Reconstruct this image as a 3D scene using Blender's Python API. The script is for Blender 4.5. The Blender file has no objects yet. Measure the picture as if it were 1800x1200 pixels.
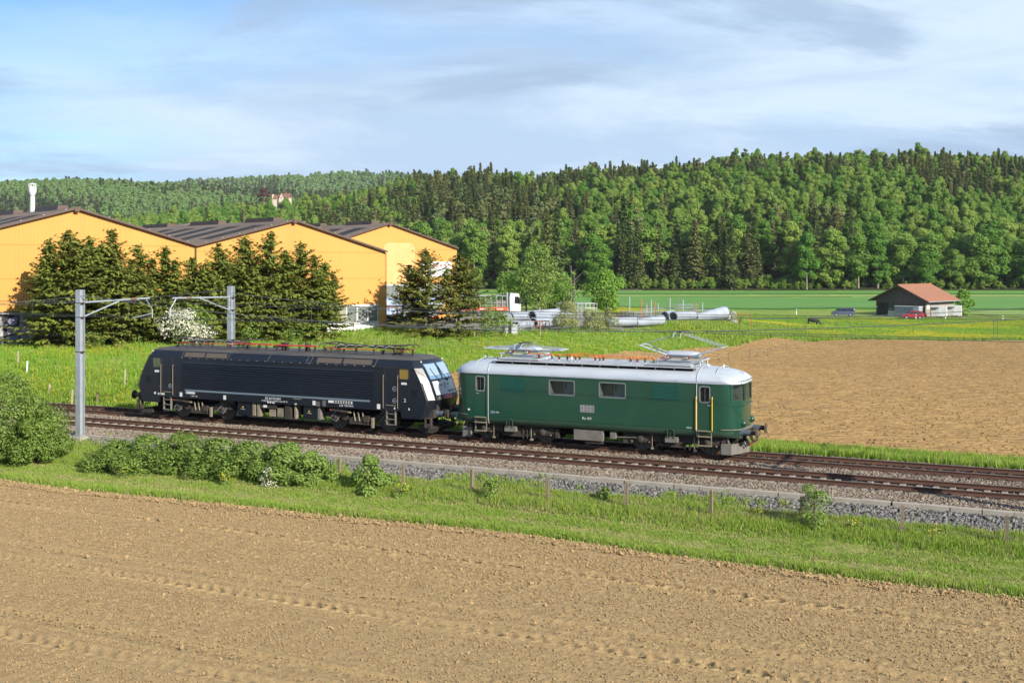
import bpy, bmesh, math, random
import numpy as np
from mathutils import Vector, Matrix
R = math.radians
rng = np.random.default_rng(7)
random.seed(7)
SC = bpy.context.scene

# ---------------------------------------------------------------- camera, sky, sun, exposure
CAM_H = 8.36
cam_data = bpy.data.cameras.new('camera')
cam_data.lens = 40.5; cam_data.sensor_width = 36
cam_data.shift_y = -141 / 1800
cam_data.clip_end = 20000
cam = bpy.data.objects.new('camera', cam_data)
SC.collection.objects.link(cam)
cam.location = (0, 0, CAM_H); cam.rotation_euler = (R(90), 0, 0)
SC.camera = cam

SUN_EL = 27.0
LIGHT = Vector((-0.66 * math.cos(R(SUN_EL)), 0.75 * math.cos(R(SUN_EL)), -math.sin(R(SUN_EL)))).normalized()
sun_data = bpy.data.lights.new('sun', 'SUN')
sun_data.energy = 5.0; sun_data.angle = R(0.53); sun_data.color = (1.0, 0.93, 0.82)
sun = bpy.data.objects.new('sun', sun_data)
SC.collection.objects.link(sun)
sun.rotation_euler = LIGHT.to_track_quat('-Z', 'Y').to_euler()
sun.location = (40, -40, 60)

world = bpy.data.worlds.new('World'); SC.world = world; world.use_nodes = True
def build_sky():
    nt = world.node_tree; N = nt.nodes; L = nt.links
    N.clear()
    out = N.new('ShaderNodeOutputWorld'); bg = N.new('ShaderNodeBackground')
    sky = N.new('ShaderNodeTexSky'); sky.sky_type = 'NISHITA'; sky.sun_disc = False
    sky.sun_elevation = R(SUN_EL); sky.sun_rotation = math.atan2(-LIGHT.x, -LIGHT.y)
    sky.air_density = 1.0; sky.dust_density = 0.6; sky.ozone_density = 1.6
    tc = N.new('ShaderNodeTexCoord'); sep = N.new('ShaderNodeSeparateXYZ')
    L.new(tc.outputs['Generated'], sep.inputs[0])
    zz = N.new('ShaderNodeMath'); zz.operation = 'ADD'; zz.inputs[1].default_value = 0.10
    mx = N.new('ShaderNodeMath'); mx.operation = 'MAXIMUM'; mx.inputs[1].default_value = 0.0
    L.new(sep.outputs[2], mx.inputs[0]); L.new(mx.outputs[0], zz.inputs[0])
    dx = N.new('ShaderNodeMath'); dx.operation = 'DIVIDE'; dy = N.new('ShaderNodeMath'); dy.operation = 'DIVIDE'
    L.new(sep.outputs[0], dx.inputs[0]); L.new(zz.outputs[0], dx.inputs[1])
    L.new(sep.outputs[1], dy.inputs[0]); L.new(zz.outputs[0], dy.inputs[1])
    cmb = N.new('ShaderNodeCombineXYZ'); L.new(dx.outputs[0], cmb.inputs[0]); L.new(dy.outputs[0], cmb.inputs[1])
    def noise(scale, detail, rough, off, sy=1.0, dist=0.0):
        mp = N.new('ShaderNodeMapping'); mp.inputs['Location'].default_value = off
        mp.inputs['Scale'].default_value = (1, sy, 1); mp.inputs['Rotation'].default_value = (0, 0, R(-14))
        L.new(cmb.outputs[0], mp.inputs[0])
        n = N.new('ShaderNodeTexNoise'); n.inputs['Scale'].default_value = scale; n.inputs['Detail'].default_value = detail
        n.inputs['Roughness'].default_value = rough; n.inputs['Distortion'].default_value = dist
        L.new(mp.outputs[0], n.inputs[0]); return n.outputs[0]
    def ramp(src, a, b, ca=(0, 0, 0, 1), cb=(1, 1, 1, 1)):
        r = N.new('ShaderNodeValToRGB'); r.color_ramp.elements[0].position = a; r.color_ramp.elements[1].position = b
        r.color_ramp.elements[0].color = ca; r.color_ramp.elements[1].color = cb
        r.color_ramp.interpolation = 'EASE'
        L.new(src, r.inputs[0]); return r.outputs[0]
    def mix(f, a, b, typ='MIX'):
        m = N.new('ShaderNodeMix'); m.data_type = 'RGBA'; m.blend_type = typ
        for sock, val in ((m.inputs[0], f), (m.inputs[6], a), (m.inputs[7], b)):
            if hasattr(val, 'is_linked') or hasattr(val, 'links'): L.new(val, sock)
            else: sock.default_value = val
        return m.outputs[2]
    K = 0.76 / 0.105
    def col(r, g, b): return (r * K, g * K, b * K, 1)
    # a thin bright veil of cloud with streaks, blue gaps where the veil is thin, grey bellies in front of it
    veil = ramp(noise(0.34, 7, 0.58, (3.1, 1.7, 0), 1.15, 0.3), 0.34, 0.62)
    left = N.new('ShaderNodeMapRange'); left.inputs[1].default_value = -0.42; left.inputs[2].default_value = -0.05
    left.inputs[3].default_value = 0.10; left.inputs[4].default_value = 0.95
    L.new(sep.outputs[0], left.inputs[0])
    vm = N.new('ShaderNodeMath'); vm.operation = 'MULTIPLY_ADD'; vm.inputs[1].default_value = 0.62
    L.new(veil, vm.inputs[0]); 
    lm = N.new('ShaderNodeMath'); lm.operation = 'MULTIPLY'; lm.inputs[1].default_value = 0.52
    low = N.new('ShaderNodeMapRange'); low.inputs[1].default_value = 0.02; low.inputs[2].default_value = 0.17; low.inputs[3].default_value = 0.60; low.inputs[4].default_value = 0.0
    L.new(sep.outputs[2], low.inputs[0]); la = N.new('ShaderNodeMath'); la.operation = 'ADD'; L.new(low.outputs[0], la.inputs[0])
    L.new(left.outputs[0], lm.inputs[0]); L.new(lm.outputs[0], la.inputs[1]); L.new(la.outputs[0], vm.inputs[2]); vm.use_clamp = True
    tone = mix(ramp(noise(0.62, 7, 0.60, (7.7, 0.3, 0), 1.2, 0.5), 0.38, 0.62), col(0.395, 0.52, 0.685), col(0.54, 0.66, 0.79))
    gap = mix(1.0, sky.outputs[0], (0.42, 0.66, 0.92, 1), 'MULTIPLY')
    c1 = mix(vm.outputs[0], gap, tone)
    belly = ramp(noise(0.50, 8, 0.60, (12.4, 5.2, 0), 1.3, 0.5), 0.50, 0.62)
    bm = N.new('ShaderNodeMath'); bm.operation = 'MULTIPLY'; bm.inputs[1].default_value = 0.78; L.new(belly, bm.inputs[0])
    c2 = mix(bm.outputs[0], c1, col(0.31, 0.415, 0.57))
    L.new(c2, bg.inputs[0]); bg.inputs[1].default_value = 0.105
    L.new(bg.outputs[0], out.inputs[0])
build_sky()

SC.render.engine = 'CYCLES'
SC.view_settings.view_transform = 'Standard'; SC.view_settings.look = 'None'
SC.view_settings.gamma = 1.0; SC.view_settings.use_curve_mapping = False
SC.view_settings.exposure = 0.82
SC.cycles.max_bounces = 6; SC.cycles.diffuse_bounces = 3; SC.cycles.glossy_bounces = 3
SC.cycles.transmission_bounces = 4; SC.cycles.transparent_max_bounces = 8
SC.cycles.use_adaptive_sampling = True; SC.cycles.adaptive_threshold = 0.02
SC.cycles.use_denoising = True
try:
    SC.cycles.denoiser = 'OPENIMAGEDENOISE'; SC.cycles.denoising_input_passes = 'RGB_ALBEDO_NORMAL'
except Exception: pass
SC.cycles.caustics_reflective = False; SC.cycles.caustics_refractive = False

# ---------------------------------------------------------------- helpers
def tag(o, label=None, cat=None, group=None, kind=None):
    if label: o['label'] = label
    if cat: o['category'] = cat
    if group: o['group'] = group
    if kind: o['kind'] = kind
    return o
def link(o, parent=None):
    SC.collection.objects.link(o)
    if parent is not None: o.parent = parent
    return o
def empty(name, loc=(0, 0, 0), rz=0.0, label=None, cat=None, group=None, kind=None, parent=None):
    e = bpy.data.objects.new(name, None); e.empty_display_size = 0.3
    e.location = loc; e.rotation_euler = (0, 0, rz)
    link(e, parent); tag(e, label, cat, group, kind); return e
def obj(name, mesh, parent=None, loc=None, rot=None, scale=None):
    o = bpy.data.objects.new(name, mesh); link(o, parent)
    if loc is not None: o.location = loc
    if rot is not None: o.rotation_euler = rot
    if scale is not None: o.scale = scale
    return o
def copy_tree(o, parent=None):
    c = o.copy(); SC.collection.objects.link(c); c.parent = parent
    for ch in list(o.children): copy_tree(ch, c)
    return c

class MB:
    def __init__(s): s.v = []; s.f = []; s.m = []; s.g = []
    def add(s, vs, fs, mi=0):
        b = len(s.v); s.g.append((b, len(s.f), len(s.f) + len(fs))); s.v += [tuple(v) for v in vs]; s.f += [tuple(b + i for i in f) for f in fs]; s.m += [mi] * len(fs); return s
    def box(s, x0, x1, y0, y1, z0, z1, mi=0):
        return s.add([(x0, y0, z0), (x1, y0, z0), (x1, y1, z0), (x0, y1, z0), (x0, y0, z1), (x1, y0, z1), (x1, y1, z1), (x0, y1, z1)],
                     [(0, 3, 2, 1), (4, 5, 6, 7), (0, 1, 5, 4), (1, 2, 6, 5), (2, 3, 7, 6), (3, 0, 4, 7)], mi)
    def cbox(s, c, size, mi=0, rot=None):
        hx, hy, hz = size[0] / 2, size[1] / 2, size[2] / 2
        vs = [Vector(p) for p in ((-hx, -hy, -hz), (hx, -hy, -hz), (hx, hy, -hz), (-hx, hy, -hz), (-hx, -hy, hz), (hx, -hy, hz), (hx, hy, hz), (-hx, hy, hz))]
        if rot is not None:
            from mathutils import Euler
            M_ = Euler(rot).to_matrix(); vs = [M_ @ v for v in vs]
        vs = [v + Vector(c) for v in vs]
        return s.add(vs, [(0, 3, 2, 1), (4, 5, 6, 7), (0, 1, 5, 4), (1, 2, 6, 5), (2, 3, 7, 6), (3, 0, 4, 7)], mi)
    def loft(s, rings, cap0=True, cap1=True, mi=0, closed=True):
        n = len(rings[0]); vs = [p for r in rings for p in r]; fs = []
        for i in range(len(rings) - 1):
            for j in range(n if closed else n - 1):
                k = (j + 1) % n; fs.append((i * n + j, i * n + k, (i + 1) * n + k, (i + 1) * n + j))
        if cap0: fs.append(tuple(range(n - 1, -1, -1)))
        if cap1: fs.append(tuple((len(rings) - 1) * n + j for j in range(n)))
        return s.add(vs, fs, mi)
    def tube(s, pts, r, n=6, mi=0, caps=True):
        pts = [Vector(p) for p in pts]; rs = r if isinstance(r, (list, tuple)) else [r] * len(pts)
        rings = []; up = None
        for i, p in enumerate(pts):
            d = (pts[min(i + 1, len(pts) - 1)] - pts[max(i - 1, 0)]).normalized()
            if up is None: up = Vector((0, 0, 1)) if abs(d.z) < 0.9 else Vector((1, 0, 0))
            a = d.cross(up).normalized(); b = a.cross(d).normalized(); up = b
            rings.append([p + (a * math.cos(2 * math.pi * k / n) + b * math.sin(2 * math.pi * k / n)) * rs[i] for k in range(n)])
        return s.loft(rings, caps, caps, mi)
    def lathe(s, prof, c, axis='z', n=12, mi=0):
        rings = []
        for r, h in prof:
            ring = []
            for k in range(n):
                a = 2 * math.pi * k / n; u, w = r * math.cos(a), r * math.sin(a)
                ring.append({'z': (c[0] + u, c[1] + w, c[2] + h), 'x': (c[0] + h, c[1] + u, c[2] + w), 'y': (c[0] + u, c[1] + h, c[2] + w)}[axis])
            rings.append(ring)
        return s.loft(rings, True, True, mi)
    def prism(s, poly, plane, a0, a1, mi=0):
        f = {'xz': lambda u, w, a: (u, a, w), 'yz': lambda u, w, a: (a, u, w), 'xy': lambda u, w, a: (u, w, a)}[plane]
        return s.loft([[f(u, w, a0) for u, w in poly], [f(u, w, a1) for u, w in poly]], True, True, mi)
    def ring(s, outer, inner, plane, a0, a1, mi=0):
        f = {'xz': lambda u, w, a: (u, a, w), 'yz': lambda u, w, a: (a, u, w), 'xy': lambda u, w, a: (u, w, a)}[plane]
        n = len(outer); vs = [f(u, w, a0) for u, w in outer] + [f(u, w, a0) for u, w in inner] + [f(u, w, a1) for u, w in outer] + [f(u, w, a1) for u, w in inner]
        fs = []
        for j in range(n):
            k = (j + 1) % n
            fs += [(j, k, n + k, n + j), (2 * n + j, 3 * n + j, 3 * n + k, 2 * n + k), (j, 2 * n + j, 2 * n + k, k), (n + j, n + k, 3 * n + k, 3 * n + j)]
        return s.add(vs, fs, mi)
    def mesh(s, name, mats, smooth=None):
        me = bpy.data.meshes.new(name); me.from_pydata(s.v, [], s.f)
        for m in (mats if isinstance(mats, (list, tuple)) else [mats]): me.materials.append(m)
        if any(s.m): me.polygons.foreach_set('material_index', s.m)
        bm = bmesh.new(); bm.from_mesh(me); bmesh.ops.recalc_face_normals(bm, faces=bm.faces); bm.to_mesh(me); bm.free()
        if smooth:
            me.polygons.foreach_set('use_smooth', [True] * len(me.polygons)); me.set_sharp_from_angle(angle=R(smooth))
        me.update(); return me
    def each(s, name, mats, parent=None, smooth=None):
        for i, (b, f0, f1) in enumerate(s.g):
            n = s.g[i + 1][0] if i + 1 < len(s.g) else len(s.v); q = MB()
            q.add(s.v[b:n], [tuple(k - b for k in f) for f in s.f[f0:f1]]); q.m = s.m[f0:f1]; q.build(name, mats, parent, smooth)
    def build(s, name, mats, parent=None, smooth=None, loc=None, rot=None):
        return obj(name, s.mesh(name, mats, smooth), parent, loc, rot)

def rrect(cx, cz, w, h, r, n=4):
    pts = []
    for (sx, sz, a0) in ((1, 1, 0), (-1, 1, 90), (-1, -1, 180), (1, -1, 270)):
        for k in range(n + 1):
            a = R(a0 + 90 * k / n); pts.append((cx + sx * (w / 2 - r) + r * math.cos(a), cz + sz * (h / 2 - r) + r * math.sin(a)))
    return pts
def raw_mesh(name, V, F, mats, smooth=False, mi=None):
    """numpy arrays -> mesh (all faces with the same corner count)"""
    me = bpy.data.meshes.new(name); V = np.asarray(V, np.float32); F = np.asarray(F, np.int32); k = F.shape[1]
    me.vertices.add(len(V)); me.vertices.foreach_set('co', V.ravel())
    me.loops.add(F.size); me.loops.foreach_set('vertex_index', F.ravel())
    me.polygons.add(len(F)); me.polygons.foreach_set('loop_start', np.arange(0, F.size, k, dtype=np.int32))
    for m in (mats if isinstance(mats, (list, tuple)) else [mats]): me.materials.append(m)
    if mi is not None: me.polygons.foreach_set('material_index', np.asarray(mi, np.int32))
    if smooth: me.polygons.foreach_set('use_smooth', np.ones(len(F), bool))
    me.update(calc_edges=True); return me
def grid_faces(nu, nv):
    i = np.arange(nu - 1)[:, None] * nv + np.arange(nv - 1)[None, :]
    return np.stack([i, i + nv, i + nv + 1, i + 1], -1).reshape(-1, 4)
def _h(ix, iy, seed):
    n = (ix.astype(np.int64) * 374761393 + iy.astype(np.int64) * 668265263 + seed * 974634777) & 0xFFFFFFFF
    n = ((n ^ (n >> 13)) * 1274126177) & 0xFFFFFFFF
    return ((n ^ (n >> 16)) & 0xFFFF) / 65535.0
def vnoise(x, y, seed=0):
    x = np.asarray(x, float); y = np.asarray(y, float)
    ix = np.floor(x); iy = np.floor(y); fx = x - ix; fy = y - iy
    fx = fx * fx * (3 - 2 * fx); fy = fy * fy * (3 - 2 * fy)
    a = _h(ix, iy, seed); b = _h(ix + 1, iy, seed); c = _h(ix, iy + 1, seed); d = _h(ix + 1, iy + 1, seed)
    return (a * (1 - fx) + b * fx) * (1 - fy) + (c * (1 - fx) + d * fx) * fy
def fbm(x, y, seed=0, o=4):
    t = 0; amp = 0.5
    for k in range(o): t = t + amp * vnoise(x * 2 ** k, y * 2 ** k, seed + k * 17); amp *= 0.5
    return t / (1 - 0.5 ** o)
def sstep(a, b, x):
    t = np.clip((np.asarray(x, float) - a) / (b - a), 0, 1); return t * t * (3 - 2 * t)

# ---------------------------------------------------------------- materials (all procedural)
MATS = {}
def M(name, c1, c2=None, scale=4.0, rough=0.6, metal=0.0, bump=0.0, bscale=None, spec=0.4, lo=0.35, hi=0.65, detail=5,
      pos=False, stretch=None, island=None, rnd=None, transl=0.0, bdist=0.02, alpha=None, grime=None, coat=0.0, k=0.76):
    sc_ = lambda c: None if c is None else tuple(v * k for v in c)
    c1, c2, island = sc_(c1), sc_(c2), sc_(island)
    rnd = None if rnd is None else (sc_(rnd[0]), rnd[1]); grime = None if grime is None else (sc_(grime[0]),) + tuple(grime[1:])
    m = bpy.data.materials.new(name); m.use_nodes = True; nt = m.node_tree; N = nt.nodes; L = nt.links
    b = N['Principled BSDF']; out = N['Material Output']
    b.inputs['Roughness'].default_value = rough; b.inputs['Metallic'].default_value = metal
    b.inputs['Specular IOR Level'].default_value = spec; b.inputs['Coat Weight'].default_value = coat
    rgba = lambda c: (c[0], c[1], c[2], 1)
    b.inputs['Base Color'].default_value = rgba(c1)
    if pos: src = N.new('ShaderNodeNewGeometry').outputs['Position']
    else: src = N.new('ShaderNodeTexCoord').outputs['Object']
    if stretch is not None:
        mp = N.new('ShaderNodeMapping'); mp.inputs['Scale'].default_value = stretch[:3]
        if len(stretch) > 3: mp.inputs['Rotation'].default_value = (0, 0, stretch[3])
        L.new(src, mp.inputs[0]); src = mp.outputs[0]
    def noise(sc, det=detail):
        n = N.new('ShaderNodeTexNoise'); n.inputs['Scale'].default_value = sc; n.inputs['Detail'].default_value = det
        n.inputs['Roughness'].default_value = 0.6; L.new(src, n.inputs[0]); return n.outputs[0]
    def mixc(f, a, b_, typ='MIX'):
        x = N.new('ShaderNodeMix'); x.data_type = 'RGBA'; x.blend_type = typ
        for sock, val in ((x.inputs[0], f), (x.inputs[6], a), (x.inputs[7], b_)):
            if isinstance(val, bpy.types.NodeSocket): L.new(val, sock)
            elif isinstance(val, tuple): sock.default_value = rgba(val)
            else: sock.default_value = val
        return x.outputs[2]
    colour = None
    if c2 is not None:
        r = N.new('ShaderNodeValToRGB'); r.color_ramp.elements[0].position = lo; r.color_ramp.elements[1].position = hi
        L.new(noise(scale), r.inputs[0]); colour = mixc(r.outputs[0], tuple(c1), tuple(c2))
    if island is not None:
        g = N.new('ShaderNodeNewGeometry'); colour = mixc(g.outputs['Random Per Island'], colour if colour is not None else tuple(c1), tuple(island))
        if c2 is None: pass
    if rnd is not None:
        oi = N.new('ShaderNodeObjectInfo'); mr = N.new('ShaderNodeMath'); mr.operation = 'MULTIPLY'; mr.inputs[1].default_value = rnd[1]
        L.new(oi.outputs['Random'], mr.inputs[0]); colour = mixc(mr.outputs[0], colour if colour is not None else tuple(c1), tuple(rnd[0]))
    if grime is not None:
        r = N.new('ShaderNodeValToRGB'); r.color_ramp.elements[0].position = grime[2]; r.color_ramp.elements[1].position = grime[3]
        L.new(noise(grime[1], 7), r.inputs[0])
        colour = mixc(r.outputs[0], colour if colour is not None else tuple(c1), tuple(grime[0]))
    if colour is not None: L.new(colour, b.inputs['Base Color'])
    if bump:
        bn = N.new('ShaderNodeBump'); bn.inputs['Strength'].default_value = bump; bn.inputs['Distance'].default_value = bdist
        L.new(noise(bscale or scale * 4, 6), bn.inputs['Height']); L.new(bn.outputs[0], b.inputs['Normal'])
    if transl:
        t = N.new('ShaderNodeBsdfTranslucent'); mx = N.new('ShaderNodeMixShader'); mx.inputs[0].default_value = transl
        if colour is not None: L.new(colour, t.inputs[0])
        else: t.inputs[0].default_value = rgba(c1)
        L.new(b.outputs[0], mx.inputs[1]); L.new(t.outputs[0], mx.inputs[2]); L.new(mx.outputs[0], out.inputs[0])
    if alpha is not None:
        t = N.new('ShaderNodeBsdfTransparent'); t.inputs[0].default_value = (0.85, 0.92, 0.9, 1); mx = N.new('ShaderNodeMixShader'); mx.inputs[0].default_value = alpha
        L.new(t.outputs[0], mx.inputs[1]); L.new(b.outputs[0], mx.inputs[2]); L.new(mx.outputs[0], out.inputs[0])
    MATS[name] = m; return m

m_soil = M('soil', (0.455, 0.325, 0.165), (0.27, 0.183, 0.083), 24.0, lo=0.36, hi=0.66, detail=4, rough=0.95, bump=0.5, bscale=30, spec=0.1, pos=True, stretch=(1, 2.2, 1, R(24.7)), grime=((0.30, 0.205, 0.105), 1.1, 0.50, 0.78), bdist=0.03)
m_soil_far = M('soil_far', (0.42, 0.275, 0.122), (0.25, 0.155, 0.062), 5.0, lo=0.38, hi=0.64, rough=0.95, bump=0.7, bscale=3.2, spec=0.1, pos=True, stretch=(0.55, 2.6, 1, R(9)), grime=((0.25, 0.16, 0.075), 0.7, 0.50, 0.75), bdist=0.10)
m_grassland = M('grassland', (0.13, 0.20, 0.03), (0.20, 0.24, 0.05), 0.35, k=1.0, rough=0.9, bump=0.6, bscale=6, spec=0.15, pos=True, grime=((0.27, 0.22, 0.09), 0.9, 0.58, 0.76), bdist=0.08)
m_verge = M('verge', (0.14, 0.19, 0.035), (0.30, 0.25, 0.11), 0.7, k=1.0, rough=0.95, bump=0.5, bscale=18, spec=0.1, pos=True, stretch=(0.35, 1.6, 1, R(24.7)))
m_crop = M('crop', k=1.0, c1=(0.080, 0.190, 0.036), c2=(0.105, 0.220, 0.042), scale=0.05, rough=0.85, bump=0.35, bscale=2.2, spec=0.2, pos=True, stretch=(0.3, 1.5, 1), bdist=0.15)
m_crop_pale = M('crop_pale', k=1.0, c1=(0.15, 0.225, 0.055), c2=(0.19, 0.25, 0.065), scale=0.08, rough=0.85, bump=0.3, bscale=2, spec=0.2, pos=True, stretch=(0.3, 1.5, 1), bdist=0.15)
m_forest_floor = M('forest_floor', (0.03, 0.05, 0.012), (0.05, 0.045, 0.02), 0.05, rough=0.95, spec=0.1, pos=True)
m_gravel = M('gravel', (0.36, 0.32, 0.27), (0.26, 0.23, 0.19), 1.2, rough=0.95, bump=0.5, bscale=25, spec=0.1, pos=True)
m_yard = M('yard', (0.30, 0.28, 0.25), (0.22, 0.20, 0.18), 0.5, rough=0.95, bump=0.3, bscale=8, spec=0.1, pos=True, grime=((0.16, 0.19, 0.06), 0.4, 0.55, 0.7))
m_ballast = M('ballast', (0.20, 0.165, 0.135), (0.10, 0.085, 0.075), 9, rough=0.95, bump=1.0, bscale=18, spec=0.1, pos=True, bdist=0.04)
m_stone = M('ballast_stone', (0.40, 0.325, 0.25), (0.30, 0.235, 0.18), 0.6, rough=0.95, spec=0.1, rnd=((0.085, 0.072, 0.062), 0.9), pos=True)
m_stone_grey = M('grey_stone', (0.275, 0.255, 0.24), None, rough=0.9, spec=0.12, rnd=((0.065, 0.062, 0.062), 0.9))
m_concrete = M('concrete', (0.41, 0.37, 0.315), (0.31, 0.275, 0.23), 1.4, rough=0.9, bump=0.3, bscale=30, spec=0.2, grime=((0.18, 0.16, 0.13), 2.5, 0.6, 0.8))
m_sleeper = M('sleeper_concrete', (0.34, 0.30, 0.25), (0.24, 0.20, 0.16), 3, rough=0.95, bump=0.2, spec=0.15)
m_sleeper_steel = M('sleeper_steel', (0.12, 0.065, 0.045), (0.16, 0.09, 0.06), 3, rough=0.9, spec=0.2)
m_rail = M('rail_rust', (0.125, 0.062, 0.040), (0.085, 0.042, 0.030), 3, rough=0.8, spec=0.3, stretch=(0.3, 3, 3))
m_rail_top = M('rail_top', (0.22, 0.16, 0.12), (0.32, 0.26, 0.21), 4, rough=0.4, metal=0.5, stretch=(0.1, 3, 3))
m_galv = M('galvanised', (0.46, 0.50, 0.54), (0.38, 0.42, 0.46), 2.0, rough=0.5, metal=0.35, bump=0.05)
m_wire = M('wire', (0.11, 0.12, 0.12), rough=0.6, metal=0.3)
m_wire_grey = M('wire_grey', (0.20, 0.215, 0.22), rough=0.5, metal=0.4)
m_insul = M('insulator', (0.22, 0.13, 0.09), rough=0.3)
m_post = M('post_wood', (0.26, 0.20, 0.12), (0.18, 0.15, 0.10), 6, rough=0.9, bump=0.3, stretch=(4, 4, 0.4))
m_post_pale = M('post_pale', (0.50, 0.42, 0.32), (0.38, 0.30, 0.2), 6, rough=0.9)
m_white = M('white_paint', (0.78, 0.78, 0.76), (0.66, 0.66, 0.64), 1.5, rough=0.5, spec=0.4)
m_black_loco = M('black_loco_paint', (0.0075, 0.011, 0.020), (0.010, 0.013, 0.021), 1.0, rough=0.34, spec=0.42, coat=0.12, grime=((0.020, 0.022, 0.026), 1.1, 0.58, 0.85))
m_black_roof = M('loco_roof_dark', (0.05, 0.052, 0.056), (0.10, 0.088, 0.075), 1.5, rough=0.65, stretch=(0.4, 2, 2))
m_brown_panel = M('brown_mesh_panel', (0.10, 0.078, 0.063), rough=0.75)
m_stripe = M('grey_blue_stripe', (0.16, 0.21, 0.26), rough=0.4)
m_silver = M('silver_paint', (0.56, 0.60, 0.66), (0.50, 0.53, 0.58), 1.2, rough=0.38, metal=0.15, spec=0.5)
m_red = M('red_paint', (0.52, 0.025, 0.03), rough=0.4)
m_red_bus = M('red_busbar', (0.55, 0.05, 0.06), rough=0.5)
m_orange_bus = M('orange_busbar', (0.75, 0.16, 0.05), rough=0.5)
m_green = M('green_loco_paint', (0.007, 0.058, 0.033), (0.009, 0.066, 0.038), 0.8, rough=0.27, spec=0.5, coat=0.35, grime=((0.018, 0.066, 0.040), 0.9, 0.5, 0.8))
m_green_skirt = M('green_skirt_dusty', (0.026, 0.074, 0.046), (0.042, 0.075, 0.047), 1.2, rough=0.5, spec=0.4, stretch=(0.5, 1, 2), grime=((0.11, 0.10, 0.07), 1.6, 0.55, 0.85))
m_roof_silver = M('roof_aluminium', (0.60, 0.645, 0.70), (0.52, 0.565, 0.62), 1.4, rough=0.42, metal=0.25, spec=0.5, stretch=(0.5, 2, 2), grime=((0.44, 0.44, 0.44), 2.5, 0.55, 0.8))
m_deck = M('roof_deck', (0.52, 0.55, 0.59), (0.42, 0.43, 0.45), 1.6, rough=0.55, metal=0.15)
m_dark = M('dark_void', (0.012, 0.012, 0.013), rough=0.9, spec=0.1)
m_under = M('underframe', (0.040, 0.036, 0.033), (0.075, 0.060, 0.048), 3, rough=0.8, spec=0.2)
m_wheel = M('wheel_steel', (0.055, 0.048, 0.042), (0.09, 0.07, 0.055), 4, rough=0.6, metal=0.2)
m_tyre_rim = M('wheel_rim', (0.11, 0.095, 0.08), rough=0.5, metal=0.5)
m_grey_box = M('grey_box', (0.20, 0.185, 0.165), (0.15, 0.135, 0.115), 2, rough=0.7)
m_beige = M('dusty_beige', (0.30, 0.25, 0.18), (0.18, 0.15, 0.11), 4, rough=0.85)
m_yellow = M('yellow_rail', (0.85, 0.55, 0.02), rough=0.45)
m_handrail = M('handrail', (0.30, 0.255, 0.185), rough=0.5, metal=0.2)
m_buffer = M('buffer_grey_blue', (0.10, 0.13, 0.16), rough=0.5, metal=0.2)
m_glass = M('window_glass', (0.02, 0.025, 0.03), rough=0.04, spec=0.8, alpha=0.20)
m_glass_dark = M('dark_glass', (0.015, 0.018, 0.022), rough=0.06, spec=0.8)
m_windscreen = M('windscreen', (0.10, 0.22, 0.36), (0.16, 0.30, 0.44), 0.7, rough=0.05, spec=0.9)  # blue base colour stands in for the sky reflected in the glass
m_gold_glass = M('gold_glass', (0.30, 0.20, 0.03), (0.18, 0.13, 0.03), 12, rough=0.12, spec=0.8)
m_cab_in = M('cab_interior', (0.30, 0.26, 0.21), (0.40, 0.37, 0.33), 1.2, rough=0.8)
m_panel_light = M('light_panel', (0.62, 0.63, 0.63), rough=0.6)
m_orange_vest = M('orange_vest', (0.85, 0.12, 0.03), rough=0.7)
m_rubber = M('rubber', (0.02, 0.02, 0.02), rough=0.7, spec=0.3)
m_letter = M('white_lettering', (0.75, 0.76, 0.76), rough=0.5)
m_letter_black = M('black_lettering', (0.02, 0.02, 0.025), rough=0.5)
m_hall = M('hall_yellow', (0.74, 0.375, 0.098), (0.70, 0.345, 0.085), 0.25, rough=0.55, spec=0.35, stretch=(1, 1, 0.25), grime=((0.64, 0.33, 0.10), 0.5, 0.58, 0.85))
m_hall_pale = M('hall_pale_patch', (0.76, 0.45, 0.19), (0.74, 0.40, 0.14), 0.7, rough=0.6)
m_hall_roof = M('hall_roof', (0.235, 0.185, 0.155), (0.18, 0.14, 0.12), 0.4, rough=0.95, spec=0.05, bump=0.2, bscale=3, stretch=(1, 0.3, 1))
m_skylight = M('roof_skylight', (0.045, 0.046, 0.048), (0.06, 0.06, 0.058), 1.0, rough=0.9, spec=0.05)
m_trim = M('verge_trim', (0.115, 0.072, 0.055), rough=0.6)
m_plinth = M('plinth', (0.48, 0.48, 0.48), (0.38, 0.38, 0.38), 0.6, rough=0.8, bump=0.1)
m_graf_silver = M('graffiti_silver', (0.17, 0.18, 0.20), (0.40, 0.40, 0.41), 0.9, rough=0.6, lo=0.45, hi=0.6)
m_graf_black = M('graffiti_black', (0.014, 0.013, 0.018), (0.06, 0.04, 0.05), 2.0, rough=0.7)
m_graf_blue = M('graffiti_blue', (0.10, 0.16, 0.30), (0.25, 0.20, 0.24), 2.0, rough=0.7)
m_pane_grey = M('industrial_pane', (0.17, 0.20, 0.19), (0.22, 0.24, 0.22), 0.5, rough=0.2, spec=0.6)
m_pane_blind = M('blind_pane', (0.34, 0.33, 0.26), rough=0.3)
m_pipe = M('galvanised_pipe', (0.40, 0.44, 0.50), (0.30, 0.34, 0.40), 0.8, rough=0.7, metal=0.1, grime=((0.30, 0.29, 0.27), 1.6, 0.58, 0.8))
m_blue_wrap = M('blue_wrap', (0.20, 0.36, 0.62), (0.50, 0.55, 0.62), 1.4, rough=0.35)
m_orange_steel = M('orange_steel', (0.62, 0.19, 0.06), (0.45, 0.13, 0.05), 2, rough=0.7)
m_rust = M('rust_steel', (0.20, 0.075, 0.04), (0.14, 0.055, 0.03), 3, rough=0.85)
m_truck_red = M('truck_red', (0.78, 0.10, 0.04), rough=0.5)
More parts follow.
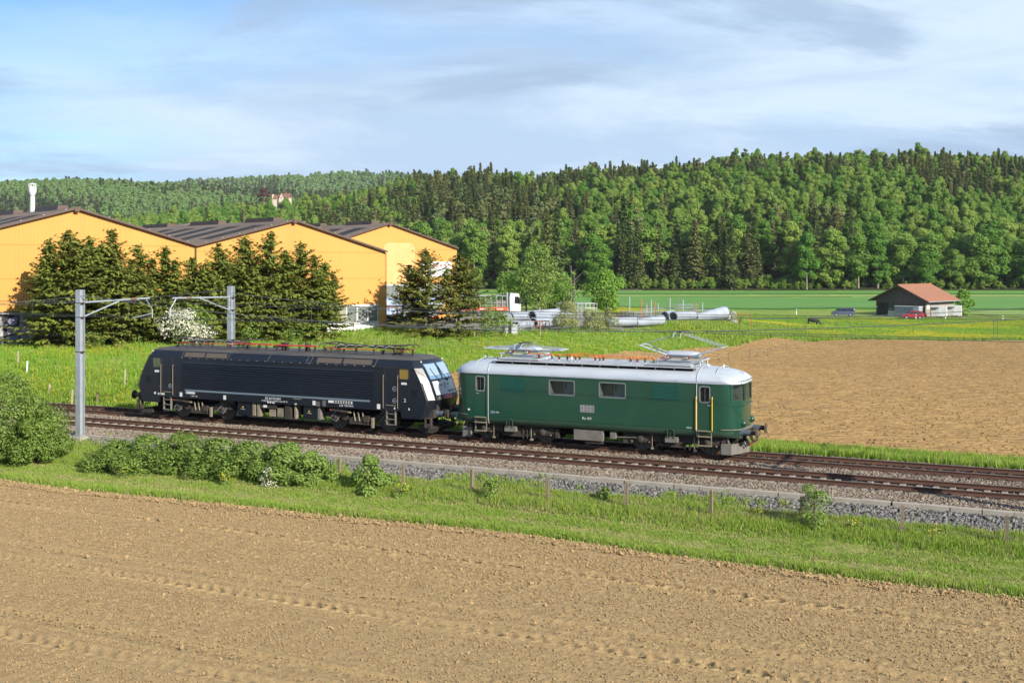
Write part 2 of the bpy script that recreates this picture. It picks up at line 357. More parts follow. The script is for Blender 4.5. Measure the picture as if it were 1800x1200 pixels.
m_barn = M('barn_planks', (0.16, 0.14, 0.12), (0.10, 0.088, 0.078), 1.5, rough=0.9, bump=0.2, stretch=(3, 3, 0.3), rnd=((0.16, 0.13, 0.10), 0.5))  # dark brown wood, with the gable's weak light also put into the colour
m_barn_side = M('barn_planks_lit', (0.42, 0.36, 0.30), (0.32, 0.27, 0.22), 1.5, rough=0.9, bump=0.2, stretch=(3, 3, 0.3), rnd=((0.30, 0.26, 0.21), 0.6))  # same wood painted paler for the sunlit side wall
m_tile = M('barn_tiles', (0.43, 0.19, 0.105), (0.30, 0.13, 0.075), 2.2, rough=0.9, rnd=((0.27, 0.14, 0.09), 0.7), grime=((0.22, 0.13, 0.09), 0.9, 0.55, 0.75))
m_car_red = M('red_car_paint', (0.42, 0.012, 0.02), rough=0.2, spec=0.5, coat=0.6)
m_car_blue = M('blue_grey_van_paint', (0.060, 0.080, 0.115), rough=0.22, spec=0.5, coat=0.6)
m_cow = M('cow_black', (0.014, 0.011, 0.010), (0.03, 0.02, 0.015), 3, rough=0.7)
m_castle = M('castle_wall', (0.66, 0.58, 0.44), rough=0.8)
m_castle_roof = M('castle_roof', (0.25, 0.13, 0.09), (0.20, 0.10, 0.075), 0.3, rough=0.85)
m_bark = M('bark', (0.10, 0.075, 0.055), (0.15, 0.12, 0.09), 3, rough=0.95, bump=0.4, stretch=(3, 3, 0.6))
m_bark_pale = M('bark_pale', (0.30, 0.25, 0.20), (0.20, 0.165, 0.13), 2, rough=0.95)
def leaf(name, a, b, rnd=None, transl=0.28, scale=0.5, c2=None):
    return M(name, a, c2, scale, rough=0.55, spec=0.22, island=b, rnd=rnd, transl=transl, k=1.0)
m_beech = leaf('beech_leaf', (0.062, 0.165, 0.018), (0.110, 0.235, 0.030), ((0.245, 0.325, 0.058), 0.9))
m_spruce = leaf('spruce_needle', (0.052, 0.100, 0.028), (0.105, 0.155, 0.044), ((0.185, 0.185, 0.068), 0.9), 0.2)
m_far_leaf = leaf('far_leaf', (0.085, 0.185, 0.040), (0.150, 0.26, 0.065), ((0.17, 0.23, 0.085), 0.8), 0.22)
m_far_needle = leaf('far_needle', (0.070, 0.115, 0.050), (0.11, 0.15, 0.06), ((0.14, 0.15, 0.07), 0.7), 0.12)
m_hall_spruce = leaf('yard_spruce_needle', (0.090, 0.140, 0.018), (0.210, 0.240, 0.042), ((0.20, 0.185, 0.048), 0.45), 0.22)
m_olive_conifer = leaf('olive_needle', (0.105, 0.125, 0.022), (0.185, 0.180, 0.042), None, 0.2)
m_hedge = leaf('hedge_leaf', (0.070, 0.145, 0.016), (0.215, 0.285, 0.062), None, 0.3)
m_bush_yellow = leaf('light_bush_leaf', (0.125, 0.215, 0.032), (0.235, 0.32, 0.075), None, 0.33)
m_willow = leaf('willow_leaf', (0.21, 0.25, 0.075), (0.34, 0.35, 0.15), None, 0.35)
m_blossom = leaf('white_blossom', (0.34, 0.36, 0.22), (0.66, 0.64, 0.54), None, 0.2)
m_copper = leaf('copper_leaf', (0.070, 0.028, 0.028), (0.11, 0.05, 0.045), None, 0.2)
m_maple = leaf('maple_leaf', (0.095, 0.215, 0.022), (0.205, 0.335, 0.048), None, 0.32)
m_blade = leaf('grass_blade', (0.125, 0.255, 0.022), (0.215, 0.325, 0.045), ((0.28, 0.325, 0.06), 0.8), 0.3)
m_blade_dry = leaf('dry_blade', (0.26, 0.27, 0.09), (0.40, 0.33, 0.16), ((0.19, 0.28, 0.05), 0.6), 0.25)
m_meadow = leaf('meadow_blade', (0.17, 0.30, 0.026), (0.26, 0.36, 0.048), ((0.14, 0.28, 0.026), 0.7), 0.3)
m_flower = M('buttercup', k=1.0, c1=(0.85, 0.62, 0.02), rough=0.6, spec=0.2, transl=0.2)
m_spurge = leaf('spurge_flower', (0.48, 0.47, 0.02), (0.62, 0.58, 0.03), None, 0.25)

# ---------------------------------------------------------------- the lie of the land
FOC = 2025.0
TH = math.atan(FOC / 4410.0); TC, TS = math.cos(TH), math.sin(TH); OY = 54.7
NEAR = -3.83                                   # near track centre line; the far one is p = 0
def T(s, p, z=0.0): return (TC * s + TS * p, OY - TS * s + TC * p, z)
def to_sp(x, y):
    dx = np.asarray(x, float); dy = np.asarray(y, float) - OY
    return dx * TC - dy * TS, dx * TS + dy * TC
def at(px, d): return (px - 900) / FOC * d     # sideways offset of a thing seen in column px at distance d
EDGE = []
for px, py in ((0, 843), (125, 861), (250, 872), (450, 892), (560, 905), (700, 918), (850, 932), (950, 944), (1150, 973), (1300, 992), (1500, 1018), (1800, 1052)):
    d_ = FOC * (CAM_H + 1.0) / (py - 459); a_, b_ = to_sp(at(px, d_), d_); EDGE.append((float(a_), float(b_)))
EDGE = [(-70, EDGE[0][1] - 3)] + EDGE + [(60, EDGE[-1][1] + 1)]
def edge_p(s): return np.interp(s, [e[0] for e in EDGE], [e[1] for e in EDGE])
# far side heights, by known spots (x, y, z)
CP = [T(s, 4.5, z) for s, z in ((-90, -.3), (-60, -.4), (-40, -.45), (-28, -.5), (-15, -.6), (-5, -.8), (5, -.9), (15, -.95), (30, -1.0), (60, -1.0))]
CP += [T(s, 9.5, z) for s, z in ((-90, 1.0), (-60, 1.0), (-45, 1.0), (-35, .7), (-25, .0), (-15, -.75), (0, -1.0), (15, -1.05), (30, -1.1), (60, -1.1))]
CP += [(-60, 82, 1.3), (-42, 88, 1.3), (-34, 92, 1.25), (-25, 100, 1.0), (-20, 88, -.1), (-15, 98, -.1), (-14, 108, .5), (-13.2, 118, 1.3), (-42.3, 95, 1.36), (-28, 107, 1.36), (-70, 120, 1.4), (-30, 150, 1.4), (-10, 150, 1.2),
       (-4, 95, -.85), (-4, 109, -.1), (1, 122, .85), (2, 108, -.95), (10, 129.5, .75), (12, 115, -1.4), (15.6, 126.5, -1.7), (20, 147, .3), (28, 163, .0), (27, 143, -2.1), (25.5, 139, -2.2), (5, 160, .1), (0, 190, -.9), (30, 190, -1.0), (40, 163, -3.0), (42, 180, -2.2),
       (49, 167, -3.0), (72, 163, -3.0), (60, 110, -2.1), (40, 90, -1.7), (20, 80, -1.4), (100, 120, -2.6), (130, 165, -3.3), (59, 225, -4.5), (91, 263, -4.2), (76, 262, -4.0), (130, 260, -4.2), (40, 230, -2.6), (20, 240, -1.6),
       (0, 133, .5), (6, 136, .45), (14, 141, .3), (24, 153, .1), (-6, 128, .9), (0, 300, -2.0), (-80, 300, -1), (100, 330, -3.8), (200, 300, -4), (-100, 200, 1), (0, 450, -3), (-150, 450, -3), (150, 450, -3), (300, 450, -3), (300, 200, -4)]
CPA = np.array([(a, b) for a, b, c in CP]); CPZ = np.array([c for a, b, c in CP])
_d = np.linalg.norm(CPA[:, None] - CPA[None], axis=-1)
_A = np.zeros((len(CP) + 1,) * 2); _A[:-1, :-1] = np.sqrt(_d ** 2 + 4.0); _A[:-1, -1] = 1; _A[-1, :-1] = 1
_W = np.linalg.solve(_A, np.append(CPZ, 0))
def far_z(x, y):
    x = np.asarray(x, float); y = np.asarray(y, float); z = np.full(x.shape, _W[-1])
    yc = np.minimum(y, 460)
    for (a, b), w in zip(CPA, _W[:-1]): z = z + w * np.sqrt((x - a) ** 2 + (yc - b) ** 2 + 4.0)
    return np.clip(z, -6, 3)
def near_z(p):
    return np.interp(p, [-60, -13, -10.2, -8.6, -6.95, -6.9, -6.7, -6.2, 2.2, 3.6, 4.6], [-1.15, -1.0, -.92, -.80, -.46, -.46, -.24, -.22, -.24, -.62, -.75])
def land_z(x, y):
    s, p = to_sp(x, y); t = sstep(3.2, 5.2, p)
    return near_z(p) * (1 - t) + far_z(x, y) * t
FIELD = [(90, 163), (72.5, 163), (49.4, 166.7), (40.3, 163), (33, 151), (25.5, 139.7), (20, 132), (15.6, 126.5), (10, 117), (5.4, 109), (0, 102), (-4.4, 94.6), (-9, 89), (-14, 84), (-17.5, 78)]
FIELD = [(x + 0.0, y) for x, y in FIELD] + [T(s, 9.0)[:2] for s in (-26, -15, -5, 5, 15, 25, 40, 60)] + [(110, 90), (125, 160)]
def in_poly(x, y, poly):
    x = np.asarray(x, float); y = np.asarray(y, float); c = np.zeros(x.shape, bool); n = len(poly)
    for i in range(n):
        (x1, y1), (x2, y2) = poly[i], poly[(i + 1) % n]
        if y1 == y2: continue
        c ^= ((y1 > y) != (y2 > y)) & (x < (x2 - x1) * (y - y1) / (y2 - y1) + x1)
    return c
def build_ground():
    ang = np.radians(np.linspace(-52, 52, 300)); dist = np.concatenate([np.geomspace(5, 480, 300), np.geomspace(500, 9000, 20)])
    A, D = np.meshgrid(ang, dist, indexing='ij'); X = np.sin(A) * D; Y = np.cos(A) * D
    Z = land_z(X, Y); s, p = to_sp(X, Y)
    Z = Z + 0.10 * (fbm(X * .25, Y * .25, 3) - .5) * sstep(3.5, 9, p)
    Z = np.where((p > -8.3) & (p < 2.9), Z - .35, Z)
    Z = np.where(p < edge_p(s) - .35, Z - .3, Z)
    Z = np.where(in_poly(X, Y, FIELD), Z - .35, Z)
    me = raw_mesh('ground', np.stack([X, Y, Z], -1).reshape(-1, 3), grid_faces(*X.shape)[:, ::-1], [m_grassland], smooth=True)
    tag(obj('ground', me), kind='structure')
    # mown strip and verge between the railway and the near field
    S = np.arange(-62, 45, .35); U = np.linspace(0, 1, 28)
    SS, UU = np.meshgrid(S, U, indexing='ij'); e = edge_p(SS) + .35 * (fbm(SS * .9, SS * 0, 5) - .5)
    PP = (e - .2) * (1 - UU) + (-8.2) * UU
    Z = near_z(PP) + .012 + .07 * (fbm(SS * 1.1, PP * 1.1, 9) - .5)
    P3 = np.stack(T(SS, PP, Z), -1)
    me = raw_mesh('grass_verge', P3.reshape(-1, 3), grid_faces(*SS.shape), [m_verge], smooth=True)
    tag(obj('grass_verge', me), kind='structure')
build_ground()

def build_near_field():
    S = np.arange(-43, 26, .055); U = np.concatenate([np.arange(0, 15, .05), np.arange(15, 19, .09), np.arange(19, 34, .5)])
    SS, UU = np.meshgrid(S, U, indexing='ij'); PP = edge_p(SS) + .25 * (fbm(SS * 1.3, SS * 0 + 2, 5) - .5) - UU
    Z = -1.0 - .15 * sstep(0, 30, UU)
    row = .006 * np.sin(PP * 2 * math.pi / .46 + 1.5 * fbm(SS * .2, PP * .5, 2)) * (.4 + fbm(SS * .3, PP * .3, 8))
    clod = np.clip(vnoise(SS * 12.5, PP * 13, 1) - .62, 0, 1) * .08 + np.clip(vnoise(SS * 7.1, PP * 7.7, 4) - .78, 0, 1) * .16
    fine = .016 * (vnoise(SS * 1.6, PP * 15, 6) - .5) + .016 * (vnoise(SS * 11, PP * 17, 16) - .5) + .018 * (np.random.default_rng(3).random(SS.shape) ** 2 - .33)
    amp = .6 + .9 * fbm(SS * .12, PP * .35, 13)
    Z = Z + row + (fine + clod) * amp
    def track(pc, w, deep, lug, smooth=False):
        c = pc + .35 * (fbm(SS * .06, SS * 0, int(abs(pc) * 10)) - .5) - .018 * (SS + 8)
        q = (PP - c) / w; inside = np.exp(-q ** 4)
        zz = -deep * inside
        if lug:
            ph = SS / lug + .7 * np.abs(q)
            zz = zz + inside * (.060 * np.clip(np.sin(2 * math.pi * ph) * 1.3, -.5, 1) - .015) * (.15 + 1.6 * np.clip(fbm(SS * .35, PP * 1.5 + pc, 21) - .2, 0, 1))
        ridge = .035 * np.exp(-((np.abs(q) - 1.35) / .3) ** 2)
        return zz + ridge
    for a in ((-23.1, .26, .05, .42), (-28.4, .28, .05, .45), (-21.9, .30, .06, 0), (-27.1, .30, .06, 0), (-17.3, .3, .02, .5)): Z = Z + track(*a)
    Z = np.where(UU < .06, Z - .12, Z)
    Z = Z + .055 * np.exp(-((UU - .35) / .22) ** 2) * (.3 + vnoise(SS * 3.1, UU * 4, 7))
    me = raw_mesh('ploughed_field', np.stack(T(SS, PP, Z), -1).reshape(-1, 3), grid_faces(*SS.shape)[:, ::-1], [m_soil], smooth=False)
    tag(obj('ploughed_field', me), 'pale brown harrowed field with tyre tracks in the foreground', kind='structure')
build_near_field()

def build_far_field():
    a = R(-9); ca, sa = math.cos(a), math.sin(a)
    u = np.arange(-45, 135, .42); w = np.concatenate([np.arange(40, 120, .16), np.arange(120, 200, .3)])
    UU, WW = np.meshgrid(u, w, indexing='ij'); X = UU * ca - WW * sa; Y = UU * sa + WW * ca
    keep = in_poly(X + .5 * (fbm(X * .6, Y * .6, 3) - .5), Y + .8 * (fbm(X * .5, Y * .5, 6) - .5), FIELD) & (np.abs(X) < .52 * Y + 4)
    Z = land_z(X, Y) + .02
    Z += .16 * np.clip(np.sin(WW * 2 * math.pi / 1.0 + .8 * fbm(UU * .03, WW * .05, 3)) * 1.6, -1, .6) * (.65 + .7 * vnoise(UU * 1.2, WW * .9, 8))
    Z += np.clip(vnoise(UU * 1.8, WW * 2.6, 5) - .55, 0, 1) * .20 + .04 * (vnoise(UU * 2, WW * 3, 2) - .5)
    F = grid_faces(*X.shape)[:, ::-1]; k = keep.ravel(); F = F[k[F].all(1)]
    used = np.unique(F); mp = -np.ones(X.size, np.int64); mp[used] = np.arange(len(used))
    V = np.stack([X, Y, Z], -1).reshape(-1, 3)[used]
    me = raw_mesh('ploughed_field', V, mp[F], [m_soil_far], smooth=False)
    tag(obj('ploughed_field', me), 'brown ploughed field in rows beyond the railway', kind='structure')
build_far_field()

def sheet(name, poly, mat, dz, thick=0.0, step=6.0, kind='structure', label=None):
    """a patch of ground cover lying on the land, cut to a polygon with (optionally) standing crop sides"""
    xs = [p[0] for p in poly]; ys = [p[1] for p in poly]
    X, Y = np.meshgrid(np.arange(min(xs), max(xs) + step, step), np.arange(min(ys), max(ys) + step, step), indexing='ij')
    k = in_poly(X, Y, poly).ravel(); F = grid_faces(*X.shape)[:, ::-1]; F = F[k[F].all(1)]
    used = np.unique(F); mp = -np.ones(X.size, np.int64); mp[used] = np.arange(len(used))
    Z = land_z(X, Y) + dz
    V = np.stack([X, Y, Z], -1).reshape(-1, 3)[used]; F = mp[F]
    if thick:
        E = np.concatenate([F[:, [0, 1]], F[:, [1, 2]], F[:, [2, 3]], F[:, [3, 0]]]); cnt = {}
        for a, b in E.tolist(): cnt[(min(a, b), max(a, b))] = cnt.get((min(a, b), max(a, b)), 0) + 1
        n = len(V); V = np.concatenate([V, V - (0, 0, thick)])
        side = [(a, b, b + n, a + n) for a, b in E.tolist() if cnt[(min(a, b), max(a, b))] == 1]
        F = np.concatenate([F, np.array(side)])
    o = obj(name, raw_mesh(name, V, F, [mat], smooth=not thick)); return tag(o, label, kind=kind)
def row_(pts): return [(at(px, d), d) for px, d in pts]
sheet('crop_field', row_(((560, 262), (1180, 255), (1330, 272), (1520, 290), (1960, 288), (1960, 372), (1500, 372), (1180, 360), (560, 352))), m_crop, .40, .6, 4)
sheet('crop_field', row_(((560, 356), (1180, 364), (1500, 376), (1960, 376), (1960, 398), (1500, 398), (1180, 388), (560, 380))), m_crop_pale, .20, .4, 4)
sheet('crop_field', row_(((560, 384), (1180, 392), (1500, 402), (1960, 402), (1960, 440), (1500, 441), (1180, 434), (560, 430))), m_crop, .30, .5, 4)
sheet('crop_field', row_(((1640, 266), (1960, 262), (1960, 285), (1660, 287))), m_crop_pale, .22, .4, 3)
sheet('road', [(at(1180, 254), 250), (at(1400, 258), 254.5), (at(1500, 258), 257.5), (at(1640, 262), 259.5), (at(1960, 258), 256), (at(1960, 258), 252.5), (at(1640, 258), 256), (at(1500, 256), 254), (at(1400, 254), 251), (at(1180, 250), 246)], m_gravel, .10, 0, .8, label='pale gravel farm road past the barn')
sheet('yard', [(-13, 119), (-2, 120.5), (10, 130.5), (20, 147.5), (30, 165), (38, 172), (34, 205), (-30, 215), (-30, 150)], m_yard, .05, 0, 1.5)
sheet('path', [(at(1060, 430), 428), (at(1130, 436), 432), (at(1130, 442), 440), (at(1060, 436), 434)], m_gravel, .45, 0, 1.0)

# ---------------------------------------------------------------- railway
RAIL = empty('railway', T(0, 0), -TH, kind='structure')     # local x along the track, local y away from the camera
def build_railway():
    S = np.arange(-75, 55, .8); P = np.array([-6.72, -6.4, -5.4, -4.9, -4.58, -3.83, -3.08, -2.6, -1.9, -1.2, -.75, 0, .75, 1.3, 2.2, 3.0, 3.8, 4.2])
    Zp = np.array([-.26, -.25, -.24, -.23, -.235, -.24, -.235, -.21, -.19, -.21, -.235, -.24, -.235, -.22, -.25, -.52, -.80, -1.1])
    SS, PP = np.meshgrid(S, P, indexing='ij'); Z = np.broadcast_to(Zp, SS.shape) + .03 * (vnoise(SS * 1.2, PP * 2, 3) - .5)
    me = raw_mesh('ballast_bed', np.stack([SS, PP, Z], -1).reshape(-1, 3), grid_faces(*SS.shape), [m_ballast], smooth=True)
    obj('ballast_bed', me, RAIL)
    P = np.array([-6.92, -7.3, -7.9, -8.5, -8.9]); Zp = np.array([-.38, -.47, -.65, -.83, -1.1])
    SS, PP = np.meshgrid(S, P, indexing='ij'); Z = np.broadcast_to(Zp, SS.shape)
    obj('stone_bank', raw_mesh('stone_bank', np.stack([SS, PP, Z], -1).reshape(-1, 3), grid_faces(*SS.shape), [m_ballast], smooth=True), RAIL)
    prof = [(-.075, -.172), (.075, -.172), (.075, -.158), (.02, -.14), (.01, -.12), (.01, -.05), (.035, -.035), (.037, -.006), (.028, 0), (-.028, 0), (-.037, -.006), (-.035, -.035), (-.01, -.05), (-.01, -.12), (-.02, -.14), (-.075, -.158)]
    def rail(pc):
        b = MB(); n = len(prof)
        b.add([(x, pc + a, z) for x in (-75, -40, -10, 20, 55) for a, z in prof],
              [(i * n + j, i * n + (j + 1) % n, (i + 1) * n + (j + 1) % n, (i + 1) * n + j) for i in range(4) for j in range(n) if j != 8] )
        b.add([(x, pc + a, 0.0) for x in (-75, -40, -10, 20, 55) for a in (-.028, .028)], [(2 * i, 2 * i + 2, 2 * i + 3, 2 * i + 1) for i in range(4)], 1)
        b.build('rail', [m_rail, m_rail_top], RAIL)
    for tr in (NEAR, 0.0):
        for d in (-.7525, .7525): rail(tr + d)
    slab = MB()       # concrete sleeper: wide ends, waist in the middle
    pr = [(-1.25, .13), (-.4, .13), (-.25, .11), (.25, .11), (.4, .13), (1.25, .13)]
    slab.loft([[(-w, y, -.30), (w, y, -.30), (w * .8, y, -.185), (-w * .8, y, -.185)] for y, w in pr])
    conc = slab.mesh('sleeper', [m_sleeper])
    st = MB()         # pressed steel trough sleeper with rail clips
    st.loft([[(-.13, y, -.30), (.13, y, -.30), (.085, y, -.19), (-.085, y, -.19)] for y in (-1.2, 1.2)])
    for y in (-.88, -.64, .64, .88): st.cbox((0, y, -.16), (.10, .06, .09))
    steel = st.mesh('sleeper', [m_sleeper_steel])
    clip = MB()
    for y in (-.88, -.64, .64, .88): clip.cbox((0, y, -.155), (.14, .07, .055)); clip.tube([(0, y, -.15), (0, y, -.10)], .018, 5)
    clipm = clip.mesh('rail_clip', [m_rail])
    for i in range(130):
        s = -54 + i * .6
        if s > 27: break
        o = obj('sleeper', conc, RAIL, (s, NEAR, 0)); 
        obj('rail_clip', clipm, RAIL, (s, NEAR, 0))
    for i in range(130):
        s = -54.2 + i * .66
        if s > 31: break
        obj('sleeper', steel, RAIL, (s, 0, 0))
    # kerb of concrete blocks along the path
    kb = MB(); L_ = .995
    kb.loft([[(x, -6.91, -.60), (x, -6.70, -.60), (x, -6.70, -.20), (x, -6.72, -.185), (x, -6.89, -.185), (x, -6.91, -.20)] for x in (0, L_)])
    kme = kb.mesh('kerb_stone', [m_concrete])
    K = empty('concrete_kerb', T(0, 0), -TH, 'long low concrete kerb between the track ballast and the stone bank', 'kerb')
    r = random.Random(3)
    for i in range(80):
        obj('kerb_stone', kme, K, (-50 + i, r.uniform(-.012, .012), r.uniform(-.012, .012)), (0, 0, r.uniform(-.006, .006)))
build_railway()

# ---------------------------------------------------------------- shared locomotive pieces
def text(body, size, loc, parent, mat, rot=(R(90), 0, 0), name='lettering', align='CENTER', sx=1.0):
    cu = bpy.data.curves.new(name, 'FONT'); cu.body = body; cu.size = size; cu.align_x = align; cu.align_y = 'CENTER'
    cu.extrude = .0015; cu.resolution_u = 2; cu.materials.append(mat)
    tmp = bpy.data.objects.new(name, cu); SC.collection.objects.link(tmp); bpy.context.view_layer.update()
    me = bpy.data.meshes.new_from_object(tmp.evaluated_get(bpy.context.evaluated_depsgraph_get())); bpy.data.objects.remove(tmp)
    o = obj(name, me, parent, loc, rot); o.scale = (sx, 1, 1); o['kind'] = 'stuff'; return o
def wheel_mesh(r, spoke=False):
    b = MB()
    b.lathe([(r - .01, -.07), (r, -.06), (r, .05), (r - .01, .06)], (0, 0, 0), 'y', 28, 1)
    b.lathe([(r - .09, -.075), (r - .03, -.078), (r - .03, 0)], (0, 0, 0), 'y', 28, 1)
    b.lathe([(.10, -.12), (.13, -.10), (.15, -.05), (r - .10, -.045), (r - .10, .03), (.1, .05)], (0, 0, 0), 'y', 28, 0)
    if spoke:
        for k in range(9):
            a = 2 * math.pi * k / 9; b.tube([(.1 * math.cos(a), -.065, .1 * math.sin(a)), ((r - .06) * math.cos(a), -.06, (r - .06) * math.sin(a))], .035, 5)
    return b.mesh('wheel', [m_wheel, m_tyre_rim], 40)
def buffer_mesh():
    b = MB()
    b.lathe([(.17, -.02), (.17, .03), (.135, .04), (.135, .36)], (0, 0, 0), 'x', 14, 0)
    b.lathe([(.10, .36), (.10, .62)], (0, 0, 0), 'x', 12, 1)
    b.lathe([(.05, .60), (.235, .615), (.235, .64), (.12, .655), (.02, .66)], (0, 0, 0), 'x', 20, 2)
    return b.mesh('buffer', [m_buffer, m_under, m_tyre_rim], 40)
BUF = buffer_mesh()
def insulator(b, c, h, r, mi, n=10, axis='z'):
    prof = []
    k = max(2, int(h / .05))
    for i in range(k): prof += [(r * .55, h * i / k), (r, h * (i + .45) / k), (r * .55, h * (i + .9) / k)]
    b.lathe(prof, c, axis, n, mi)
def hose(b, p0, p1, sag, r=.022, mi=0, n=7):
    p0 = Vector(p0); p1 = Vector(p1)
    b.tube([p0.lerp(p1, t / n) + Vector((0, 0, -sag * 4 * (t / n) * (1 - t / n))) for t in range(n + 1)], r, 5, mi)

# ---------------------------------------------------------------- green locomotive
def green_loco():
    G = empty('green_locomotive', T(4.42, 0), -TH, 'vintage dark green electric locomotive with silver roof and one raised pantograph', 'locomotive')
    W, L, RC, BU = 1.45, 6.72, .72, .13
    def outline(L=L, W=W, rc=RC, bu=BU, n=7):
        half = []
        for k in range(n + 1):
            a = R(90 * k / n); half.append((L - rc + rc * math.sin(a), -(W - rc + rc * math.cos(a))))
        for y in (-.5, -.25, 0, .25, .5): half.append((L, y * (W - rc) / .73))
        for k in range(n + 1):
            a = R(90 - 90 * k / n); half.append((L - rc + rc * math.sin(a), (W - rc + rc * math.cos(a))))
        half = [(x + bu * (1 - (y / W) ** 2), y) for x, y in half]
        return half + [(-x, y) for x, y in reversed(half)]
    def endx(y, off=0.0):
        ay = abs(y); c = W - RC
        x = L if ay <= c else L - RC + math.sqrt(max(0, RC ** 2 - (ay - c) ** 2))
        return x + BU * (1 - (y / W) ** 2) + off
    def ring3(o, z): return [(x, y, z) for x, y in o]
    b = MB()
    rings = []
    for z, ins in ((.80, .16), (.86, .075), (.97, .02), (1.10, 0), (1.195, 0), (3.12, 0)):
        rings.append(ring3(outline(L - ins * .8, W - ins), z))
    b.loft(rings)
    me = b.mesh('body', [m_green, m_green_skirt, m_cab_in])
    cut = MB(); D_ = .55
    for sg in (-1, 1):
        for x0, x1, z0, z1 in ((-1.91, -.66, 2.30, 2.98), (.51, 1.76, 2.30, 2.98)):
            cut.box(x0 + .03, x1 - .03, sg * (W - D_) if sg > 0 else -W - .3, W + .3 if sg > 0 else -(W - D_), z0 + .03, z1 - .03)
    for x0, x1 in ((-5.61, -5.16), (5.10, 5.55)): cut.box(x0, x1, -2, 2, 2.33, 2.98)
    for e in (-1, 1):
        xs = sorted((e * 5.9, e * 7.6))
        for y0, y1 in ((-1.29, -.66), (-.50, .50), (.66, 1.29)): cut.box(xs[0], xs[1], y0, y1, 2.42, 3.09)
    tmp = obj('tmp_body', me); tc = obj('tmp_cut', cut.mesh('cut', [m_cab_in]))
    md = tmp.modifiers.new('b', 'BOOLEAN'); md.object = tc; md.operation = 'DIFFERENCE'; md.solver = 'EXACT'
    bpy.context.view_layer.update()
    me2 = bpy.data.meshes.new_from_object(tmp.evaluated_get(bpy.context.evaluated_depsgraph_get()))
    bpy.data.objects.remove(tmp); bpy.data.objects.remove(tc)
    me2.materials.clear()
    for m in (m_green, m_green_skirt, m_cab_in): me2.materials.append(m)
    for f in me2.polygons:
        c = f.center
        inside = abs(c.y) < W - .02 and abs(c.x) < endx(c.y) - .06 and 2.2 < c.z < 3.11
        f.material_index = 2 if inside else (1 if c.z < 1.05 else 0)
        f.use_smooth = True
    me2.set_sharp_from_angle(angle=R(30))
    body = obj('body', me2, G)
    # weld line low on the sides, faint panel edges on the nose
    s = MB()
    for sg in (-1, 1): s.box(-4.9, 4.9, sg * (W + .001) - .003, sg * (W + .001) + .003, 1.205, 1.215)
    s.each('seam', [m_green_skirt], body)
    # roof: silver shell, domed at the ends, with the louvred deck on top
    b = MB()
    lv = [(3.12, 1.475, 6.76), (3.20, 1.475, 6.76), (3.30, 1.44, 6.72), (3.40, 1.375, 6.62), (3.50, 1.27, 6.45), (3.58, 1.14, 6.22), (3.65, .97, 5.92), (3.71, .74, 5.5), (3.75, .45, 5.05), (3.765, .06, 4.6)]
    b.loft([ring3(outline(l, w, min(RC + .02, w * .85), BU), z) for z, w, l in lv])
    roof = b.build('roof', [m_roof_silver], G, smooth=50)
    b = MB()      # roof band joints
    for x in (-4.98, 4.98, -5.75, 5.75):
        pr = [(-1.475, 3.13), (-1.45, 3.30), (-1.385, 3.41), (-1.28, 3.51), (-1.14, 3.60), (-.96, 3.68), (-.72, 3.735), (-.4, 3.775), (0, 3.79)]
        sh = 0 if abs(x) < 5 else -.02
        pr = [(y * (1 - .02 * (abs(x) > 5)), z + sh) for y, z in pr]
        b.tube([(x, y, z) for y, z in pr] + [(x, -y, z) for y, z in reversed(pr[:-1])], .022, 5)
    b.each('roof_band', [m_deck], roof)
    b = MB()
    for sg in (-1, 1):
        for x in (-4.97, 4.97): b.tube([(x, sg * 1.36, .82), (x, sg * 1.455, 1.0), (x, sg * 1.468, 3.1)], .02, 5)
    b.each('rain_strip', [m_deck], body)
    b = MB(); b.box(-4.85, 4.85, -1.10, 1.10, 3.70, 3.745); b.box(-4.6, 4.6, -.95, .95, 3.745, 3.80)
    deck = b.build('roof_deck', [m_deck], roof)
    b = MB()
    for sg in (-1, 1): b.prism([(sg * 1.06, 3.56), (sg * 1.10, 3.56), (sg * 1.06, 3.70), (sg * 1.02, 3.70)], 'yz', -4.8, 4.8)
    b.each('louvre_shade_strip', [m_dark], deck)  # solid black strips painted as the shade under the deck edge
    post = MB(); post.cbox((0, 0, 0), (.05, .05, .16), 0, (R(12), 0, 0)); pm = post.mesh('louvre_post', [m_deck])
    lip = MB()
    for sg in (-1, 1): lip.box(-4.87, 4.87, sg * 1.17 - .06, sg * 1.17 + .06, 3.715, 3.742); lip.box(-4.87, 4.87, sg * 1.15 - .025, sg * 1.15 + .025, 3.535, 3.56)
    lip.each('deck_edge', [m_deck], roof)
    for sg in (-1, 1):
        for i in range(12): obj('louvre_post', pm, deck, (-4.75 + i * .8636, sg * 1.10, 3.635))
    for x0, x1 in ((-4.62, -2.6), (2.5, 4.62)):
        b = MB(); b.prism([(x0, 3.80), (x1, 3.80), (x1 - .1, 3.86), (x0 + .1, 3.86)], 'xz', -1.02, 1.02); b.build('roof_hatch', [m_deck], deck)
    # side windows, louvred grilles, doors
    def window(x0, x1, z0, z1, sg, rr=.09, fr=.032):
        cx, cz, w, h = (x0 + x1) / 2, (z0 + z1) / 2, x1 - x0, z1 - z0
        b = MB(); y = sg * W
        b.ring(rrect(cx, cz, w + .02, h + .02, rr), rrect(cx, cz, w - 2 * fr, h - 2 * fr, rr * .8), 'xz', y - sg * .03, y + sg * .014)
        f = b.build('window', [m_frame], G)
        g = MB(); g.prism(rrect(cx, cz, w - 2 * fr + .01, h - 2 * fr + .01, rr * .8), 'xz', y - sg * .018, y - sg * .010); g.build('pane', [m_glass], f)
        return f
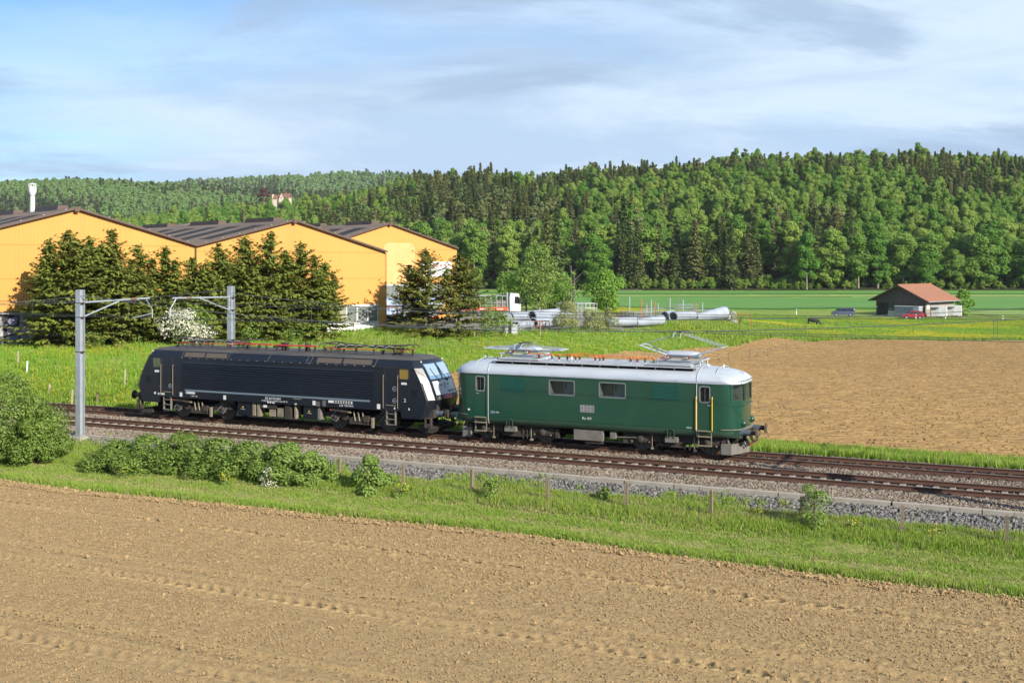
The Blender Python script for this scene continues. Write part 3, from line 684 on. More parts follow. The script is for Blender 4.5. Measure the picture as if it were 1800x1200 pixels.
    for sg in (-1, 1):
        for x0, x1 in ((-1.91, -.66), (.51, 1.76)):
            f = window(x0, x1, 2.30, 2.98, sg)
            b = MB(); b.box(x0 + .55, x1 - .07, sg * (W - .50), sg * (W - .46), 2.34, 2.94); b.box(x0 + .62, x0 + .66, sg * (W - .455), sg * (W - .44), 2.55, 2.85, 1)
            b.build('interior_panel', [m_panel_light, m_dark], f)
            b = MB(); b.box(x0 + .05, x1 - .05, sg * (W - .06), sg * (W - .03), 2.345, 2.38); b.build('window_bar', [m_galv], f)
        for x0, x1 in ((-4.30, -3.09), (2.97, 4.18)):
            cx, w = (x0 + x1) / 2, x1 - x0
            b = MB(); b.ring(rrect(cx, 2.645, w, .70, .10), rrect(cx, 2.645, w - .06, .64, .08), 'xz', sg * (W - .002), sg * (W + .012))
            g = b.build('grille', [m_grille], G)
            b = MB()
            for k in range(11):
                z = 2.365 + k * .0556
                b.add([(x0 + .035, sg * (W + .003), z), (x1 - .035, sg * (W + .003), z), (x1 - .035, sg * (W + .020), z + .012), (x0 + .035, sg * (W + .020), z + .012), (x1 - .035, sg * (W + .004), z + .05), (x0 + .035, sg * (W + .004), z + .05)],
                      [(0, 1, 2, 3), (3, 2, 4, 5)])
            b.build('slats', [m_grille], g)['kind'] = 'stuff'
        for x0, x1 in ((-5.66, -5.02), (5.02, 5.66)):
            cx = (x0 + x1) / 2 + (0.0)
            wx = -5.385 if cx < 0 else 5.325
            b = MB(); b.ring(rrect(cx, 2.06, x1 - x0, 2.02, .09), rrect(wx, 2.655, .46, .68, .07), 'xz', sg * (W - .004), sg * (W + .008))
            d = b.build('door', [m_green], G, 30)
            b = MB(); b.ring(rrect(wx, 2.655, .50, .72, .10), rrect(wx, 2.655, .40, .62, .07), 'xz', sg * (W - .02), sg * (W + .016)); f = b.build('window_frame', [m_frame], d)
            b = MB(); b.prism(rrect(wx, 2.655, .42, .64, .07), 'xz', sg * (W - .02), sg * (W - .014)); b.build('pane', [m_glass], d)
            b = MB(); b.box(wx - .012, wx + .012, sg * (W - .03), sg * (W - .021), 2.33, 2.98); b.build('window_bar', [m_galv], d)
            b = MB(); b.box(cx - .26, cx + .26, sg * (W + .005), sg * (W + .022), 1.24, 1.275); b.cbox((cx + (.22 if cx > 0 else -.22) * .8, sg * (W + .03), 2.2), (.14, .03, .025), 1); b.each('door_fittings', [m_green, m_galv], d)
            for hx in ((x0 - .06, x1 + .0) if cx > 0 else (x1 + .02,)):
                col_ = m_yellow if cx > 0 else m_green
                b = MB(); b.tube([(hx, sg * (W + .004), 1.10), (hx, sg * (W + .055), 1.13), (hx, sg * (W + .055), 2.52), (hx, sg * (W + .004), 2.56)], .02 if cx > 0 else .012, 6)
                b.build('handrail', [col_], G)
            b = MB()
            y = sg * (W + .02)
            for z in (.47, .86, 1.10): b.box(x0 + .02, x1 - .04, y - .10, y + .05, z - .02, z + .02)
            for x in (x0 + .03, x1 - .05): b.box(x - .02, x + .02, y + .03, y + .055, .45, 1.10)
            b.each('step', [m_handrail], G)
    b = MB(); b.box(5.36, 5.46, -.9, -.82, 2.5, 2.97); b.box(5.36, 5.47, -.91, -.90, 2.68, 2.72, 1); b.build('safety_vest', [m_orange_vest, m_white], G)
    # noses: windows, ledge, lamps, handrail, buffers, coupling, plough
    def patch(y0, y1, z0, z1, off, e, n=8, mi=0, thick=.012):
        b = MB(); ys = [y0 + (y1 - y0) * k / n for k in range(n + 1)]
        o_ = [[(e * endx(y, off), y, z) for y in ys] for z in (z0, z1)]; i_ = [[(e * endx(y, off - thick), y, z) for y in ys] for z in (z0, z1)]
        vs = o_[0] + o_[1] + i_[0] + i_[1]; m = n + 1
        fs = [(j, j + 1, m + j + 1, m + j) for j in range(n)] + [(2 * m + j, 3 * m + j, 3 * m + j + 1, 2 * m + j + 1) for j in range(n)]
        fs += [(j, 2 * m + j, 2 * m + j + 1, j + 1) for j in range(n)] + [(m + j, m + j + 1, 3 * m + j + 1, 3 * m + j) for j in range(n)] + [(0, m, 3 * m, 2 * m), (n, 2 * m + n, 3 * m + n, m + n)]
        return b.add(vs, fs, mi)
    for e in (-1, 1):
        for y0, y1 in ((-1.34, -.62), (-.54, .54), (.62, 1.34)):
            b = MB()
            for (a0, a1, c0, c1) in ((y0, y1, 2.32, 2.42), (y0, y1, 3.09, 3.25), (y0, y0 + .055, 2.42, 3.09), (y1 - .055, y1, 2.42, 3.09)):
                q = patch(a0, a1, c0, c1, .035, e, 6, 0, .045); b.add(q.v, q.f)
            w = b.build('window', [m_green], G, 35)
            patch(y0 + .05, y1 - .05, 2.415, 3.095, .008, e, 8).build('pane', [m_glass], w)
            b = MB(); ym = (y0 + y1) / 2; b.tube([(e * endx(ym, .05), ym, 3.16), (e * endx(ym + .12, .06), ym + .12, 2.85), (e * endx(ym + .22, .05), ym + .22, 2.55)], .012, 5); b.build('wiper', [m_rubber], w)
        pts = [(x * e, y) for x, y in outline(L + .03, W + .012, RC, BU) if x > 5.4]
        b = MB(); o_ = [(x + e * (.10 * max(0, 1 - (y / 1.2) ** 2)), y) for x, y in pts]
        inner = [(x - e * .2, y * .96) for x, y in pts]
        n = len(pts)
        b.add([(x, y, 1.195 - .02) for x, y in o_] + [(x, y, 1.20) for x, y in o_] + [(x, y, 1.225) for x, y in inner], [(j, j + 1, n + j + 1, n + j) for j in range(n - 1)] + [(n + j, n + j + 1, 2 * n + j + 1, 2 * n + j) for j in range(n - 1)])
        b.build('ledge', [m_beige], G)
        b = MB(); ys = [-1.44 + 2.88 * k / 16 for k in range(17)]
        b.tube([(e * 5.75, -1.47, 2.20)] + [(e * endx(y, .07), y, 2.20) for y in ys[1:-1]] + [(e * 5.75, 1.47, 2.20)], .014, 5)
        for y in (-1.3, -.6, 0, .6, 1.3): b.tube([(e * endx(y), y, 2.2), (e * endx(y, .07), y, 2.2)], .01, 4)
        b.build('handrail', [m_green], G)
        for y in (-.78, .78):
            b = MB(); b.lathe([(.15, 0), (.15, .06), (.13, .12), (.08, .155), (.01, .165)], (0, 0, 0), 'x', 16, 0); b.lathe([(.10, .13), (.1, .15), (.02, .172)], (0, 0, 0), 'x', 12, 1)
            o = b.build('headlamp', [m_green, m_green], G, 50, (e * (endx(y) - .02), y, 1.42))
            if e < 0: o.rotation_euler = (0, 0, math.pi)
        b = MB(); b.lathe([(.13, 0), (.13, .1), (.10, .14), (.01, .15)], (0, 0, 0), 'x', 14); b.cbox((-.1, 0, .12), (.3, .1, .14))
        o = b.build('headlamp', [m_roof_silver], G, 50, (e * 6.63, 0, 3.36)); o.rotation_euler = (0, 0, 0 if e > 0 else math.pi)
        patch(-1.12, -.55, 1.25, 1.58, .006, e, 6).build('nose_panel', [m_green], G)
        patch(-.86, -.62, 1.98, 2.16, .01, e, 3).build('plate_holder', [m_green], G)
        for y in (-.875, .875): obj('buffer', BUF, G, (e * 6.80, y, 1.05), (0, 0, 0 if e > 0 else math.pi))
        b = MB()
        b.box(*sorted((e * 6.2, e * 6.78)), -1.22, 1.22, .84, 1.18); b.each('buffer_beam', [m_green_skirt], G)
        b = MB(); b.tube([(e * 6.8, 0, 1.05), (e * 7.0, 0, 1.05), (e * 7.08, 0, 1.12), (e * 7.12, 0, 1.05)], .05, 6); hose(b, (e * 7.0, -.06, 1.02), (e * 7.12, .05, .62), .12, .025)
        b.build('coupling_hook', [m_under], G)
        b = MB()
        for y in (-.62, -.45, -.3, .3, .45, .62): hose(b, (e * 6.80, y, .98), (e * 7.08, y + .1, .52), .22, .022); b.cbox((e * 7.09, y + .1, .52), (.07, .05, .06), 1)
        hose(b, (e * 6.85, -.75, .95), (e * 7.35, .2, .95), .42, .022)
        b.build('brake_hose', [m_rubber, m_red], G)
        b = MB()     # plough: two plates meeting at a blunt point
        for sg in (-1, 1):
            pl = [(e * 5.98, sg * 1.22), (e * 6.42, sg * 1.22), (e * 6.92, 0)]
            for (p, q) in zip(pl, pl[1:]):
                top = .46 if p[1] == q[1] else .56
                b.add([(p[0], p[1], .10), (q[0], q[1], .10), (q[0], q[1], .60), (p[0], p[1], .54), (p[0] - e * .04, p[1] * .97, .10), (q[0] - e * .04, q[1] * .97, .10), (q[0] - e * .04, q[1] * .97, .60), (p[0] - e * .04, p[1] * .97, .54)],
                      [(0, 1, 2, 3), (4, 7, 6, 5), (0, 4, 5, 1), (3, 2, 6, 7), (0, 3, 7, 4), (1, 5, 6, 2)])
        b.tube([(e * 6.3, -1.1, .5), (e * 6.2, -1.1, .9)], .04, 5); b.tube([(e * 6.3, 1.1, .5), (e * 6.2, 1.1, .9)], .04, 5)
        b.build('snow_plough', [m_grey_box], G)
        # bogie
        bx = e * 3.85
        bo = empty('bogie', (bx, 0, 0), parent=G)
        for sg in (-1, 1):
            b = MB()
            b.prism([(-2.15, .62), (-2.0, .78), (2.0, .78), (2.15, .62), (1.1, .55), (.75, .40), (-.75, .40), (-1.1, .55)], 'xz', sg * 1.02, sg * 1.12)
            b.box(-.45, .45, sg * .98, sg * 1.16, .26, .40); b.box(-2.3, -2.12, sg * .9, sg * 1.15, .3, .75); b.box(2.12, 2.3, sg * .9, sg * 1.15, .3, .75)
            for x in (-.72, -.52, .52, .72): b.tube([(x, sg * 1.14, .18), (x, sg * 1.14, .78)], .03, 5)
            b.each('bogie_frame', [m_under], bo)
            for x in (-1.5, 1.5):
                obj('wheel', GW, bo, (x, sg * .72, .52), (0, 0, 0 if sg < 0 else math.pi))
                b = MB(); b.box(x - .28, x + .28, sg * 1.0, sg * 1.18, .40, .66); b.box(x - .52, x - .28, sg * 1.02, sg * 1.14, .46, .74); b.box(x + .28, x + .52, sg * 1.02, sg * 1.14, .46, .74); b.lathe([(.17, 0), (.17, sg * .05), (.12, sg * .10), (.02, sg * .11)], (x, sg * 1.17, .52), 'y', 14)
                for xx in (x - .4, x + .4): b.tube([(xx, sg * 1.16, .44), (xx, sg * 1.16, .40)], .05, 6, 1)
                b.build('axle_box', [m_under, m_beige], bo, 40)
            b = MB(); b.box(-.30, .25, sg * 1.16, sg * 1.42, .50, .74); b.build('sand_box', [m_grey_box], bo)
            b = MB(); b.tube([(-.18, sg * 1.44, .72), (-.18, sg * 1.47, 1.03), (-.03, sg * 1.47, 1.09), (.12, sg * 1.47, 1.03), (.12, sg * 1.44, .72)], .025, 6); b.tube([(-.05, sg * 1.46, .74), (-.03, sg * 1.47, 1.0)], .018, 5); b.each('sand_pipe', [m_green_skirt], bo)
            b = MB()
            for x in (-.95, .95): b.tube([(x, sg * 1.2, .8), (x, sg * 1.2, .16)], .022, 5); b.box(x - .05, x + .05, sg * .68, sg * 1.24, .12, .2)
            b.each('brake_rigging', [m_beige], bo)
    for sg in (-1, 1):
        b = MB(); b.prism([(-.72, .34), (.66, .34), (.66, .79), (-.72, .79)], 'xz', sg * 1.16, sg * 1.38)
        for x, z in ((-.6, .7), (.0, .52), (.55, .7), (0, .7)): b.lathe([(.018, 0), (.018, sg * .012)], (x, sg * 1.38, z), 'y', 6, 1)
        b.box(-.72, .66, sg * 1.38 - .004, sg * 1.38 + .008, .775, .795, 2); b.build('battery_box', [m_grey_box, m_dark, m_beige], G)
        b = MB(); b.box(-.2, .62, sg * .9, sg * 1.3, .20, .33); b.box(1.0, 1.25, sg * 1.0, sg * 1.35, .48, .76, 1); b.tube([(1.2, sg * 1.2, .55), (2.3, sg * 1.2, .58)], .025, 5, 1); b.build('air_reservoir', [m_under, m_grey_box], G)
    b = MB(); b.box(-6.2, 6.2, -.55, .55, .42, .82); b.build('underframe', [m_dark], G)
    # plates and lettering
    for sg in (-1, 1):
        b = MB(); b.box(-.39, .28, sg * (W + .002), sg * (W + .012), 1.60, 1.92)
        for c in range(2):
            for k in range(4): b.box(-.35 + c * .34 + (.03 if k % 2 else 0), -.30 + c * .34 + .02 * (k % 3), sg * (W + .012), sg * (W + .015), 1.64 + k * .07, 1.665 + k * .07, 1); b.box(-.16 + c * .33, -.10 + c * .33, sg * (W + .012), sg * (W + .015), 1.64 + k * .07, 1.67 + k * .07, 1)
        b.build('data_plate', [m_plate, m_letter_black], G)
        flip = (R(90), 0, 0 if sg < 0 else math.pi); y = sg * (W + .004)
        text('Re 4/4', .17, (-.07, y, 1.33), G, m_letter, flip); text('R 108t', .10, (-4.55, y, 1.36), G, m_letter, flip); text('10034', .10, (4.62, y, 1.19), G, m_letter, flip)
        b = MB(); b.box(-4.85, -4.66, sg * (W + .001), sg * (W + .006), 1.30, 1.42); b.build('sticker', [m_stripe], G)
        b = MB(); b.lathe([(.05, 0), (.05, sg * .03), (.01, sg * .04)], (-5.98, sg * W, 1.42), 'y', 10); b.build('marker_lamp', [m_white], G)
    # roof gear: busbar on insulators, pantographs
    b = MB(); ins = [(-2.75, 'r'), (-2.05, 'g'), (-1.65, 'r'), (-1.2, 'r'), (-.95, 'w'), (-.7, 'r'), (.55, 'r'), (.85, 'g'), (1.1, 'r'), (2.55, 'r'), (2.9, 'r'), (3.2, 'g'), (3.62, 'g')]
    ins = [(-2.70, 'r'), (-2.02, 'g'), (-1.66, 'r'), (-1.30, 'r'), (-1.05, 'w'), (-.86, 'r'), (-.70, 'r'), (.10, 'r'), (.32, 'g'), (.45, 'r'), (1.78, 'r'), (2.10, 'r'), (2.42, 'g'), (2.85, 'g')]
    for k, (x, c) in enumerate(ins):
        y = -.82 if k % 3 else -.72
        bb = MB(); bb.tube([(x, y, 3.80), (x, y, 3.87)], .022, 5, 1); insulator(bb, (x, y, 3.86), .16, .062, 0); bb.lathe([(.055, 0), (.06, .05), (.02, .08)], (x, y, 4.02), 'z', 8, 2)
        bb.build('insulator', [{'r': m_ins_red, 'g': m_ins_green, 'w': m_white}[c], m_white, m_orange_bus], G, 50)
    b = MB()
    b.tube([(-3.3, -.75, 4.12), (-3.28, -.75, 4.07), (-1.66, -.80, 4.07), (-1.3, -.80, 4.10), (-.8, -.74, 4.15), (-.6, -.72, 4.17), (.4, -.75, 4.10), (1.9, -.80, 4.08), (3.35, -.76, 4.06), (3.42, -.74, 4.15)], .018, 6)
    b.tube([(-1.3, -.74, 4.06), (.3, -.78, 4.08), (.6, -.76, 4.06)], .014, 5)
    b.each('busbar', [m_orange_bus], G)
    for x in (-5.9, 5.75):
        b = MB(); b.lathe([(.05, 0), (.05, .14), (.035, .16)], (x, .1, 3.68), 'z', 8); b.build('whistle', [m_deck], G, 40)
    def panto(sc, zk, zh, kx):
        P = empty('pantograph', (sc, 0, 0), parent=G)
        b = MB()
        for sg in (-1, 1):
            b.box(-1.05, 1.05, sg * .62 - .04, sg * .62 + .04, 4.0, 4.06)
            for x in (-.98, .95): b.tube([(x, sg * .62, 3.78), (x, sg * .62, 4.0)], .04, 6)
        b.box(-1.05, -.97, -.6, .6, 4.0, 4.05); b.box(.97, 1.05, -.6, .6, 4.0, 4.05)
        b.each('base_frame', [m_deck], P)
        b = MB()
        for x in (-.45, .40):
            for sg in (-1, 1): insulator(b, (x, sg * .72, 4.13), .20, .085, 0, 12, 'y'); b.lathe([(.05, -.05 if sg < 0 else .2), (.05, 0.0 if sg < 0 else .25)], (x, sg * .72, 4.13), 'y', 8, 1)
        b.build('insulator', [m_ins_red, m_deck], P, 50)
        b = MB(); rg = []
        for x, w, h in ((-.78, .12, .05), (-.72, .26, .12), (-.5, .33, .16), (.5, .33, .16), (.75, .26, .12), (.85, .10, .05)):
            rg.append([(x, w * math.cos(a), 4.22 + h * math.sin(a)) for a in [2 * math.pi * k / 12 for k in range(12)]])
        b.loft(rg); b.build('drive_housing', [m_roof_silver], P, 50)
        b = MB()
        for sg in (-1, 1):
            for e in (-1, 1): b.tube([(e * .62, sg * .30, 4.20), (e * kx, sg * .46, zk)], [.042, .026], 7)
        for e in (-1, 1): b.tube([(e * kx, -.50, zk), (e * kx, .50, zk)], .022, 6)
        b.each('lower_arm', [m_roof_silver], P, 50)
        b = MB()
        for sg in (-1, 1):
            for e in (-1, 1): b.tube([(e * kx, sg * .46, zk + .02), (e * .12, sg * .30, zh - .10)], .015, 6)
        b.tube([(kx * .9, .44, zk + .03), (.2, -.28, zh - .12)], .012, 5)
        b.each('upper_arm', [m_galv], P, 50)
        b = MB()
        for x in (-.16, .16): b.tube([(x, -.98, zh - .22), (x, -.82, zh - .04), (x, -.55, zh), (x, .55, zh), (x, .82, zh - .04), (x, .98, zh - .22)], .022, 6)
        b.tube([(-.16, -.4, zh), (0, -.3, zh - .08), (.16, -.4, zh)], .015, 5); b.tube([(-.16, .4, zh), (0, .3, zh - .08), (.16, .4, zh)], .015, 5); b.box(-.18, .18, -.5, .5, zh - .012, zh + .024, 1)
        b.each('collector_head', [m_galv, m_under], P)
        b = MB(); b.tube([(.95, -.5, 4.05), (1.25, -.5, 3.85), (1.35, -.45, 3.76)], .016, 5); b.tube([(-.95, -.5, 4.05), (-1.2, -.4, 3.85), (-1.3, -.4, 3.76)], .012, 5); b.each('air_line', [m_galv], P)
    panto(3.93, 4.60, 5.23, 1.86); panto(-3.72, 4.24, 4.50, 1.98)
m_frame = M('window_frame_metal', (0.28, 0.30, 0.31), rough=0.4, metal=0.4)
m_grille = M('grille_teal', (0.010, 0.074, 0.052), rough=0.4, spec=0.4)
m_plate = M('plate_alloy', (0.34, 0.33, 0.35), (0.28, 0.27, 0.28), 3, rough=0.5, metal=0.2)
m_ins_red = M('insulator_redbrown', (0.15, 0.035, 0.025), rough=0.25, spec=0.5)
m_ins_green = M('insulator_green', (0.09, 0.14, 0.08), rough=0.25, spec=0.5)
GW = wheel_mesh(.52, True)
green_loco()

# ---------------------------------------------------------------- black locomotive
def black_loco():
    B = empty('black_locomotive', T(-12.65, 0), -TH, 'modern black electric locomotive with ribbed sides and white nose panel', 'locomotive')
    ZE = [(.82, 8.62, 1.5), (1.12, 8.70, 1.5), (1.72, 8.86, 1.5), (2.1, 8.72, 1.5), (2.6, 8.52, 1.5), (3.22, 8.17, 1.5), (3.58, 7.92, 1.27), (3.68, 7.70, 1.12), (3.72, 7.4, .95)]
    zs = [q[0] for q in ZE]
    def e_(z): return float(np.interp(z, zs, [q[1] for q in ZE]))
    def hw_(z): return float(np.interp(z, zs, [q[2] for q in ZE]))
    YF = [(0, .42), (.45, .40), (.80, .30), (1.0, 0)]
    def bulge(f): return float(np.interp(abs(f), [q[0] for q in YF], [q[1] for q in YF]))
    def fx(y, z): return e_(z) + bulge(y / hw_(z))
    fr = (-1, -.9, -.8, -.45, 0, .45, .8, .9, 1)
    def ring(z):
        h = hw_(z); a = [(e_(z) + bulge(f), f * h, z) for f in fr]
        return a + [(-x, y, z) for x, y, z in reversed(a)]
    b = MB(); b.loft([ring(z) for z in (1.12, 1.5, 1.72, 2.1, 2.6, 3.0, 3.22)]); body = b.build('body', [m_black_loco], B, 22)
    b = MB(); b.loft([ring(z) for z in (3.223, 3.40, 3.58)]); b.build('cant_rail', [m_black_loco], B, 22)
    b = MB(); b.loft([ring(z) for z in (3.583, 3.68, 3.72)]); roof = b.build('roof', [m_black_roof], B, 25)
    for e in (-1, 1):
        b = MB(); rg = []
        for z, sx in ((.80, -.05), (.86, 0), (1.12, 0)):
            h = hw_(z); a = [(e * (e_(max(z, .82)) + bulge(f) + sx), f * h, z) for f in fr]; rg.append([(e * 7.45, -h, z)] + a + [(e * 7.45, h, z)])
        b.loft(rg); b.build('skirt', [m_black_loco], B, 22)
        # nose: dark band, windscreens, white panel, red strip, lamps
        def patch(y0, y1, z0, z1, off, ny=8, nz=4, thick=.015):
            b = MB(); vs = []; n = ny + 1
            for o in (off, off - thick):
                for i in range(nz + 1):
                    z = z0 + (z1 - z0) * i / nz
                    for j in range(n):
                        y = y0 + (y1 - y0) * j / ny; vs.append((e * (fx(y, z) + o), y, z))
            N_ = n * (nz + 1); fs = []
            for i in range(nz):
                for j in range(ny):
                    a = i * n + j; fs += [(a, a + 1, a + n + 1, a + n), (N_ + a, N_ + a + n, N_ + a + n + 1, N_ + a + 1)]
            for j in range(ny):
                a = j; t = nz * n + j; fs += [(a, N_ + a, N_ + a + 1, a + 1), (t, t + 1, N_ + t + 1, N_ + t)]
            for i in range(nz):
                a = i * n; t = i * n + ny; fs += [(a, a + n, N_ + a + n, N_ + a), (t, N_ + t, N_ + t + n, t + n)]
            return b.add(vs, fs)
        ws = patch(-1.13, 1.13, 2.60, 3.46, .012).build('windscreen_surround', [m_black_loco], B, 25)
        for y0, y1 in ((-1.03, -.09), (.09, 1.03)):
            p = patch(y0, y1, 2.68, 3.40, .022, 6, 4).build('windscreen', [m_windscreen], B, 30)
            bb = patch(y0 + .06, y1 - .06, 2.86, 2.89, .030, 6, 1); bb.build('sun_blind_edge', [m_silver], p)
            bb = patch(y0 + .05, y1 - .05, 2.90, 3.36, .026, 6, 3); bb.build('sun_blind', [m_blind], p)
            b = MB(); ym = .05 if y0 > 0 else -.75
            b.tube([(e * (fx(ym + .3, 2.62) + .05), ym + .3, 2.62), (e * (fx(ym + .1, 2.9) + .05), ym + .1, 2.9), (e * (fx(ym, 3.2) + .05), ym, 3.2)], .015, 5); b.cbox((e * (fx(ym + .3, 2.58) + .04), ym + .3, 2.58), (.07, .16, .08)); b.build('wiper', [m_rubber], p)
        pn = patch(-1.0, 1.0, 1.93, 2.585, .016, 10, 4).build('nose_panel', [m_silver], B, 30)
        for y in (-.36, .30):
            b = MB(); b.lathe([(.06, 0), (.06, .02), (.02, .03)], (0, 0, 0), 'x', 10); o = b.build('marker_lamp', [m_grey_box], pn, 40, (e * (fx(y, 2.36) + .012), y, 2.36)); o.rotation_euler = (0, 0, 0 if e > 0 else math.pi)
        tx = (R(90), 0, R(90) if e > 0 else R(-90))
        text('ES64 F4-034', .17, (e * (fx(.35 * e, 2.03) + .022), .45 * e, 2.04), pn, m_letter_black, (R(90 - 14), 0, tx[2]), sx=.95)
        text('A', .26, (e * (fx(-.03, 2.36) + .022), -.03, 2.38), pn, m_letter_black, (R(90 - 14), 0, tx[2])); b = MB(); b.cbox((e * (fx(0, 2.24) + .02), -.03, 2.25), (.012, .2, .03)); b.build('emblem', [m_letter_black], pn)
        patch(-.42, .42, 1.72, 1.90, .016, 6, 1).build('red_strip', [m_red], B)
        for y0, y1 in ((-1.05, -.68), (-.62, -.46), (.46, .62), (.68, 1.05)):
            h = patch(y0, y1, 1.70, 1.88, .014, 3, 1).build('headlight', [m_under], B)
            b = MB(); y = (y0 + y1) / 2; b.lathe([(.07, 0), (.07, .02), (.02, .03)], (0, 0, 0), 'x', 10); o = b.build('lens', [m_pane_grey], h, 40, (e * (fx(y, 1.79) + .01), y, 1.79)); o.rotation_euler = (0, 0, 0 if e > 0 else math.pi)
        for y in (-1.06, 1.06):
            b = MB(); b.lathe([(.045, 0), (.045, .03), (.01, .04)], (e * (fx(y, 3.46) - .01), y, 3.5), 'x', 8); b.build('top_lamp', [m_white], B)
        for sg in (-1, 1):
            b = MB(); pts = [(e * (fx(sg * 1.47, z) + .02), sg * 1.49, z) for z in (1.45, 1.75, 2.1, 2.5)]
            b.tube(pts, .022, 6); b.tube([(pts[0][0] - e * .08, pts[0][1], 1.45), pts[0]], .018, 5); b.tube([(pts[-1][0] - e * .08, pts[-1][1], 2.5), pts[-1]], .018, 5); b.build('handrail', [m_under], B)
        for y in (-.875, .875): obj('buffer', BUF, B, (e * 9.12, y, 1.05), (0, 0, 0 if e > 0 else math.pi))
        b = MB(); b.box(*sorted((e * 8.6, e * 9.1)), -1.28, 1.28, .86, 1.24); b.box(*sorted((e * 9.05, e * 9.14)), -1.0, 1.0, 1.24, 1.55); b.each('buffer_beam', [m_under], B)
        b = MB()
        for y in (-.62, -.45, -.3, .3, .45, .62): hose(b, (e * 9.12, y, 1.0), (e * 9.35, y + .1, .55), .22, .024); b.cbox((e * 9.2, y, 1.16), (.08, .05, .10), 1 if abs(y) > .5 else 2)
        b.tube([(e * 9.1, 0, 1.05), (e * 9.35, 0, 1.05), (e * 9.45, 0, 1.12)], .05, 6); b.build('brake_hose', [m_rubber, m_red, m_handrail], B)
        b = MB(); b.prism([(e * 8.2, .18), (e * 8.95, .12), (e * 9.1, .36), (e * 8.3, .50)], 'xz', -1.15, 1.15); b.build('rail_guard', [m_under], B)
        b = MB()
        for sg in (-1, 1):
            b.ring([(e * 8.72, .40), (e * 9.06, .40), (e * 9.06, .88), (e * 8.72, .88)], [(e * 8.78, .46), (e * 9.0, .46), (e * 9.0, .84), (e * 8.78, .84)], 'xz', sg * 1.28, sg * 1.46)
        b.each('shunter_step', [m_under], B)
    # sides
    for sg in (-1, 1):
        Y = sg * 1.5
        for k in range(12):
            z = 1.67 + k * .118
            b = MB(); b.add([(x, Y - sg * .004, z - .03) for x in (-5.95, 5.95)] + [(x, Y + sg * .052, z - .022) for x in (-5.95, 5.95)] + [(x, Y + sg * .052, z + .006) for x in (-5.95, 5.95)] + [(x, Y - sg * .004, z + .075) for x in (-5.95, 5.95)],
                           [(0, 1, 3, 2), (2, 3, 5, 4), (4, 5, 7, 6), (0, 2, 4, 6), (1, 7, 5, 3)])
            b.build('rib', [m_black_loco], B)
        b = MB(); b.box(-5.72, 5.70, Y - sg * .002, Y + sg * .006, 1.49, 1.585); b.build('stripe', [m_stripe], B)
        bp = MB()
        for x0, x1 in ((-5.82, -4.5), (-4.40, -3.05), (2.55, 4.0), (4.12, 5.75)):
            q = lambda z: sg * (np.interp(z, [3.22, 3.58], [1.5, 1.27]) + .012)
            b = MB(); b.add([(x0, q(3.30), 3.30), (x1, q(3.30), 3.30), (x1, q(3.53), 3.53), (x0, q(3.53), 3.53), (x0, q(3.30) - sg * .02, 3.30), (x1, q(3.30) - sg * .02, 3.30), (x1, q(3.53) - sg * .02, 3.53), (x0, q(3.53) - sg * .02, 3.53)],
                           [(0, 1, 2, 3), (4, 7, 6, 5), (0, 4, 5, 1), (1, 5, 6, 2), (2, 6, 7, 3), (3, 7, 4, 0)])
            b.build('intake_mesh', [m_brown_panel], B)
        b = MB()
        for x in (-5.98, -2.95, -.4, 1.95, 2.2, 5.95):
            b.add([(x - .012, sg * 1.504, 3.225), (x + .012, sg * 1.504, 3.225), (x + .012 + .06, sg * 1.275, 3.58), (x - .012 + .06, sg * 1.275, 3.58)], [(0, 1, 2, 3)])
        b.each('panel_joint', [m_grey_box], B)
        b = MB()
        for k in range(23): b.lathe([(.03, 0), (.03, sg * .02), (.01, sg * .03)], (-5.9 + k * .536, sg * 1.495, 3.245), 'y', 6)
        b.build('bolts', [m_handrail], B)['kind'] = 'stuff'
        for e in (-1, 1):
            cx = e * 6.9
            b = MB(); b.ring(rrect(cx, 2.20, .70, 2.06, .06), rrect(cx, 2.20, .66, 2.02, .05), 'xz', Y - sg * .002, Y + sg * .006); d = b.build('door', [m_under], B)
            b = MB(); b.box(cx - .28, cx + .28, Y - sg * .002, Y + sg * .03, 1.38, 1.41); b.box(cx - .30, cx + .30, Y - sg * .03, Y + sg * .003, 1.05, 1.20, 1); b.each('door_sill', [m_handrail, m_dark], d)
            b = MB()
            for z in ((1.62, 2.2) if e > 0 else (1.72,)): b.lathe([(.12, 0), (.12, sg * .008)], (cx + .2, Y, z), 'y', 14, 0); b.lathe([(.09, 0), (.09, sg * .012)], (cx + .2, Y, z), 'y', 14, 1); b.cbox((cx + .2, Y + sg * .014, z), (.16, .01, .03), 0)
            b.build('door_handle', [m_galv, m_dark], d)
            for x in (e * 6.49, e * 7.30):
                b = MB(); b.tube([(x, Y, 1.24), (x, Y + sg * .06, 1.27), (x, Y + sg * .06, 2.80), (x, Y, 2.84)], .016, 6); b.build('handrail', [m_handrail], B)
            wx = e * 7.62
            b = MB(); b.ring(rrect(wx, 2.93, .56, .56, .08), rrect(wx, 2.93, .48, .48, .06), 'xz', Y - sg * .002, Y + sg * .014); w = b.build('window', [m_under], B)
            b = MB(); b.prism(rrect(wx, 2.93, .49, .49, .06), 'xz', Y - sg * .002, Y + sg * .006); b.build('pane', [m_gold_glass if e > 0 else m_glass_green_reflect], w)
            b = MB(); b.box(wx - .15, wx + .15, Y, Y + sg * .006, 2.42, 2.53); b.build('sticker', [m_white], B)
            b = MB(); b.box(e * 8.18 - .17, e * 8.18 + .17, Y - sg * .003, Y + sg * .004, 1.86, 2.18)
            for k in range(5): b.box(e * 8.18 - .16, e * 8.18 + .16, Y, Y + sg * .012, 1.88 + k * .06, 1.905 + k * .06, 1)
            b.build('vent_grille', [m_dark, m_black_loco], B)
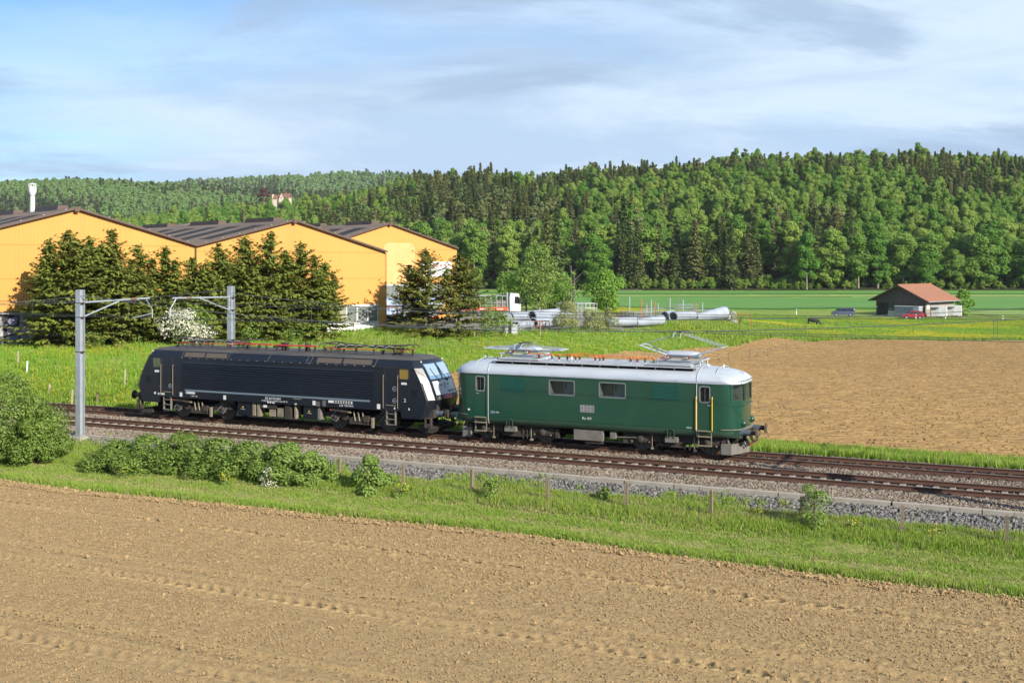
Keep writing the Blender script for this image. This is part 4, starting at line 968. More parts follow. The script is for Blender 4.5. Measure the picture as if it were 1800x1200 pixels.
            flip = (R(90), 0, 0 if sg < 0 else math.pi)
            text('2' if e > 0 else '1', .24 if e > 0 else .16, (e * 7.62 + (.05 if e > 0 else .2), Y + sg * .004, 1.66), B, m_letter, flip)
            b = MB()
            for z in (.46, .72, .98): b.box(cx - .24, cx + .24, Y - sg * .02 - .06, Y - sg * .02 + .06, z - .015, z + .015)
            for x in (cx - .24, cx + .24): b.box(x - .02, x + .02, Y - sg * .02 - .06, Y - sg * .02 + .06, .44, 1.12)
            b.each('step', [m_grey_box], B)
        y = Y + sg * .005; flip = (R(90), 0, 0 if sg < 0 else math.pi)
        text('ES 64 F4-034', .18, (-.05, y, 1.37), B, m_letter, flip)
        text('91 80 6189 934-5 D-DISPO  Class 189-VD', .10, (0.05, y, 1.245), B, m_letter, flip, sx=.92)
        text('LZB  189 934-5', .13, (4.35, y, 1.235), B, m_letter, flip)
        b = MB(); b.box(-5.65, -5.05, y - .003, y + .003, 1.36, 1.47); b.box(-5.63, -5.52, y - .005, y + .005, 1.37, 1.46, 1); b.build('sticker', [m_panel_light, m_blue_wrap], B)
        for x, z, w, h in ((-5.98, 1.30, .17, .22), (-3.1, 1.28, .17, .22), (2.45, 1.28, .17, .22), (6.2, 1.30, .18, .24), (-.35, 1.17, .1, .07), (-.2, 1.17, .1, .07), (-.02, 1.165, .12, .07), (1.35, 1.17, .12, .06), (7.1, 1.26, .06, .10), (7.9, 1.26, .06, .10)):
            b = MB(); b.box(x - w / 2, x + w / 2, y - .003, y + .003, z - h / 2, z + h / 2); b.build('sticker', [m_white], B)
        b = MB()
        b.box(3.3, 4.7, y - .003, y + .002, 1.34, 1.46); 
        for k in range(7): b.box(3.62 + k * .15, 3.73 + k * .15, y - .004, y + .004, 1.355, 1.445, 1)
        b.box(2.95, 3.15, y - .003, y + .002, 1.15, 1.44, 2); b.box(2.55, 2.80, y - .003, y + .002, 1.14, 1.36, 2); b.box(1.2, 1.7, y - .003, y + .002, 1.41, 1.46, 2)
        for k in range(4): b.box(2.95, 3.15, y - .004, y + .003, 1.18 + k * .07, 1.20 + k * .07, 1); b.box(2.55, 2.8, y - .004, y + .003, 1.17 + k * .055, 1.185 + k * .055, 1)
        b.build('data_panel', [m_white, m_letter_black, m_grey_box], B)
        text('1 189 T  20 t', .09, (-5.1, y, 1.25), B, m_letter, flip)
        b = MB(); b.lathe([(.07, 0), (.07, sg * .004)], (-7.75, Y, 1.30), 'y', 12); b.box(-7.55, -7.1, y - .003, y + .003, 1.22, 1.32); b.build('sticker', [m_panel_light], B)
    # bogies and underfloor boxes
    wm = wheel_mesh(.60)
    for e in (-1, 1):
        bo = empty('bogie', (e * 4.95, 0, 0), parent=B)
        for sg in (-1, 1):
            b = MB(); b.prism([(-2.2, .62), (-1.9, .86), (-1.0, .86), (-.6, .66), (.6, .66), (1.0, .86), (1.9, .86), (2.2, .62), (1.2, .58), (.7, .42), (-.7, .42), (-1.2, .58)], 'xz', sg * 1.05, sg * 1.17)
            b.box(-.55, .55, sg * 1.0, sg * 1.3, .34, .62); b.each('bogie_frame', [m_under], bo)
            for x in (-1.45, 1.45):
                obj('wheel', wm, bo, (x, sg * .74, .60), (0, 0, 0 if sg < 0 else math.pi))
                b = MB(); b.lathe([(.16, 0), (.16, sg * .06), (.1, sg * .10), (.02, sg * .11)], (x, sg * 1.17, .60), 'y', 14); b.box(x - .2, x + .2, sg * 1.02, sg * 1.18, .44, .80)
                b.tube([(x + .05, sg * 1.2, .9), (x - .25, sg * 1.28, .55), (x + .1, sg * 1.24, .40), (x + .28, sg * 1.2, .7)], .016, 5, 1)
                b.build('axle_box', [m_under, m_galv], bo, 40)
            b = MB(); b.tube([(-1.55, sg * 1.36, .98), (-.55, sg * 1.36, .90)], .075, 8); b.lathe([(.08, 0), (.08, .05)], (-1.62, sg * 1.36, .98), 'x', 8, 1); b.lathe([(.05, 0), (.05, .12)], (-.55, sg * 1.36, .90), 'x', 8, 2); b.build('yaw_damper', [m_under, m_red, m_handrail], bo, 40)
            b = MB()
            for x in (-.3, -.05, .2): b.tube([(x, sg * 1.3, .95), (x + .1, sg * 1.32, .5)], .035, 6, 0)
            b.cbox((.45, sg * 1.30, .62), (.3, .12, .3), 1); b.cbox((.8, sg * 1.3, .45), (.12, .1, .5), 0); b.each('brake_gear', [m_beige, m_under], bo)
    for sg in (-1, 1):
        for x0, x1, z0, z1, m in ((-2.35, -1.45, .42, 1.10, m_black_loco), (-1.4, -1.22, .42, 1.1, m_beige), (-1.1, -.95, .4, 1.08, m_beige), (-.35, .0, .45, .80, m_beige), (.15, .48, .45, .88, m_beige), (.6, 1.0, .4, 1.1, m_under), (1.2, 1.3, .4, 1.1, m_beige), (1.75, 2.55, .44, 1.10, m_black_loco), (2.6, 2.75, .44, 1.1, m_grey_box), (-.95, .1, .85, 1.1, m_under)):
            b = MB(); b.box(x0, x1, sg * .95, sg * 1.40, z0, z1); b.box(x0 + .02, x1 - .02, sg * 1.40, sg * 1.412, z1 - .05, z1 - .03); b.build('equipment_box', [m], B)
        for x in (-2.0, 2.1):
            b = MB(); b.add([(x - .06, sg * 1.414, .80), (x + .06, sg * 1.414, .80), (x, sg * 1.414, .90)], [(0, 1, 2)]); b.build('warning_triangle', [m_yellow], B)
            text('PT Cabinet', .06, (x, sg * 1.415, .73), B, m_letter, (R(90), 0, 0 if sg < 0 else math.pi))
        b = MB(); b.box(-.72, -.5, sg * 1.40, sg * 1.41, .88, 1.02); b.build('sticker', [m_white], B)
    b = MB(); b.box(-8.4, 8.4, -.55, .55, .5, 1.11); b.build('underframe', [m_dark], B)
    # roof gear
    b = MB(); b.box(-6.3, 6.3, -.85, .85, 3.70, 3.76); b.build('roof_deck', [m_black_roof], roof)
    def low_panto(x0, x1, head_at_low):
        P = empty('pantograph', (0, 0, 0), parent=B); d = 1 if x1 > x0 else -1
        b = MB()
        for x in (x0, x0 + d * 1.1):
            for y in (-.55, .55): insulator(b, (x, y, 3.75), .18, .07, 0)
        b.build('insulator', [m_under], P, 50)
        b = MB(); b.box(*sorted((x0 - d * .1, x0 + d * 1.2)), -.60, -.54, 3.93, 3.97); b.box(*sorted((x0 - d * .1, x0 + d * 1.2)), .54, .60, 3.93, 3.97); b.box(x0 - .04, x0 + .04, -.6, .6, 3.93, 3.97); b.each('base_frame', [m_red_dark], P)
        b = MB(); b.tube([(x0 + d * .2, 0, 4.0), (x1, 0, 4.05)], [.06, .045], 7); b.each('lower_arm', [m_under], P)
        b = MB(); b.tube([(x1, -.35, 4.10), (x0 + d * .1, -.42, 4.17)], .03, 6); b.tube([(x1, .35, 4.10), (x0 + d * .1, .42, 4.17)], .03, 6); b.tube([(x1, -.4, 4.09), (x1, .4, 4.09)], .03, 6); b.each('upper_arm', [m_under], P)
        b = MB()
        for q in (-.17, .17): b.tube([(x0 + q, -.97, 4.02), (x0 + q, -.78, 4.17), (x0 + q, -.5, 4.21), (x0 + q, .5, 4.21), (x0 + q, .78, 4.17), (x0 + q, .97, 4.02)], .022, 6)
        b.box(x0 - .2, x0 + .2, -.45, .45, 4.19, 4.225); b.each('collector_head', [m_under], P)
        b = MB()
        for k in range(3):
            xx = x0 + d * (.8 + .55 * k); b.tube([(xx - .25, -.5, 3.86), (xx - .15, -.55, 4.08), (xx + .05, -.5, 4.17), (xx + .25, -.42, 4.13)], .014, 5)
        b.each('earth_strap', [m_galv], P)
    low_panto(-6.95, -4.7, 1); low_panto(-2.4, -4.3, 1); low_panto(2.5, 4.4, 1); low_panto(6.95, 4.8, 1)
    b = MB()
    for x0, x1 in ((-3.2, -1.75), (-1.55, -.75), (-.6, 2.0)): b.box(x0, x1, -.66, -.58, 4.0, 4.07)
    b.box(-5.3, -3.3, -.64, -.60, 3.94, 3.98); b.box(2.6, 5.6, -.64, -.60, 3.94, 3.98); b.each('busbar', [m_red_bus], B)
    for x in (-5.4, -4.6, -3.6, -2.9, -2.2, -1.6, -1.1, -.45, .2, .95, 1.5, 1.9, 2.45, 2.9, 3.4, 4.4, 5.4, 6.0):
        b = MB(); insulator(b, (x, -.62, 3.75), .22, .06, 0); b.lathe([(.05, 0), (.05, .05)], (x, -.62, 3.95), 'z', 8); b.build('insulator', [m_under], B, 50)
    b = MB(); b.lathe([(.16, 0), (.2, .1), (.16, .16), (.2, .22), (.16, .3), (.24, .36), (.24, .42)], (-.05, -.45, 3.75), 'z', 12); b.lathe([(.12, 0), (.15, .1), (.12, .2), (.17, .3), (.12, .42)], (1.35, -.45, 3.75), 'z', 12); b.tube([(-.9, -.3, 3.9), (-.2, -.35, 3.95)], .05, 6); b.each('main_switch', [m_under], B, 50)
    b = MB(); b.tube([(6.35, -.3, 3.82), (6.85, -.3, 3.82)], .06, 8); b.lathe([(.1, 0), (.1, .06)], (6.85, -.3, 3.82), 'x', 10); b.build('horn', [m_under], B)
    for x, z in ((7.45, .26), (-7.2, .10)):
        b = MB(); b.cbox((x, -.35, 3.72 + z / 2), (.07, .12, z)); b.build('antenna', [m_under], B)
m_blind = M('sun_blind', (0.26, 0.36, 0.46), (0.30, 0.40, 0.50), 1, rough=0.15, spec=0.6)
m_glass_green_reflect = M('glass_green_reflect', (0.05, 0.075, 0.02), (0.09, 0.11, 0.03), 9, rough=0.1, spec=0.8)  # green reflection in the left cab pane, put into the base colour
m_red_dark = M('dark_red', (0.20, 0.02, 0.03), rough=0.5)
black_loco()

# ---------------------------------------------------------------- overhead line
def mast(s, p, side, label):
    """side = +1: the arm reaches away from the camera, -1: towards it"""
    A = empty('catenary_mast', T(s, p), -TH, label, 'mast', 'overhead line masts')
    b = MB()
    for y in (-.15, .15): b.box(-.15, .15, y - .012, y + .012, -.22, 6.95)
    b.box(-.008, .008, -.138, .138, -.22, 6.95); b.build('mast_post', [m_galv], A)
    b = MB(); b.loft([[(-x, -x, z), (x, -x, z), (x, x, z), (-x, x, z)] for x, z in ((.46, -1.3), (.46, -.30), (.42, -.24))])
    b.build('foundation', [m_concrete], A)
    b = MB(); b.box(-.24, .24, -.24, .24, -.24, -.20); b.build('base_plate', [m_galv], A)
    q = side
    b = MB(); b.tube([(0, q * .2, 6.32), (0, q * 4.85, 6.40)], .05, 8); b.box(-.04, .04, *sorted((q * .16, q * .26)), 5.55, 6.42); b.build('cantilever_beam', [m_galv], A)
    b = MB(); b.tube([(0, q * .24, 5.62), (0, q * 2.7, 6.33)], .04, 7); b.build('brace', [m_galv], A)
    b = MB(); insulator(b, (0, q * 3.4, 6.385), q * .45, .08, 0, 10, 'y'); b.build('insulator', [m_insul], A, 50)
    b = MB(); b.tube([(0, q * 4.55, 6.40), (0, q * 5.05, 5.80), (0, q * 5.07, 5.35)], .032, 6); b.build('drop_arm', [m_galv], A)
    b = MB(); b.tube([(0, q * 5.02, 5.58), (.05, q * 3.5, 5.40)], .022, 6); b.build('steady_arm', [m_galv], A)
    b = MB()
    for z in (5.6, 6.3, 3.9): b.box(-.165, .165, -.165, .165, z - .02, z + .02)
    b.build('clamp', [m_under], A)
    return A
mast(-20.2, -7.0, 1, 'tall galvanised catenary mast on a concrete block in front of the tracks')
mast(-19.0, 3.12, -1, 'galvanised catenary mast standing behind the black locomotive')
mast(24.4, -7.0, 1, 'galvanised catenary mast on the near side at the far right'); mast(25.6, 3.12, -1, 'galvanised catenary mast on the far side at the far right')
def wire(name, pts, r, mat, label, cat='wire', group='overhead line wires'):
    b = MB(); b.tube([T(*q) for q in pts], r, 5); o = b.build(name, [mat]); return tag(o, label, cat, group)
def sag(s0, s1, p, z0, dip, n=14): return [(s0 + (s1 - s0) * k / n, p, z0 - dip * 4 * (k / n) * (1 - k / n)) for k in range(n + 1)]
SPAN = ((-64, -20), (-20, 25), (25, 68))
for p, zc, zm, who in ((NEAR, 5.43, 6.30, 'near'), (0.0, 5.27, 6.22, 'far')):
    wire('contact_wire', [(s, p + (.18 if i % 2 else -.18), zc) for i, s in enumerate((-64, -20, 25, 68))], .011, m_wire, f'thin dark contact wire above the {who} track')
    mes = empty('messenger_wire', (0, 0, 0), 0, f'thin dark carrying wire with droppers above the {who} track', 'wire', 'overhead line wires')
    for s0, s1 in SPAN:
        b = MB(); b.tube([T(*q) for q in sag(s0, s1, p, zm, .24)], .012, 5); b.build('cable', [m_wire], mes)
        n = 6
        for k in range(n):
            t = (k + .5) / n; s = s0 + (s1 - s0) * t
            b = MB(); b.tube([T(s, p, zm - .24 * 4 * t * (1 - t)), T(s, p, zc)], .009, 4); b.build('dropper', [m_wire], mes)
for p, who in ((-7.0, 'front'), (3.12, 'rear')):
    pts = []
    for s0, s1 in SPAN: pts += sag(s0, s1, p, 6.66, 1.12)
    wire('feeder_wire', pts, .015, m_wire_grey, f'grey sagging feeder cable slung between the {who} masts')

# ---------------------------------------------------------------- yellow halls
FA = math.atan2(3.57, 4.16)
def hall(name, origin, x0, xr, x1, zb, ze0, zr, ze1, depth, label, skip_low=0.0, roofrows=()):
    """gable front along local x (x0..x1, ridge at xr), building runs back along local y"""
    Hh = empty(name, (origin[0], origin[1], 0), FA, label, 'building', 'yellow industrial halls')
    def top(x): return np.interp(x, [x0, xr, x1], [ze0, zr, ze1])
    xs = []; ys = []; x = x0; per = .22; k = 0
    while x < x1 - 1e-6:
        for dx, y in ((0, 0), (.09, 0), (.11, -.045), (.20, -.045)):
            if x + dx <= x1: xs.append(x + dx); ys.append(y)
        x += per
    xs.append(x1); ys.append(0)
    xs = np.array(xs); ys = np.array(ys); n = len(xs); zlow = zb + skip_low
    V = np.concatenate([np.stack([xs, ys, np.full(n, zlow)], -1), np.stack([xs, ys, top(xs)], -1)])
    F = [(i, i + 1, n + i + 1, n + i) for i in range(n - 1)]
    obj('front_wall', raw_mesh('front_wall', V, F, [m_hall]), Hh)
    b = MB(); b.prism([(x0 + .05, zb - 1), (x1 - .05, zb - 1), (x1 - .05, ze1 - .1), (xr, zr - .1), (x0 + .05, ze0 - .1)], 'xz', .08, depth); b.build('hall_body', [m_hall], Hh)
    if skip_low:
        b = MB(); b.box(x0, x1, -.02, .06, zb - 1.2, zlow); b.build('plinth', [m_plinth], Hh)
    for a, c, za, zc in ((x0, xr, ze0, zr), (xr, x1, zr, ze1)):
        b = MB(); L = math.hypot(c - a, zc - za); nx, nz = -(zc - za) / L, (c - a) / L
        ex = .0
        pr = [(a, za + .02), (c, zc + .02), (c + nx * .09, zc + .02 + nz * .09), (a + nx * .09, za + .02 + nz * .09)]
        b.prism(pr, 'xz', -.35, depth + .3); r = b.build('roof', [m_hall_roof], Hh)
        b = MB(); pr = [(a, za - .05), (c, zc - .05), (c + nx * .11, zc + .02 + nz * .11), (a + nx * .11, za + .02 + nz * .11)]
        b.prism(pr, 'xz', -.42, -.36); b.build('verge_board', [m_trim], r)
        m = int(L / 1.75)
        for k in range(m):
            t = (k + .5) / m; b = MB(); b.cbox((a + (c - a) * t + nx * .13, -.40, za + (zc - za) * t + .02 + nz * .14), (.10, .12, .06)); b.build('roof_clip', [m_galv], r)
    slope = lambda x: np.interp(x, [x0, xr], [ze0, zr]) + .125
    for (d0, d1, f0, f1) in roofrows:
        xa, xb = x0 + (xr - x0) * f0, x0 + (xr - x0) * f1
        b = MB(); b.add([(xa, d0, slope(xa)), (xb, d0, slope(xb)), (xb, d1, slope(xb)), (xa, d1, slope(xa)), (xa, d0, slope(xa) - .1), (xb, d0, slope(xb) - .1), (xb, d1, slope(xb) - .1), (xa, d1, slope(xa) - .1)],
                         [(0, 1, 2, 3), (4, 7, 6, 5), (0, 4, 5, 1), (1, 5, 6, 2), (2, 6, 7, 3), (3, 7, 4, 0)]); b.build('skylight', [m_skylight], Hh)
    for d0, d1 in ((3, 9), (15, 22), (28, 35)):
        if d1 < depth: b = MB(); b.prism([(xr - .5, zr - .02), (xr + .5, zr - .02), (xr + .42, zr + .42), (xr - .42, zr + .42)], 'xz', d0, d1); b.build('ridge_vent', [m_trim], Hh)
    b = MB(); b.box(xr - .20, xr + .20, -.50, -.43, zr - .26, zr + .16); b.build('ridge_cap', [m_trim], Hh)
    return Hh
C2 = (-13.2, 120.0)
SK = [(1.5 + 5.2 * k, 4.2 + 5.2 * k, .22, .80) for k in range(6)]
h2 = hall('yellow_hall', C2, -21.1, -10.9, 0, 1.36, 9.77, 12.32, 9.31, 52, 'yellow corrugated hall in the middle with spruces and ground floor windows in front', 2.55, SK)
h1 = hall('yellow_hall', C2, -43.2, -32.1, -21.12, 1.36, 9.8, 12.86, 9.78, 60, 'yellow corrugated hall at the left edge with graffiti along its base', 2.75, SK)
h3 = hall('yellow_hall', (-15.0, 140.0), -10.4, 0, 10.5, .6, 9.9, 12.92, 9.95, 45, 'yellow corrugated hall furthest right with a pale painted patch and strip window', 0, SK[:3])
def hall_details():
    # middle hall: ground floor windows, white plinth, orange corner column
    b = MB(); b.box(-.85, .02, -.06, .05, .2, 3.91); b.build('corner_column', [m_hall], h2)
    b = MB(); b.box(-12, -.9, -.10, -.02, 3.80, 3.92); b.build('lintel', [m_white], h2)
    for k in range(9):
        x = -.95 - (k + 1) * 1.28
        b = MB(); f = .07
        b.ring([(x, 2.12), (x + 1.26, 2.12), (x + 1.26, 3.78), (x, 3.78)], [(x + f, 2.12 + f), (x + 1.26 - f, 2.12 + f), (x + 1.26 - f, 3.78 - f), (x + f, 3.78 - f)], 'xz', -.12, -.03)
        w = b.build('window', [m_white], h2)
        b = MB(); b.box(x + f, x + 1.26 - f, -.06, -.05, 2.12 + f, 3.78 - f); b.build('pane', [m_white if k in (4,) else (m_pane_blind if k == 3 else (m_glass_dark if k > 4 else m_pane_grey))], w)
    b = MB(); b.box(-12.6, -.9, -.16, -.03, .1, 2.10); b.box(-13.5, -3.6, -.9, -.16, -.2, 1.55); b.build('loading_ledge', [m_white], h2)
    # left hall: silver and black graffiti lettering shapes on the plinth
    def poly(pts, m, y, nm='graffiti'):
        b = MB(); b.prism([(-43.0 + x, 1.36 + z) for x, z in pts], 'xz', y - .01, y); b.build(nm, [m], h1)
    poly([(0, .05), (9.6, .05), (9.9, 1.2), (8.9, 2.6), (0, 2.62)], m_graf_black, -.03)
    for pts in ([(.3, .25), (2.1, .3), (2.2, 1.2), (1.5, 2.45), (.2, 2.4)], [(2.35, .3), (2.9, .25), (3.3, 1.1), (3.6, .2), (5.0, .25), (4.85, 2.4), (3.9, 2.45), (3.5, 1.75), (2.9, 2.45), (2.1, 2.4)],
                [(5.3, .9), (6.3, 1.0), (6.35, .2), (7.5, .25), (7.75, 2.5), (6.3, 2.45), (6.2, 1.6), (5.3, 1.5)], [(7.9, .3), (9.2, .15), (9.55, 1.1), (9.0, 1.3), (8.8, 2.45), (8.05, 2.5)]):
        poly(pts, m_graf_silver, -.045)
    for pts in ([(5.15, .15), (6.2, .15), (6.2, .9), (5.2, .8)], [(5.1, 1.65), (5.5, 2.3), (6.1, 2.4), (6.0, 1.7)], [(7.85, 1.1), (8.2, .6), (8.5, 1.5), (8.1, 2.2)]): poly(pts, m_graf_blue, -.055)
    b = MB(); b.box(-43, -21.2, -.10, -.03, 4.10, 4.18); b.build('drip_sill', [m_trim], h1)
    for hh, xa, xb, z in ((h1, -43, -21.2, 9.72), (h2, -21.0, -.1, 9.25), (h1, -43, -21.2, 6.9), (h2, -21.0, -.1, 6.6), (h3, -10.2, 10.3, 9.8)):
        b = MB(); b.box(xa, xb, -.052, -.046, z, z + .03); b.build('cladding_joint', [m_joint], hh)
    b = MB(); b.tube([(-21.1, -.12, 9.6), (-21.1, -.12, 1.4)], .07, 7); b.build('downpipe', [m_trim], h2)
    b = MB(); b.tube([(.05, -.08, 9.2), (.05, -.08, 1.2)], .06, 7); b.build('downpipe', [m_joint], h2)
    # furthest hall: pale over-painted patch, banner, strip window
    b = MB()
    for k in range(20):
        pass
    b.prism(rrect(1.55, 8.05, 4.7, 5.1, .8), 'xz', -.062, -.05); b.build('painted_patch', [m_hall_pale], h3)
    b = MB(); b.box(5.0, 9.6, -.10, -.05, 6.4, 8.3); f = b.build('banner', [m_white], h3)
    r = random.Random(5)
    for k in range(7):
        x = 5.3 + k * .6
        b = MB(); b.box(x, x + .42, -.108, -.10, 7.45 + .06 * k, 7.55 + .06 * k + r.uniform(.05, .2)); b.build('faded_print', [m_red_faded], f)
    b = MB(); b.box(-4, 9.8, -.16, -.04, 5.38, 5.52); b.build('window_lintel', [m_white], h3)
    b = MB(); b.box(-4, 9.8, -.16, -.04, 3.55, 3.66); b.build('window_sill', [m_white], h3)
    for k in range(18):
        x = -4 + k * .765; b = MB(); b.box(x + .025, x + .74, -.09, -.05, 3.66, 5.38); p = b.build('pane', [m_pane_grey], h3)
        if k in (5, 6) : pass
    b = MB(); b.ring([(1.35, 3.75), (1.95, 3.75), (1.95, 4.75), (1.35, 4.75)], [(1.43, 3.83), (1.87, 3.83), (1.87, 4.67), (1.43, 4.67)], 'xz', -.14, -.09); w = b.build('vent_window', [m_white], h3)
    b = MB(); b.box(1.43, 1.87, -.12, -.10, 3.83, 4.67); b.build('opening', [m_dark], w)
    b = MB(); b.box(-4, 9.8, -.05, -.02, .2, 1.2); b.build('plinth', [m_plinth], h3)
    # stack on the left hall
    ch = empty('chimney_stack', (at(57, 118), 118, 0), 0, 'white metal flue with a capped top rising from the left hall roof', 'chimney')
    b = MB(); b.lathe([(.25, 10.5), (.25, 15.1), (.28, 15.2), (.40, 15.45), (.40, 15.95), (.33, 16.0)], (0, 0, 0), 'z', 16); b.build('flue', [m_white], ch, 40)
    b = MB()
    for k in range(8): a = k * math.pi / 4; b.cbox((.34 * math.cos(a), .34 * math.sin(a), 16.12), (.08, .08, .3))
    b.lathe([(.38, 16.24), (.34, 16.30), (.05, 16.36)], (0, 0, 0), 'z', 14); b.build('cap', [m_white], ch)
    b = MB(); b.lathe([(.29, 10.4), (.29, 11.9), (.26, 11.92)], (0, 0, 0), 'z', 14); b.lathe([(.275, 15.0), (.275, 15.12)], (0, 0, 0), 'z', 14); b.build('collar', [m_galv], ch)
    # low pale-ended shed behind the roofs
    sh = empty('shed', (at(330, 185), 185, 0), FA, 'low brown roofed shed with a cream gable peeping over the hall roofs', 'building')
    b = MB(); b.prism([(-8, 1), (8, 1), (8, 12.3), (0, 14.15), (-8, 12.3)], 'xz', 0, 25); b.build('shed_body', [m_castle], sh)
    for sg in (-1, 1): b = MB(); b.prism([(sg * 8.4, 12.25), (0, 14.2), (0, 14.4), (sg * 8.4, 12.45)], 'xz', -.3, 25.3); b.build('roof', [m_hall_roof], sh)
m_joint = M('dark_cladding_seam', (0.52, 0.25, 0.065), rough=0.7)  # darker orange for the horizontal cladding seams and the corner downpipe
m_red_faded = M('faded_red', (0.62, 0.20, 0.18), rough=0.7)
hall_details()

# ---------------------------------------------------------------- the storage yard
def lz(x, y): return float(land_z(np.array(x), np.array(y)))
def pipe(px, d, length, r0, r1, yaw, label, lift=0.0, flange=True, grp='galvanised pipe sections in the yard'):
    x = at(px, d); z = lz(x, d) + .08 + max(r0, r1) * 0 + lift
    e = empty('steel_pipe', (x, d, z), yaw, label, 'pipe', grp)
    n = 24; b = MB(); rings = []
    prof = [(0, r0, 0), (.15, r0, 0), (length - .15, r1, 0), (length, r1, 0)]
    def ring(xx, r, c): return [(xx, r * math.cos(2 * math.pi * k / n), c + r * math.sin(2 * math.pi * k / n)) for k in range(n)]
    outer = [ring(xx, r, r) for xx, r, c in prof]; inner = [ring(xx, r - .045, r) for xx, r, c in reversed(prof)]
    rr = outer + inner; b.loft(rr + [rr[0]], False, False); b.build('pipe_shell', [m_pipe], e, 40)
    if flange:
        for xx, r in ((.04, r0), (length - .06, r1)):
            b = MB(); b.add(*_annulus(xx, r + .07, r - .02, r, n)); b.build('flange', [m_galv], e)
    return e
def _annulus(x, ro, ri, zc, n, w=.06):
    vs = []
    for xx in (x, x + w):
        for r in (ro, ri): vs += [(xx, r * math.cos(2 * math.pi * k / n), zc + r * math.sin(2 * math.pi * k / n)) for k in range(n)]
    fs = []
    for k in range(n):
        j = (k + 1) % n
        fs += [(k, j, n + j, n + k), (2 * n + k, 3 * n + k, 3 * n + j, 2 * n + j), (k, 2 * n + k, 2 * n + j, j), (n + k, n + j, 3 * n + j, 3 * n + k)]
    return vs, fs
def yard():
    pipe(937, 133, 7.5, .58, .50, R(58), 'dark mouthed steel pipe on the ground, right of the pallet frames'); pipe(935, 136, 8.0, .60, .42, R(52), 'steel pipe lying on top of the others with a large dark mouth', .68)
    pipe(908, 131, 4.5, .38, .38, R(55), 'small steel pipe lowest in the front of the heap'); pipe(897, 140, 6.5, .50, .50, R(52), 'steel pipe with grey flange left in the heap', .35)
    pipe(883, 139, 6.5, .48, .48, R(54), 'steel pipe at the left end of the heap', .3); pipe(909, 146, 7.0, .40, .62, R(20), 'long steel pipe lying at the back of the heap', .35); pipe(870, 141, 6.0, .5, .5, R(52), 'steel pipe end half hidden by the conifers', .2)
    pipe(1062, 139, 4.4, .54, .54, R(22), 'flanged pipe section beside the willow bushes'); pipe(1101, 140.5, 6.6, .38, .62, R(42), 'long tapered pipe with a wide end in the middle of the row')
    pipe(1183, 151, 6.0, .62, .56, R(55), 'short wide pipe with an open dark mouth'); pipe(1222, 157, 7.0, .46, .90, R(46), 'flared cone shaped pipe at the right end of the row'); pipe(1168, 153, 4.5, .55, .55, R(70), 'dark pipe stub between the tapered pipe and the wide one')
    # wire pallets and stacked grating
    def rack(px, d, w, h, dep, mat, label, lift=0.0, cells=(5, 3)):
        x = at(px, d); e = empty('pallet_cage', (x, d, lz(x, d) + .06 + lift), R(12), label, 'crate', 'mesh cages and gratings in the yard')
        b = MB()
        for i in range(cells[0] + 1):
            xx = -w / 2 + w * i / cells[0]
            for y in (-dep / 2, dep / 2): b.tube([(xx, y, 0), (xx, y, h)], .03, 4)
        for k in range(cells[1] + 1):
            z = h * k / cells[1]
            for y in (-dep / 2, dep / 2): b.tube([(-w / 2, y, z), (w / 2, y, z)], .028, 4)
            for xx in (-w / 2, w / 2): b.tube([(xx, -dep / 2, z), (xx, dep / 2, z)], .028, 4)
        b.build('mesh_frame', [mat], e)
        b = MB(); b.box(-w / 2, w / 2, -dep / 2, dep / 2, -.02, .06); b.build('floor', [m_rust if mat is not m_galv else m_grey_box], e)
    rack(1004, 168, 4.0, 2.2, 1.4, m_galv, 'tall grey wire cage left behind the willow bush'); rack(1030, 172, 3.0, 2.1, 1.4, m_white, 'pale wire cage standing right of the willow bush')
    rack(1120, 170, 4.5, .8, 2, m_galv, 'flat stack of gratings left in the yard'); rack(1150, 172, 3.6, 1.4, 2, m_galv, 'stack of gratings with red posts'); rack(1205, 178, 3.4, 1.6, 2, m_galv, 'grey cage on the grating stack', .7, (7, 3)); rack(1235, 178, 3.6, 1.0, 2, m_galv, 'low grey cage at the right of the stack', .7, (8, 2))
    rack(1212, 177, 6.0, .7, 2.4, m_under, 'dark low stack of gratings under the grey cages', 0, (9, 2)); rack(1092, 166, 3, .7, 2, m_under, 'dark low grating stack beside the maple'); rack(1135, 174, 6.0, .9, 2.2, m_under, 'dark grating stack with upright posts', 0, (8, 2))
    r = random.Random(9)
    for k, px in enumerate((1092, 1107, 1128, 1137, 1141, 1145, 1152, 1157, 1174, 1178, 1192, 1201, 1223, 1235, 1247)):
        d = 168 + r.uniform(-3, 9); x = at(px, d); h = r.uniform(2.0, 3.1)
        b = MB(); b.box(-.06, .06, -.06, .06, 0, h); b.box(-.14, .14, -.14, .14, 0, .06)
        o = b.build('stake', [m_orange_steel if k in (2, 6, 12) else (m_galv if k % 2 else m_grey_box)], None, None, (x, d, lz(x, d) + .06))
        col = 'red' if k in (2, 6, 12) else ('pale galvanised' if k % 2 else 'dark grey')
        tag(o, f'{col} steel stake standing upright among the gratings', 'stake', 'upright stakes in the yard')
    # pallets and loose frames in front of the heap
    for k, (px, d) in enumerate(((905, 124), (925, 125), (940, 126), (952, 127))):
        x = at(px, d); e = empty('steel_trestle', (x, d, lz(x, d) + .05), R(10 + 6 * k), ('grey steel frame beside the gate', 'grey steel frame second from the gate', 'rusty steel frame third from the gate', 'rusty steel frame furthest from the gate')[k], 'frame')
        b = MB(); w, h = 1.5, .9
        for xx in (-w / 2, w / 2): b.tube([(xx, -.4, 0), (xx, -.4, h)], .035, 5); b.tube([(xx, .4, 0), (xx, .4, h)], .035, 5); b.tube([(xx, -.4, h), (xx, .4, h)], .035, 5)
